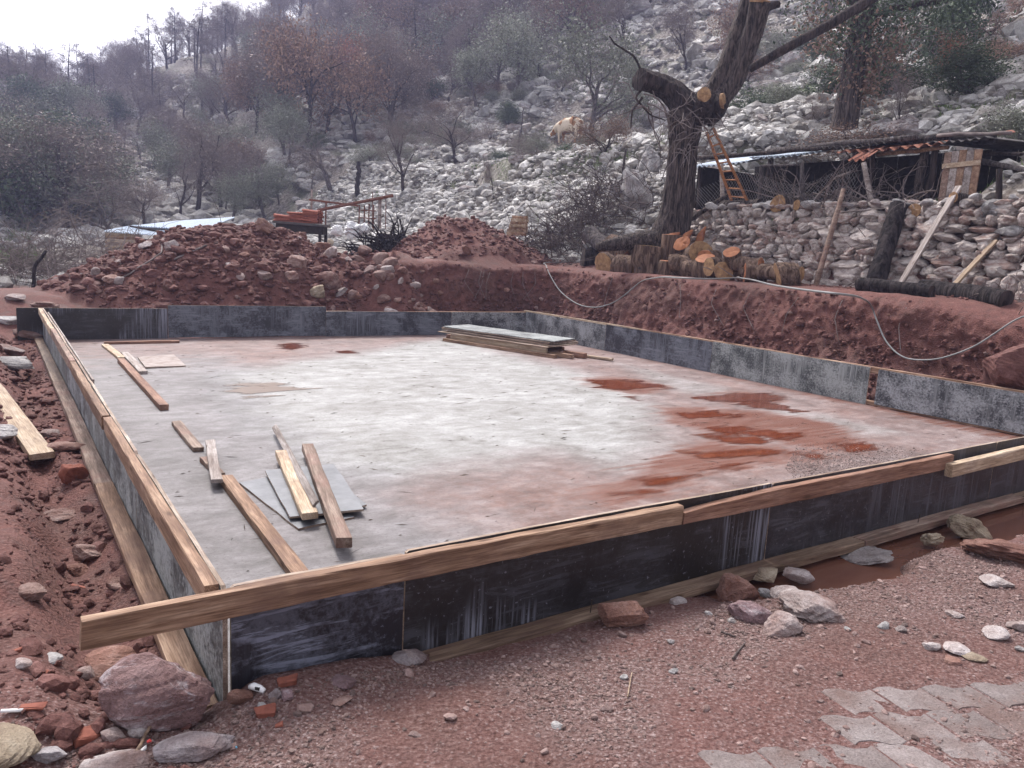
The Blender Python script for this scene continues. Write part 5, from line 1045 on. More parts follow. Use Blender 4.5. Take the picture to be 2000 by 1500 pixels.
# fence posts before the shed
for a, b, lb in [((1482, 408), (1488, 323), 'thin upright fence post left before the shed'), ((1412, 410), (1409, 318), 'grey fence post beside the ladder'), ((1703, 402), (1687, 318), 'slanting grey fence post before the dark shed opening'), ((1568, 400), (1566, 318), 'brown fence post with brush piled around it')]: post(a, b, 12.62, 12.62, .05, .045, 'wood_grey' if 'grey' in lb else 'bark_grey', lb, 'fence_post', 'post', 'fence posts on the wall top')
post((1486, 324), (1560, 322), 12.6, 12.6, .025, .02, 'bark_grey', 'thin rail tied between two fence posts', 'rail', 'rail', None)
post((1612, 418), (1745, 405), 12.35, 12.35, .04, .012, 'wood_grey', 'grey board lying along the wall top', 'plank', 'plank', None, square=1)
post((1950, 425), (1952, 330), 12.5, 12.5, .05, .045, 'bark_dark', 'dark post standing in the rubble right of the plank door', 'fence_post', 'post', 'fence posts on the wall top')
post((1905, 312), (2060, 345), 13.4, 13.0, .05, .04, 'bark_grey', 'grey pole sloping down right of the shed roof', 'pole', 'pole', None); post((1910, 300), (2060, 302), 13.6, 13.6, .035, .03, 'bark_dark', 'dark pole lying level right of the shed roof', 'pole', 'pole', None)
# ladder
ld = thing('ladder', 'orange wooden ladder leaning on the big cut tree', 'ladder', atu(1445, 397, 12.6)); LL = np.array(ld.location)
A0, A1 = atu(1430, 394, 12.55), atu(1380, 258, 11.75); B0, B1 = atu(1462, 398, 12.55), atu(1393, 250, 11.75)
MT['ladder'] = wood_mat('ladder_wood', c4(.22, .09, .035), c4(.36, .16, .07), c4(.46, .23, .11), .2)
for a, b in ((A0, A1), (B0, B1)): Q = np.linspace(0, 1, 5)[:, None] * (b - a) + a; V, Fs = tube(Q, .03, 6); mb = MB(); mb.add(V, Fs); mb.obj('rail', MT['ladder'], ld, LL)
for t in np.linspace(.08, .92, 8): V, Fs = tube([A0 + (A1 - A0) * t, B0 + (B1 - B0) * t], .018, 6); mb = MB(); mb.add(V, Fs); mb.obj('rung', MT['ladder'], ld, LL)
# ------------------------------------------------------------------ big pollarded tree
YT = 16.9
def T(x, y, dY=0.): return aty(x, y, YT + dY)
px_m = YT / F
bt = thing('oak_tree', 'huge pollarded tree with dark trunk, sawn limbs and fresh orange cuts', 'tree', T(1315, 490)); BL = np.array(bt.location)
def limb(name, pts, rad, mat, n=14, seed=0, lump=.07, parent=None, loc=None):
    g = np.random.default_rng(seed); P = np.array(pts, float); R = np.array(rad, float); t = np.linspace(0, len(P) - 1, (len(P) - 1) * 5 + 1)
    Q = np.stack([np.interp(t, range(len(P)), P[:, k]) for k in range(3)], 1); Rr = np.interp(t, range(len(P)), R)
    for _ in range(2): Q[1:-1] = (Q[:-2] + 2 * Q[1:-1] + Q[2:]) / 4
    V, Fs = tube(Q, Rr, n); a = np.arange(n) * 2 * math.pi / n; m = len(Q); K = np.ones((m, n))
    if n >= 30: K += .02 * np.sin(a[None] * 13 + np.cumsum(g.normal(0, .5, m))[:, None]) + .02 * np.sin(a[None] * 8 + np.cumsum(g.normal(0, .4, m))[:, None])
    for f in (2, 3, 5): K += lump / f * 2 * np.sin(a[None] * f + g.uniform(0, 6) + np.cumsum(g.normal(0, .25, m))[:, None])
    K += g.normal(0, .02, (m, n)); V = (V.reshape(m, n, 3) - Q[:, None]) * K[..., None] + Q[:, None]
    mb = MB(); mb.add(V.reshape(-1, 3), Fs); return mb.obj(name, MT[mat], parent or bt, BL if loc is None else loc, True)
limb('trunk', [T(1300, 520), T(1305, 470), T(1322, 420), T(1330, 350), T(1335, 290), T(1340, 235), T(1345, 195)], [.60, .40, .325, .29, .29, .35, .33], 'bark', 40, 1, .09)
limb('root', [T(1300, 470), T(1250, 470, -.2), T(1205, 476, -.3), T(1165, 482, -.3)], [.30, .22, .16, .10], 'bark', 10, 2); limb('root', [T(1320, 480), T(1340, 500, -.3), T(1350, 520, -.35)], [.28, .2, .1], 'bark', 10, 3); limb('root', [T(1290, 490), T(1270, 510, -.4), T(1250, 530, -.5)], [.3, .2, .1], 'bark', 10, 4)
limb('limb', [T(1345, 215), T(1315, 180), T(1285, 165), T(1250, 155, -.3)], [.32, .28, .23, .21], 'bark_dark', 32, 5, .12)
limb('limb', [T(1350, 225), T(1390, 190, .1), T(1415, 140, .2), T(1432, 90, .2), T(1447, 40, .3), T(1470, -30, .3), T(1480, -90, .3)], [.30, .25, .21, .18, .16, .14, .11], 'bark', 32, 6)
limb('limb', [T(1375, 215), T(1425, 170, .1), T(1455, 110, 0), T(1475, 50, -.1), T(1486, 4, -.2)], [.27, .22, .19, .19, .2], 'bark', 32, 7)
limb('limb', [T(1480, 25, -.1), T(1500, 12, -.1), T(1522, 8, -.1)], [.14, .1, .07], 'bark_dark', 8, 8)
limb('limb', [T(1365, 230, -.1), T(1376, 205, -.35), T(1376, 187, -.55)], [.25, .22, .20], 'bark_dark', 12, 9); limb('limb', [T(1380, 230), T(1402, 212, -.2), T(1412, 196, -.35)], [.22, .2, .16], 'bark_dark', 10, 10)
def cutdisc(c, nrm, r, mat, sx=1., parent=None, loc=None, seed=0):
    nrm = np.asarray(nrm, float); nrm /= np.linalg.norm(nrm); a = np.cross(nrm, [0, 0, 1]); a /= np.linalg.norm(a); b = np.cross(nrm, a); n = 16; g = np.random.default_rng(seed); th = np.arange(n) * 2 * math.pi / n
    ring = c + r * (1 + g.normal(0, .06, n))[:, None] * (sx * np.cos(th)[:, None] * a + np.sin(th)[:, None] * b); mb = MB(); mid = c + (ring - c) * .55 + nrm * .015 + g.normal(0, .008, ring.shape); back = ring - nrm * .06
    mb.add(np.concatenate([ring, mid, [c + nrm * .02], back]), [(i, (i + 1) % n, n + (i + 1) % n, n + i) for i in range(n)] + [(n + i, n + (i + 1) % n, 2 * n) for i in range(n)] + [(2 * n + 1 + i, 2 * n + 1 + (i + 1) % n, (i + 1) % n, i) for i in range(n)]); return mb.obj('cut_face', MT[mat], parent or bt, BL if loc is None else loc)
fwd = np.array([0, -1, 0.])
cutdisc(T(1376, 184, -.62), fwd + [0, 0, .25], .155, 'cut', .85, seed=1); cutdisc(T(1414, 196, -.42), fwd * .5 + [.9, 0, .1], .15, 'cut', 1., seed=2); cutdisc(T(1249, 155, -.33), np.array([-1, -.5, 0]), .23, 'bark_dark', 1, seed=3); cutdisc(T(1486, 1, -.2), np.array([.1, -.2, 1]), .2, 'cut', seed=4)
for k in range(3): limb('bark_tear', [T(1300 + 30 * k, 478 + 6 * k, -.5), T(1312 + 28 * k, 462, -.48), T(1328 + 25 * k, 455 - 6 * k, -.45)], [.05, .09, .02], 'cut_red', 7, 30 + k)
# thin hanging twigs on the trunk
def twigs(mb, g, c, n, L, r, droop=.4, spread=1., w=3, up=0.):
    for _ in range(n):
        p = c + g.normal(0, 1, 3) * spread; d = g.normal(0, 1, 3); d[2] = d[2] * .6 + up; d /= np.linalg.norm(d); Q = [p]; m = 6; l = L * g.uniform(.5, 1.3)
        for i in range(m): d = d + g.normal(0, .28, 3) - np.array([0, 0, droop * .15]); d /= np.linalg.norm(d); Q.append(Q[-1] + d * l / m)
        V, Fs = tube(np.array(Q), np.linspace(r, r * .3, m + 1), w, False); mb.add(V, Fs)
mb = MB(); g = np.random.default_rng(17)
for x, y, k in [(1330, 250, 10), (1345, 290, 12), (1370, 250, 14), (1300, 230, 8), (1340, 210, 8), (1385, 225, 8)]: twigs(mb, g, T(x, y, -.45), k, .9, .012, 1.0, .12)
twigs(mb, g, T(1265, 200, -.3), 8, 1.5, .018, .8, .1); mb.obj('hanging_twigs', MT['twig'], bt, BL)
mb = MB()
for pts in ([(1262, 165), (1240, 190), (1270, 225), (1300, 235)], [(1262, 160), (1240, 110), (1200, 85), (1190, 70)], [(1255, 190), (1235, 215), (1232, 250)]): Q = np.array([T(x, y, -.25) for x, y in pts]); t = np.linspace(0, len(Q) - 1, 12); Q = np.stack([np.interp(t, range(len(Q)), Q[:, k]) for k in range(3)], 1); V, Fs = tube(Q, np.linspace(.03, .012, 12), 5); mb.add(V, Fs)
mb.obj('thin_branch', MT['bark_dark'], bt, BL)
# ------------------------------------------------------------------ brush piles
def brush(name, label, c, n, L, r, spread, mat, cat='brush', seed=0, up=.25, group=None, arch=.3):
    g = np.random.default_rng(seed); mb = MB(); c = np.asarray(c, float)
    for _ in range(n):
        p = c + np.array([g.normal(0, spread[0]), g.normal(0, spread[1]), 0]); p[2] = float(zxy(p[0], p[1])) + g.uniform(0, spread[2]) * max(0, 1 - np.hypot((p[0] - c[0]) / (2.2 * spread[0] + .01), (p[1] - c[1]) / (2.2 * spread[1] + .01)))
        d = g.normal(0, 1, 3); d[2] = abs(d[2]) * .5 + up * g.normal(1, .5); d /= np.linalg.norm(d); m = 5; l = L * g.uniform(.4, 1.4); Q = [p]
        for i in range(m): d = d + g.normal(0, .25, 3) - np.array([0, 0, arch * .3]); d /= np.linalg.norm(d); Q.append(Q[-1] + d * l / m)
        rr = r * g.uniform(.4, 1.6); V, Fs = tube(np.array(Q), np.linspace(rr, rr * .3, m + 1), 3, False); mb.add(V, Fs)
        if g.random() < .7: # side twig
            q = Q[3]; d2 = d + g.normal(0, .7, 3); V, Fs = tube(np.array([q, q + d2 * l * .2, q + d2 * l * .35 + [0, 0, -.05]]), [rr * .5, rr * .35, rr * .15], 3, False); mb.add(V, Fs)
    return setp(mb.obj(name, MT[mat], None, c), label, cat, group)
brush('brush_pile', 'tangled pile of cut grey branches left of the big tree', hit(1130, 490) + E1 * .4, 520, 1.3, .012, (.75, .75, 1.5), 'twig_dark', seed=1, up=.4)
brush('brush_pile', 'lower dark heap of twigs left of the log pile', hit(1080, 500) + E1 * .3, 260, .9, .011, (.6, .5, .7), 'twig_dark', seed=2, up=.3)
brush('brush_pile', 'brush of curved branches heaped before the shed opening', W(12.75, 7.0, 2.95), 130, 1.0, .013, (.6, .6, .3), 'twig', seed=3, up=.35)
brush('brush_pile', 'twigs heaped before the dark end of the shed', W(12.7, 5.4, 2.95), 90, .8, .012, (.5, .5, .22), 'twig', seed=4, up=.3)
brush('brush_pile', 'dry twigs lying by the right end of the charred logs', W(11.2, 2.3, 1.45), 40, .7, .008, (.3, .3, .1), 'twig', seed=5, up=.1)
stick([atu(1348, 428, 12.0), atu(1385, 405, 12.3), atu(1425, 378, 12.5)], .06, 'bark', 'thick bent branch lying on the wall beside the trunk', 'branch', 'branch')
stick([atu(1735, 410, 12.5), atu(1770, 388, 12.5), atu(1800, 375, 12.5), atu(1830, 372, 12.5)], .02, 'twig_dark', 'thin arched branch before the shed door', 'branch', 'branch')
# ------------------------------------------------------------------ things on the terrace behind the heaps
def on(px, py, Y): p = aty(px, py, Y); return p
# small yard shed with tin roof, left
Yb = 21.5
tb = thing('tin_roof_hut', 'low hut with blue-white tin roof and yellow board wall behind the red heap', 'hut', on(300, 485, Yb)); TL = np.array(tb.location)
def roofq(q, mat, name, ncor=26, amp=.02):
    q = [np.array(x) for x in q]; mb = MB(); n = ncor * 4 + 1; A = []
    for i in range(n):
        s = i / (n - 1)
        for t in (0, .5, 1): pnt = (q[0] * (1 - s) + q[1] * s) * (1 - t) + (q[3] * (1 - s) + q[2] * s) * t; A.append(pnt + [0, 0, amp * math.sin(i * math.pi / 2)])
    A = np.array(A); Fq = [(i * 3 + k, i * 3 + 3 + k, i * 3 + 4 + k, i * 3 + 1 + k) for i in range(n - 1) for k in (0, 1)]; m = len(A)
    mb.add(np.concatenate([A, A - [0, 0, .02]]), Fq + [tuple(m + x for x in f[::-1]) for f in Fq] + [(i * 3, i * 3 + m, i * 3 + 3 + m, i * 3 + 3) for i in range(n - 1)]); return mb.obj(name, MT[mat], tb, TL)
roofq([on(203, 451, Yb), on(325, 460, Yb - .4), on(345, 445, Yb + 2.2), on(262, 440, Yb + 2.6)], 'tin', 'roof_sheet'); roofq([on(265, 441, Yb + 1.2), on(395, 449, Yb + .8), on(460, 424, Yb + 4), on(345, 432, Yb + 4.4)], 'tin', 'roof_sheet')
for i in range(6):
    y0 = 457 + i * 6; a, b = on(206, y0, Yb + .15), on(270, y0 + 2.5, Yb + .0); plank('wall_board', a, b, .085, .02, 'wood' if i % 2 else 'wood_pale', tb, up=(.3, -1, 0))
plank('roof_beam', on(255, 442, Yb + 1), on(332, 456, Yb + .2), .06, .05, 'bark_dark', tb); plank('corner_post', on(268, 490, Yb - .1), on(268, 455, Yb - .1), .09, .09, 'wood_old', tb, up=(0, 1, 0))
V, Fs = box(on(310, 482, Yb + 1.6) + [0, 0, -.3], (2.2, 2.4, 1.0), rot(0, 0, .2)); mb = MB(); mb.add(V, Fs); mb.obj('inner_wall', MT['dark_board'], tb, TL)
# clay tiles stacked on a table
MT['tile'] = simple('clay_tile', c4(.20, .055, .035), c4(.36, .12, .08), 20, .85)
Yt = 20.5
tab = thing('work_table', 'dark low table carrying stacked clay roof tiles', 'table', on(590, 470, Yt)); TB = np.array(tab.location)
c = on(590, 438, Yt); V, Fs = box(c, (1.35, .8, .06), rot(0, .02, .1)); mb = MB(); mb.add(V, Fs); mb.obj('table_top', MT['old_tin'], tab, TB); V, Fs = box(c - [0, 0, .13], (1.2, .7, .2), rot(0, .02, .1)); mb = MB(); mb.add(V, Fs); mb.obj('apron', MT['dark_board'], tab, TB)
for sx_ in (-.55, .55):
    for sy_ in (-.3, .3): V, Fs = box(c + [sx_, sy_, -.55], (.07, .07, .85)); mb = MB(); mb.add(V, Fs); mb.obj('leg', MT['dark_board'], tab, TB)
tm = None
th_ = np.linspace(0, math.pi, 7); arc = np.stack([.1 * np.cos(th_), .055 * np.sin(th_)], 1); Vt = np.concatenate([np.c_[np.full(7, -.2), arc], np.c_[np.full(7, .2), arc], np.c_[np.full(7, -.2), arc * .85], np.c_[np.full(7, .2), arc * .85]])
mb = MB(); mb.add(Vt, [(i, i + 1, 8 + i, 7 + i) for i in range(6)] + [(15 + i, 14 + i, 21 + i, 22 + i) for i in range(6)] + [(7 + i, 8 + i, 22 + i, 21 + i) for i in range(6)] + [(i + 1, i, 14 + i, 15 + i) for i in range(6)]); tm = mb.mesh('roof_tile', MT['tile'])
g = np.random.default_rng(4); kk = 0
for (x0, cnt, lab) in [(-.45, 4, 'left low stack'), (-.1, 6, 'middle stack'), (.28, 8, 'tall right stack')]:
    st = thing('tile_stack', 'red clay roof tiles, ' + lab + ' on the dark table', 'roof tiles', c + [x0, 0, .04], 'stacks of clay roof tiles')
    for row in range(cnt):
        for k in range(3): o = link('roof_tile', tm, st); o.location = (g.normal(0, .012), -.22 + k * .2 + g.normal(0, .01), row * .04); o.rotation_euler = (g.normal(0, .05), g.normal(0, .04), math.pi * 0 + g.normal(0, .05))
# rusty bar rack
rk = thing('bar_rack', 'rusty upright bars tied to horizontal rods behind the heaps', 'rack', on(720, 445, 21)); RL = np.array(rk.location)
MT['rust'] = simple('rusty_iron', c4(.10, .045, .035), c4(.24, .11, .08), 15, .85)
for x, y0, y1, r, m in [(701, 400, 446, .018, 'rust'), (711, 402, 446, .018, 'rust'), (720, 398, 446, .018, 'rust'), (729, 400, 447, .018, 'rust'), (741, 388, 446, .05, 'wood_grey'), (727, 375, 445, .012, 'rust'), (753, 373, 447, .012, 'rust'), (636, 395, 440, .02, 'rust'), (608, 370, 440, .025, 'wood_grey')]: V, Fs = tube([on(x, y1, 21), on(x + 1, y0, 21)], r, 6); mb = MB(); mb.add(V, Fs); mb.obj('bar', MT[m], rk, RL)
for a, b, r in [((604, 390), (700, 402), .03), ((620, 411), (768, 382), .045), ((700, 410), (735, 412), .015), ((700, 425), (735, 427), .015)]: V, Fs = tube([on(*a, 20.9), on(*b, 20.9)], r, 6); mb = MB(); mb.add(V, Fs); mb.obj('rod', MT['rust'], rk, RL)
brush('firewood_pile', 'heap of dark firewood branches left of the conical soil heap', on(735, 492, 19.3), 200, .7, .03, (.38, .3, .5), 'bark_burnt', 'firewood', 6, up=.02, arch=.1)
for i, (x, y, w, lb) in enumerate([(658, 452, 26, 'white plastic sack slumped beside the tile table'), (690, 455, 40, 'white crumpled plastic sack by the firewood'), (712, 448, 26, 'white sheet of plastic on the firewood heap')]): stone(x, y, w, .9, 'white_plastic', lb, 'white sacks by the firewood', 4950 + i, 3, .1, .6, p=on(x, y + 8, 20.0), name='plastic_sack', cat='sack', rough=.12, round_=.5)
for i, (x, y, w) in enumerate([(712, 495, 30), (745, 512, 34), (700, 512, 26), (690, 500, 22)]): stone(x, y, w, .7, 'heap_stone', 'pinkish stone below the firewood heap', 'stones below the firewood', 4960 + i, 2)
stone(645, 482, 16, 1.3, 'tan_stone', 'yellow-tan lump beside the white sacks', None, 4970, 2)
wp_ = hit(1010, 468, 14); wp_ = on(1010, 462, 19.6)
for i in range(7): a = i / 7; setp(plank('split_log', wp_ + [-.25 + .02 * i, 0, .05 + .07 * i], wp_ + [.22 + .01 * (i % 3), -.2, .07 + .065 * i], .1, .07, 'wood_pale' if i % 2 else 'wood', bend=.02, wob=.012), ['lowest', 'second', 'third', 'fourth', 'fifth', 'sixth', 'topmost'][i] + ' yellow split log of the stack right of the soil cone', 'split log', 'yellow split logs')
setp(plank('plank', on(1022, 478, 19.2), on(1043, 464, 19.2), .13, .03, 'wood_grey'), 'short grey board leaning by the yellow split logs', 'plank')
# ------------------------------------------------------------------ stones of the hillside
def inview(x, y, z, m=260):
    p = np.stack([np.asarray(x), np.asarray(y), np.asarray(z) - HC]); zc = p[1] * cp - p[2] * sp; b = p[1] * sp + p[2] * cp; a = p[0]
    zc_ = np.where(zc > .3, zc, 1e9); a = a / zc_; b = b / zc_; X = 1000 + (a * cr + b * sr) * F; Y = 750 - (-a * sr + b * cr) * F
    return X, Y, (zc > .3) & (X > -m) & (X < 2000 + m) & (Y > -m) & (Y < 1500 + m)
PB1 = [rock(800 + k, 1, 7, .04, .15) for k in range(10)]; PB0 = [rock(830 + k, 0, 7, 0, .1) for k in range(8)]
COWP = hit(1112, 282, 20); mb = MB()
def scree(n, u0, u1, v0, v1, med, smin, smax, seed, protos, mask=None):
    g = np.random.default_rng(seed); a = g.uniform(u0, u1, n); b = g.uniform(v0, v1, n); z = zuv(a, b); P = O + a[:, None] * E1 + b[:, None] * E2; P[:, 2] = z
    X, Y, k = inview(P[:, 0], P[:, 1], z); c = fbm(a * .25, b * .25, 501, 4); k &= g.random(n) < ss(-.6, .0, c)
    cow_ = np.hypot(P[:, 0] - COWP[0], P[:, 1] - COWP[1] + .6) < 1.5; k &= ~cow_
    shed_ = (a > 12.4) & (a < 15.7) & (b > 3.7) & (b < 10.7); k &= ~shed_
    if mask is not None: k &= mask(a, b, g)
    P = P[k]; s = np.clip(g.lognormal(math.log(med), .55, len(P)), smin, smax); P[:, 2] += s * .1; scatter_rocks(mb, P, s, seed + 1, protos, (.45, .75))
scree(5200, 12.3, 17, -3, 11, .07, .025, .28, 601, PB0, lambda a, b, g: (a > 15.4) | (b < 3.8) | (a < 12.5))
scree(31000, 11.4, 19, 9.8, 38, .078, .03, .34, 603, PB0)
scree(14000, 15.6, 24, -4, 14, .085, .035, .42, 605, PB0)
scree(24000, 19, 34, 0, 48, .12, .05, .55, 607, PB0)
scree(19000, 24, 60, -5, 60, .18, .08, .7, 609, PB0)
scree(8000, 8, 60, 40, 85, .26, .10, .9, 611, PB0, lambda a, b, g: fbm(a * .1, b * .1, 71) > -.1)
scree(3000, -30, 20, 45, 120, .45, .2, 1.2, 613, PB0, lambda a, b, g: fbm(a * .07, b * .07, 73) > .1)
scree(2600, -14, 12, 36, 52, .30, .1, .8, 617, PB0)
scree(900, -9, 3, 16, 24, .14, .07, .35, 615, PB0)
setp(mb.obj('scree', MT['lime_mass']), 'loose grey-white limestone rubble covering the terraced hillside', None, None, 'stuff')
BM = []
for k in range(10):
    V, Fc = rock(860 + k, 3, 10, .06, .1); mbb = MB(); mbb.add(V, Fc); BM.append(mbb.mesh('boulder', MT['lime']))
def boulder(p, s, label, group, seed, sink=.25):
    g = np.random.default_rng(seed); o = link('boulder', BM[g.integers(len(BM))]); o.location = (p[0], p[1], p[2] + s[2] * (1 - 2 * sink) * .8); o.rotation_euler = (g.normal(0, .2), g.normal(0, .2), g.uniform(0, 6.28)); o.scale = s
    return setp(o, label, 'rock', group)
for i, (x, y, w, h, lb) in enumerate([(1240, 400, 90, 110, 'big pale outcrop standing left of the large cut tree'), (1268, 330, 60, 60, 'upper boulder of the outcrop left of the cut tree'), (1210, 390, 50, 50, 'lower boulder at the left of the outcrop by the cut tree'), (1285, 240, 70, 50, 'whitish outcrop right behind the sawn left limb'), (1230, 245, 60, 45, 'grey outcrop below the olive crown left of the sawn limb'), (1718, 255, 46, 34, 'rounded white boulder just above the shed roof'),
        (1760, 262, 40, 24, 'flat boulder above the shed roof next to the rounded one'), (850, 158, 50, 30, 'white slab high on the slope below bare trees'), (965, 175, 40, 26, 'grey boulder under the left olive tree'), (1505, 155, 44, 20, 'white rock beside the end of the slanting pole'), (1900, 165, 60, 26, 'white boulder right of the forked tree'), (1960, 30, 60, 30, 'big white boulder in the upper right corner'), (1940, 90, 50, 24, 'pale boulder at the upper right edge'), (1690, 20, 30, 18, 'whitish boulder behind the oak crown'),
        (195, 330, 36, 24, 'white boulder at the left foot of the slope'), (180, 345, 40, 20, 'flat white rock below the left white boulder'), (440, 245, 40, 40, 'pale outcrop in the middle of the left slope'), (1890, 385, 40, 30, 'white rock beside the shed door'), (1945, 420, 60, 40, 'pale rock on the rubble right of the shed'), (1975, 460, 60, 34, 'white rock at the right edge above the stone wall')]):
    p = hit(x, y, 9); d = float((p - C0) @ np.array([0, cp, -sp])); boulder(p, (w / 2 * d / F, w / 2.4 * d / F, h / 2 * d / F), lb, 'pale outcrops on the hillside', 900 + i)
g = np.random.default_rng(620); k = 0
while k < 230:
    a, b = g.uniform(12.5, 42), g.uniform(-2, 52)
    if 12.3 < a < 15.9 and 3.4 < b < 11: continue
    z = float(zuv(a, b)); p = W(a, b, z); X, Y, ok = inview(p[0], p[1], p[2], 0)
    if not ok or Y > 430 or np.hypot(p[0] - COWP[0], p[1] - COWP[1] + 1) < 2.6: continue
    s = float(np.clip(g.lognormal(math.log(.09 + .007 * a), .45), .10, .20 + .012 * a)); sz = 'large' if s * F / p[1] > 14 else 'small' if s * F / p[1] < 8 else 'middling'
    zone = ('right of the plank door' if X > 1820 and Y > 230 else 'at the upper right edge' if X > 1820 else 'above the shed roof' if X > 1540 and Y > 170 else 'high behind the ivy oak' if X > 1540 else 'just right of the cut tree' if X > 1380 and Y > 170 else 'high between cut tree and oak' if X > 1380 else 'behind the cut tree' if X > 1240 else 'below the cow' if X > 1030 and Y > 285 else 'around the cow' if X > 1030 and Y > 215 else 'above the cow' if X > 1030 else 'on the lower central rubble slope' if X > 800 and Y > 300 else 'on the central terrace left of the cow' if X > 800 and Y > 200 else 'high on the slope in the centre' if X > 800 else 'behind the gnarled olive' if X > 600 and Y > 250 else 'among trees left of centre' if X > 500 else 'on the left slope above the tin hut')
    o = boulder(p, (s * g.uniform(.9, 1.5), s, s * g.uniform(.5, .9)), f'{sz} grey-white boulder in the rubble {zone}', 'boulders among the hillside rubble', 1000 + k)
    if k % 3 == 0: o.scale = (s * 1.1, s * g.uniform(2, 3.5), s * g.uniform(.7, 1.1)); o.rotation_euler = (g.normal(0, .08), g.normal(0, .15), TH + g.normal(0, .25)); o['label'] = f'{sz} long grey-white rock ledge in the rubble {zone}'
    k += 1
# ------------------------------------------------------------------ trees
def grow(g, p, d, L, r, lvl, c, out, tips):
    n = c['seg'][lvl]; P = [p]; R = [r]; end = c['taper'][lvl]
    for i in range(n):
        d = d + g.normal(0, c['gn'][lvl], 3) + np.array([0, 0, c['up'][lvl]]); d = d / np.linalg.norm(d); p = p + d * L / n; P.append(p); R.append(r * (1 - (1 - end) * (i + 1) / n))
    out.append((np.array(P), np.array(R), lvl))
    if lvl + 1 < len(c['seg']):
        m = c['nc'][lvl]; m = int(m + g.integers(-1, 2)) if m > 3 else m
        for k in range(m):
            t = c['st'][lvl] + (1 - c['st'][lvl]) * (k + g.random()) / m; t = min(t, .999); i = int(t * n); f = t * n - i; q = P[i] + (P[i + 1] - P[i]) * f; rr = (R[i] + (R[i + 1] - R[i]) * f) * c['rr'][lvl]
            dd = P[i + 1] - P[i]; dd = dd / np.linalg.norm(dd); o = g.normal(0, 1, 3); o -= dd * (o @ dd); o /= np.linalg.norm(o); an = c['an'][lvl] * g.uniform(.7, 1.3); nd = dd * math.cos(an) + o * math.sin(an)
            grow(g, q, nd, L * c['lr'][lvl] * g.uniform(.7, 1.25) * (c.get('cone', 0) * (1.15 - t) + (1 - c.get('cone', 0))), rr, lvl + 1, c, out, tips)
    else: tips += [P[-1], P[n // 2]]
BARE = dict(seg=(6, 5, 4, 3), taper=(.55, .4, .3, .2), gn=(.10, .2, .25, .3), up=(.03, .08, .06, .03), nc=(6, 6, 5), st=(.35, .25, .2), rr=(.6, .55, .5), an=(.7, .75, .8), lr=(.75, .6, .55))
GNARL = dict(BARE, gn=(.22, .3, .3, .3), up=(.02, .02, -.02, -.08), an=(.9, .9, .9), st=(.45, .2, .2))
PINE = dict(seg=(8, 4, 3), taper=(.25, .3, .2), gn=(.03, .12, .2), up=(.03, .0, .05), nc=(22, 5), st=(.35, .3), rr=(.35, .5), an=(1.35, .7), lr=(.28, .45), cone=.75)
def tree_mesh(seed, H, r0, cfg, ntw, twl, nlf, lfs, wood, twm, lfm, lean=(0, 0), tw_w=.012, cl=.3, trunk_frac=.5, minr=.006):
    g = np.random.default_rng(seed); out = []; tips = []; grow(g, np.array([0, 0, -.15]), np.array([lean[0], lean[1], 1.]) / np.linalg.norm([lean[0], lean[1], 1.]), H * trunk_frac, r0, 0, cfg, out, tips)
    tips = np.array(tips); a = MB(); b = MB()
    for P, R, lv in out:
        V, Fs = tube(P, np.maximum(R, minr), (8, 5, 4, 3)[lv], False); (a if lv <= 1 else b).add(V, Fs, 0, .5)
    if ntw:
        q = tips[g.integers(0, len(tips), ntw)] + g.normal(0, cl * .5, (ntw, 3)); d = g.normal(0, 1, (ntw, 3)); d[:, 2] += .3; d /= np.linalg.norm(d, axis=1)[:, None]; l = twl * g.uniform(.5, 1.4, ntw)[:, None]; s = np.cross(d, g.normal(0, 1, (ntw, 3))); s /= np.linalg.norm(s, axis=1)[:, None]
        V = np.stack([q - s * tw_w / 2, q + s * tw_w / 2, q + d * l + g.normal(0, .05, (ntw, 3))], 1).reshape(-1, 3); b.add(V, np.arange(ntw * 3).reshape(-1, 3), 0, .5)
    if nlf:
        q = tips[g.integers(0, len(tips), nlf)] + g.normal(0, cl, (nlf, 3)); x = g.normal(0, 1, (nlf, 3)); x /= np.linalg.norm(x, axis=1)[:, None]; y = np.cross(x, g.normal(0, 1, (nlf, 3))); y /= np.linalg.norm(y, axis=1)[:, None]; s = lfs * g.uniform(.6, 1.4, nlf)[:, None]
        V = np.stack([q - x * s, q - y * s * .45, q + x * s, q + y * s * .45], 1).reshape(-1, 3); b.add(V, np.arange(nlf * 4).reshape(-1, 4), 1, np.repeat(g.random(nlf), 4))
    return a.mesh('trunk', MT[wood], True), b.mesh('crown', [MT[twm], MT[lfm]])
MT['leaf_olive'] = leaf_mat('olive_leaves', c4(.12, .135, .10), c4(.31, .325, .26)); MT['leaf_brown'] = leaf_mat('dry_brown_leaves', c4(.16, .095, .068), c4(.36, .235, .175)); MT['leaf_red'] = leaf_mat('rusty_leaves', c4(.20, .075, .048), c4(.38, .165, .11)); MT['leaf_green'] = leaf_mat('evergreen_leaves', c4(.035, .058, .032), c4(.115, .15, .09)); MT['leaf_grey'] = leaf_mat('grey_twig_leaves', c4(.15, .115, .10), c4(.34, .275, .245)); MT['leaf_burnt'] = leaf_mat('scorched_needles', c4(.06, .048, .045), c4(.19, .15, .13))
TP = {}
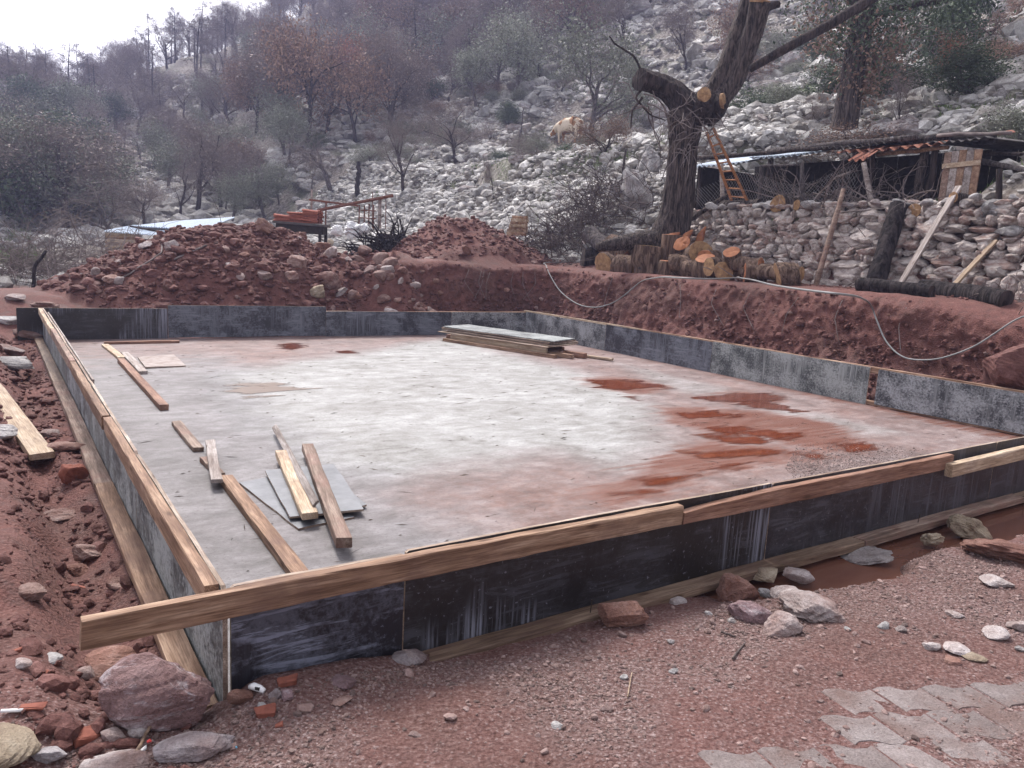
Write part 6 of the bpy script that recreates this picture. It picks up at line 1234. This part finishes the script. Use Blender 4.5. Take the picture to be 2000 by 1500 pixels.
for k in range(3):
    TP['bare', k] = tree_mesh(10 + k, 6, .13, BARE, 2600, .55, 500, .05, 'bark_dark', 'twig', 'leaf_grey'); TP['olive', k] = tree_mesh(20 + k, 6, .14, dict(BARE, an=(.6, .7, .8)), 900, .4, 6500, .07, 'bark_grey', 'twig', 'leaf_olive', cl=.34, tw_w=.01); TP['grey', k] = tree_mesh(30 + k, 6, .12, BARE, 4200, .6, 2600, .055, 'bark_dark', 'twig', 'leaf_grey', cl=.4)
    TP['brown', k] = tree_mesh(40 + k, 6, .12, BARE, 1500, .45, 5200, .065, 'bark_dark', 'twig_dark', 'leaf_brown', cl=.33); TP['red', k] = tree_mesh(50 + k, 6, .12, BARE, 900, .4, 5200, .065, 'bark_dark', 'twig_dark', 'leaf_red', cl=.33); TP['green', k] = tree_mesh(60 + k, 5, .12, dict(BARE, st=(.2, .2, .2)), 400, .4, 9000, .075, 'bark_dark', 'twig_dark', 'leaf_green', cl=.36)
    TP['pine', k] = tree_mesh(70 + k, 9, .14, PINE, 1600, .4, 1600, .07, 'bark_burnt', 'twig_dark', 'leaf_burnt', trunk_frac=1., cl=.22)
    TP['gnarl', k] = tree_mesh(80 + k, 4.5, .13, GNARL, 900, .5, 0, .05, 'bark_grey', 'twig', 'leaf_grey', tw_w=.01, cl=.15)
TH_ = {'bare': 6, 'olive': 6, 'grey': 6, 'brown': 6, 'red': 6, 'green': 5, 'pine': 9, 'gnarl': 4.5}
for k in list(TP):   # measured heights
    zs = max(v.co.z for v in TP[k][1].vertices); TP[k] = TP[k] + (zs,)
NAMES = {'bare': 'bare_tree', 'olive': 'olive_tree', 'grey': 'bare_tree', 'brown': 'brown_tree', 'red': 'brown_tree', 'green': 'evergreen_tree', 'pine': 'burnt_pine_tree', 'gnarl': 'gnarled_tree'}
def put_tree(kind, var, p, h, label, group, seed=0, wide=1., lean=(0, 0), rz=None):
    g = np.random.default_rng(seed); tr, crn, hz = TP[kind, var]; t = thing(NAMES[kind], label, 'tree', p, group); s = h / hz; t.scale = (s * wide, s * wide, s); t.rotation_euler = (lean[0], lean[1], g.uniform(0, 6.28) if rz is None else rz)
    link('trunk', tr, t); link('crown', crn, t); return t
def tree_px(kind, var, x, y, top, label, wide=1., lean=(0, 0), group='trees on the rubble slope', rz=None, tmin=15, p=None):
    p = hit(x, y, tmin) if p is None else p
    if p is None: return
    d = float((p - C0) @ np.array([0, cp, -sp])); put_tree(kind, var, p, (y - top) * d / F, label, group, int(x), wide, lean, rz)
TL_ = [('bare', 0, 385, 420, 195, 'dark bare tree with leaning trunk above the tin roofed hut', 1., (0, -.22)), ('bare', 1, 788, 380, 175, 'bare tree with slim forked trunk on the rubble slope, left of centre', .9, (0, 0)), ('gnarl', 0, 648, 372, 215, 'old gnarled olive with thick leaning trunk behind the tile table', 1.2, (0, .2)), ('gnarl', 1, 232, 482, 305, 'drooping gnarled fruit tree before the tin roofed hut', 1.25, (0, 0)),
       ('grey', 0, 890, 318, 165, 'twiggy grey bush-like tree on the terrace left of the cow', 1.3, (0, 0)), ('olive', 0, 1155, 282, 20, 'grey-green olive tree standing behind the cow', 1., (0, -.03)), ('olive', 1, 1005, 205, -10, 'tall grey-green olive high on the slope, centre', 1.05, (0, 0)), ('grey', 1, 882, 172, 40, 'small pale grey tree left of the tall central olive', .8, (0, 0)), ('grey', 2, 765, 262, 20, 'tall slender grey tree on the slope above the gnarled olive', .6, (0, 0)),
       ('bare', 2, 440, 418, 290, 'small bare tree right of the leaning dark tree', .8, (0, 0)), ('grey', 0, 478, 412, 285, 'small pale twiggy tree behind the heap crest', .8, (0, 0)), ('brown', 0, 600, 290, 35, 'tall tree with dry brown crown on the left slope', .75, (0, 0)), ('red', 0, 682, 235, 55, 'tree with rusty red crown beside the tall brown one', .75, (0, 0)), ('red', 1, 465, 215, 125, 'small rusty brown tree on the upper left slope', 1.1, (0, 0)), ('brown', 1, 500, 260, 110, 'bushy brown tree left of the tall brown one', .9, (0, 0)),
       ('olive', 2, 560, 330, 190, 'pale olive bush-tree at the middle of left slope', 1., (0, 0)), ('green', 0, 992, 255, 190, 'dark green evergreen bush below the central olive', 1.1, (0, 0)), ('green', 1, 845, 205, 140, 'low dark evergreen bush on the slope left of centre', 1.4, (0, 0)), ('grey', 1, 300, 330, 200, 'rounded grey tree behind the leaning dark tree', 1.2, (0, 0)), ('olive', 0, 545, 400, 300, 'small olive left of the gnarled olive', .9, (0, 0)),
       ('bare', 0, 1215, 120, -30, 'grey bare tree above the olive behind the cow', .9, (0, 0)), ('olive', 2, 1225, 235, 90, 'olive crown just left of the sawn limb', .8, (0, 0)), ('brown', 2, 1420, 170, -20, 'dry brown tree behind the forked limbs of the cut tree', .8, (0, 0)), ('grey', 2, 1340, 140, -20, 'thin grey tree behind the crotch of the cut tree', .8, (0, 0)), ('bare', 2, 1600, 90, -60, 'thin bare trunk below the slanting pole', .6, (0, 0)),
       ('green', 2, 1815, 178, -130, 'dark green tree with thin trunk right of the ivy oak', .75, (0, -.05)), ('red', 2, 1850, 186, 55, 'small forked tree with rusty dead top at the upper right', .55, (0, 0)), ('olive', 1, 1875, 150, 85, 'grey-green shrub on the slope at the upper right', 1.4, (0, 0)), ('brown', 0, 1925, 135, 75, 'tan dry shrub at the upper right edge', 1.2, (0, 0)), ('bare', 1, 1755, 280, 100, 'thin leaning bare tree between the oak and the dark tree', .5, (0, .1)),
       ('grey', 0, 1480, 205, 130, 'small grey shrub-tree left of the ivy oak', .7, (0, 0)), ('bare', 0, 965, 395, 300, 'thin crooked bare stem on the rubble slope in the centre', .4, (0, -.15)), ('grey', 1, 1040, 285, 255, 'dry brown brush left of the cow', 2.2, (0, 0)), ('grey', 2, 1062, 266, 240, 'dry reed clump right behind the cow', 2., (0, 0))]
for kind, var, x, y, top, lb, wide, ln in TL_: tree_px(kind, var, x, y, top, lb, wide, ln)
g = np.random.default_rng(655); kk = 0; tr_ = 0; SH = []
while kk < 110 and tr_ < 6000:
    tr_ += 1; a, b = g.uniform(15.5, 40), g.uniform(0, 48); z = float(zuv(a, b)); p = W(a, b, z); X, Y, okk = inview(p[0], p[1], z, 0)
    if not okk or Y > 330 or (1230 < X < 1420) or any((p[0] - q[0]) ** 2 + (p[1] - q[1]) ** 2 < 2.6 for q in SH): continue
    if 1040 < X < 1180 and 200 < Y < 300: continue
    SH.append(p); r = g.random(); kind = 'green' if r < .25 else 'olive' if r < .62 else 'grey' if r < .85 else 'brown'
    zone = 'above the shed' if X > 1500 and Y > 150 else 'high on the right slope' if X > 1500 else 'right of the cut tree' if X > 1400 else 'around the cow' if X > 1000 and Y > 180 else 'high above the cow' if X > 1000 else 'on the central slope' if X > 780 and Y > 180 else 'high in the centre' if X > 780 else 'left of the bare central tree'
    t = put_tree(kind, int(g.integers(3)), p + [0, 0, -.25], g.uniform(.6, 1.9), {'green': 'low dark green', 'olive': 'low grey-green', 'grey': 'low twiggy grey', 'brown': 'low dry brown'}[kind] + ' shrub in the rubble ' + zone, 'low shrubs on the rubble slope', 7600 + kk, g.uniform(1.3, 2.0)); t.name = 'shrub'; t['category'] = 'shrub'; kk += 1
# burnt stump and pale stakes
stick([hit(698, 382, 15), hit(698, 382, 15) + [0, 0, .8], hit(698, 382, 15) + [.03, 0, 1.55]], .13, 'bark_burnt', 'charred stump standing on the rubble left of centre', 'stump', 'stump', None, 9)
for x, y, t, lb in [(1016, 290, 215, 'pale stake standing left of the cow'), (1012, 305, 255, 'short pale stake beside the taller one near the cow'), (1170, 290, 240, 'grey stake just right of the cow'), (1212, 400, 295, 'white bent pole standing by the pale outcrop'), (608, 408, 345, 'pale stake behind the tile stacks')]:
    p = hit(x, y, 15); d = float((p - C0) @ np.array([0, cp, -sp])); stick([p, p + [0, 0, (y - t) * .5 * d / F], p + [.05, 0, (y - t) * d / F]], .045, 'bark_grey', lb, 'stake', 'stake', 'stakes on the slope')
# ivy-clad oak with the long slanting limb
ob = hit(1650, 262, 15); YO = ob[1]; ok_ = thing('oak_tree', 'dark ivy-clad oak behind the shed with a long slanting sawn limb', 'tree', ob); OL = np.array(ob)
def T2(x, y, dY=0.): return aty(x, y, YO + dY)
limb('trunk', [T2(1646, 275), T2(1650, 240), T2(1662, 170), T2(1674, 100), T2(1684, 40), T2(1690, -30), T2(1700, -120)], [.36, .30, .27, .27, .24, .2, .15], 'bark', 12, 51, .08, ok_, OL)
limb('limb', [T2(1465, 135, -4), T2(1540, 92, -4), T2(1620, 48, -3.6), T2(1700, 0, -3), T2(1800, -70, -1.5), T2(1740, -150, 0)], [.075, .09, .1, .11, .12, .12], 'bark_dark', 9, 52, .05, ok_, OL)
limb('limb', [T2(1685, 60), T2(1730, 20), T2(1790, 8), T2(1850, 2)], [.14, .1, .08, .05], 'bark_dark', 8, 53, .05, ok_, OL); limb('limb', [T2(1690, 20), T2(1640, -20), T2(1600, -80)], [.14, .1, .07], 'bark_dark', 8, 54, .05, ok_, OL)
def leafcloud(name, blobs, n, size, mat, parent, loc, seed=0):
    g = np.random.default_rng(seed); b = MB()
    for c, r, k in blobs:
        m = int(n * k); q = c + g.normal(0, 1, (m, 3)) * r * .5; x = g.normal(0, 1, (m, 3)); x /= np.linalg.norm(x, axis=1)[:, None]; y = np.cross(x, g.normal(0, 1, (m, 3))); y /= np.linalg.norm(y, axis=1)[:, None]; s = size * g.uniform(.5, 1.5, m)[:, None]
        b.add(np.stack([q - x * s, q - y * s * .55, q + x * s, q + y * s * .55], 1).reshape(-1, 3), np.arange(m * 4).reshape(-1, 4), 0, np.repeat(g.random(m), 4))
    return b.obj(name, MT[mat], parent, loc)
leafcloud('crown', [(T2(1680, 90), .9, 1), (T2(1720, 50), .8, .8), (T2(1650, 60), .7, .5), (T2(1690, 10), 1.2, 1.2), (T2(1800, 15), 1.0, .9), (T2(1860, 10), .9, .6), (T2(1700, 140), .5, .3), (T2(1600, 0), .9, .5), (T2(1760, -40), 1.4, 1.)], 1100, .042, 'leaf_green', ok_, OL, 3)
leafcloud('dry_leaves', [(T2(1690, 130), .5, 1), (T2(1675, 170), .5, .8), (T2(1720, 100), .8, 1), (T2(1620, 60), .8, .8)], 900, .045, 'leaf_brown', ok_, OL, 4)
mb = MB(); g = np.random.default_rng(9)
for x, y in [(1690, 120), (1720, 150), (1700, 60), (1760, 100), (1640, 80), (1800, 60)]: twigs(mb, g, T2(x, y), 16, 1.3, .012, 1.0, .35)
mb.obj('hanging_twigs', MT['twig'], ok_, OL)
# ------------------------------------------------------------------ the wood on the upper left: every tree an individual
g = np.random.default_rng(640); cnt = 0; tries = 0; spots = []
labels = {'grey': 'leafless grey-brown tree in the wood on the upper slope', 'pine': 'scorched thin pine in the wood on the upper slope', 'brown': 'dry brown tree in the wood on the upper slope', 'bare': 'dark bare tree in the wood on the upper slope', 'olive': 'grey-green tree in the wood on the upper slope', 'green': 'dark evergreen tree in the thicket on the far left', 'red': 'rusty leaved tree in the wood on the upper slope'}
while cnt < 470 and tries < 12000:
    tries += 1; a, b = g.uniform(-45, 62), g.uniform(40, 135); z = float(zuv(a, b)); p = W(a, b, z); X, Y, okk = inview(p[0], p[1], z, 120)
    if not okk or X > 1350 or Y > 520: continue
    if a > 14 and b < 43: continue
    if X > 900 and Y > 150 and g.random() < .4: continue
    low_ = 175 < X < 640 and Y > 265
    if low_ and g.random() < .55: continue
    mind = 1.9 if b < 75 else 2.7
    if any((p[0] - q[0]) ** 2 + (p[1] - q[1]) ** 2 < mind ** 2 for q in spots): continue
    spots.append(p); r = g.random(); far_ = b > 85
    if X < 300 and Y > 250: kind = 'green' if r < .72 else ('olive' if r < .9 else 'grey')
    else: kind = ('pine' if r < .5 else 'grey' if r < .8 else 'bare') if far_ else ('grey' if r < .42 else 'bare' if r < .58 else 'pine' if r < .72 else 'brown' if r < .84 else 'olive' if r < .95 else 'red')
    if low_: kind = 'bare' if r < .45 else 'grey' if r < .7 else 'olive' if r < .9 else 'brown'
    h = {'pine': g.uniform(4.5, 7.5), 'green': g.uniform(3.5, 5.5)}.get(kind, g.uniform(4.2, 7.0)) * (.7 if low_ else 1.); zone = ('at the left edge of the picture' if X < 110 else 'left of the tin hut' if X < 230 else 'above the tin hut' if X < 360 else 'left of the rusty small tree' if X < 450 else 'behind the tall brown tree' if X < 640 else 'above the gnarled olive' if X < 760 else 'left above the central olive' if X < 920 else 'above the central olive' if X < 1080 else 'above the cow') + (', on the skyline' if Y < 190 and X < 500 else ', high up' if Y < 130 else ', low down' if Y > 260 else '')
    put_tree(kind, int(g.integers(3)), p, h, labels[kind].split(' in the ')[0] + ' of the wood ' + zone, {'grey': 'leafless grey-brown trees', 'pine': 'scorched pines', 'brown': 'dry brown trees', 'bare': 'dark bare trees', 'olive': 'grey-green trees of the wood', 'green': 'evergreens on the far left', 'red': 'rusty leaved trees'}[kind], 7000 + cnt, g.uniform(.9, 1.35)); cnt += 1
# thicket along the left edge
for i, (x, y, top, kind, lb) in enumerate([(20, 470, 290, 'green', 'dark green evergreen bush at the left edge'), (90, 465, 250, 'green', 'rounded grey-green evergreen left above the grass'), (160, 460, 300, 'grey', 'grey twiggy bush behind the fruit tree'), (200, 440, 260, 'olive', 'olive green tree behind the fruit tree'), (60, 410, 230, 'olive', 'grey-green tree above the patch of grass'), (280, 420, 300, 'grey', 'grey brush left of the leaning dark tree')]):
    p = aty(x, y, 40); p[2] = float(zxy(p[0], p[1])); d = 40; put_tree(kind, i % 3, p, (y - top) * d / F + (aty(x, y, 40)[2] - p[2]) * 0, lb, 'bushes along the left edge', i, 1.4)
for i, (x, y, n, sp_, lb) in enumerate([(110, 520, 340, (1.0, .8, 1.3), 'tangled thicket of bare brambles left of the heap'), (30, 545, 260, (1.0, .8, .6), 'dry bramble scrub at the far left edge'), (190, 490, 240, (.8, .7, 1.0), 'bare brushwood below the gnarled fruit tree'), (70, 570, 120, (.5, .4, .4), 'low dry twigs at the back left corner of the plot')]):
    c = aty(x, y, 17.5 + i * .6); c[2] = float(zxy(c[0], c[1])); brush('bramble_bush', lb, c, n, 1.3, .008, sp_, 'twig' if i != 1 else 'twig_dark', 'bush', 30 + i, up=.7, group='bramble bushes on the left', arch=.6)
stick([aty(62, 585, 16), aty(68, 520, 16), aty(90, 490, 16.2)], .04, 'bark_burnt', 'dark bent branch rising from the brambles at left', 'branch', 'branch')
# grass tufts on the field and terraces (uncountable)
def grassy(n, seed, fn, h, w=.012):
    g = np.random.default_rng(seed); a, b = fn(g, n); P = O + a[:, None] * E1 + b[:, None] * E2; P[:, 2] = zuv(a, b); m = len(a); d = g.normal(0, .35, (m, 3)); d[:, 2] = 1; s = g.normal(0, 1, (m, 3)); s[:, 2] = 0; s /= np.linalg.norm(s, axis=1)[:, None]; hh = (h * g.uniform(.5, 1.5, m))[:, None]
    return np.stack([P - s * w, P + s * w, P + d * hh], 1).reshape(-1, 3), m, g
MT['grass'] = leaf_mat('grass_blades', c4(.06, .10, .03), c4(.19, .26, .09)); mb = MB()
V, m, g = grassy(16000, 1, lambda g, n: (g.uniform(-16, 1, n), g.uniform(22, 42, n)), .22, .03); mb.add(V, np.arange(m * 3).reshape(-1, 3), 0, np.repeat(g.random(m), 3))
def patch(g, n):
    a = g.uniform(13, 32, n); b = g.uniform(2, 34, n); k = fbm(a * .35, b * .35, 141) > .10; return a[k], b[k]
V, m, g = grassy(60000, 2, patch, .10, .015); mb.add(V, np.arange(m * 3).reshape(-1, 3), 0, np.repeat(g.random(m), 3))
V, m, g = grassy(500, 3, lambda g, n: (g.normal(12.25, .12, n), g.normal(7.2, .35, n)), .14, .008); mb.add(V + [0, 0, .05], np.arange(m * 3).reshape(-1, 3), 0, np.repeat(g.random(m), 3))
setp(mb.obj('grass', MT['grass']), 'patches of short green grass on the field and terraces', None, None, 'stuff')
# ------------------------------------------------------------------ the cow
def cow(p, h, rz):
    bl = [(0, 0, 1.0), (-.45, 0, 1.0), (.5, 0, 1.02), (.85, 0, 1.0), (1.1, 0, .78), (1.28, 0, .50), (1.42, 0, .28), (-.72, 0, 1.05), (-.82, 0, .8), (-.84, 0, .45), (-.83, .02, .25)]
    rd = [(.36, .42), (.36, .40), (.33, .40), (.24, .28), (.17, .2), (.13, .14), (.09, .09), (.2, .2), (.04, .05), (.025, .025), (.05, .05)]; ed = [(0, 1), (0, 2), (2, 3), (3, 4), (4, 5), (5, 6), (1, 7), (7, 8), (8, 9), (9, 10)]
    for sx_, base in ((.62, 2), (-.55, 1)):
        for sy_ in (-.2, .2):
            i = len(bl); kn = .06 if sx_ > 0 else -.08; bl += [(sx_, sy_, .68), (sx_ + kn * .3, sy_, .42), (sx_ - kn * .2, sy_, .16), (sx_, sy_, .02)]; rd += [(.13, .12), (.065, .065), (.05, .05), (.065, .06)]; ed += [(base, i), (i, i + 1), (i + 1, i + 2), (i + 2, i + 3)]
    for sy_ in (-1, 1): i = len(bl); bl += [(1.24, sy_ * .2, .58)]; rd += [(.04, .07)]; ed += [(5, i)]; bl += [(1.2, sy_ * .1, .72)]; rd += [(.025, .025)]; ed += [(5, i + 1)]
    me = bpy.data.meshes.new('cow_body'); me.from_pydata(bl, ed, []); ob = bpy.data.objects.new('tmp', me); COL.objects.link(ob); sk_ = ob.modifiers.new('s', 'SKIN'); sk_.use_smooth_shade = True; ob.modifiers.new('d', 'SUBSURF').levels = 2
    for v, r in zip(me.skin_vertices[0].data, rd): v.radius = r
    me.skin_vertices[0].data[0].use_root = True
    bpy.context.view_layer.update(); ev = ob.evaluated_get(bpy.context.evaluated_depsgraph_get()); m2 = bpy.data.meshes.new_from_object(ev); bpy.data.objects.remove(ob)
    m = NT('cow_hide', .8, .2); n = m.noise(m.co('Object'), 1.7, 2, .4); m.base(m.ramp(n, [(.48, c4(.62, .52, .40)), (.52, c4(.30, .15, .07))])); m2.materials.clear(); m2.materials.append(m.m)
    o = link('cow', m2, None, p); o.scale = (h / 1.4,) * 3; o.rotation_euler = (0, 0, rz); return setp(o, 'cream and brown cow grazing on the rubble terrace, rear to the right', 'cow')
cpz = COWP + [0, 0, .04]; cow(cpz, 47 * float(cpz[1]) / F, math.radians(138))
# ------------------------------------------------------------------ haze
V, Fs = box((-52, 68, 30), (450, 450, 64)); mb = MB(); mb.add(V, Fs); hm = bpy.data.materials.new('haze'); hm.use_nodes = True; nt = hm.node_tree; nt.nodes.remove(nt.nodes['Principled BSDF']); pv = nt.nodes.new('ShaderNodeVolumePrincipled'); pv.inputs['Color'].default_value = (.60, .63, 1, 1); pv.inputs['Density'].default_value = .0015; pv.inputs['Anisotropy'].default_value = .2
nt.links.new(pv.outputs[0], nt.nodes['Material Output'].inputs['Volume']); setp(mb.obj('haze', hm), 'thin bluish haze in the valley air', None, None, 'stuff')
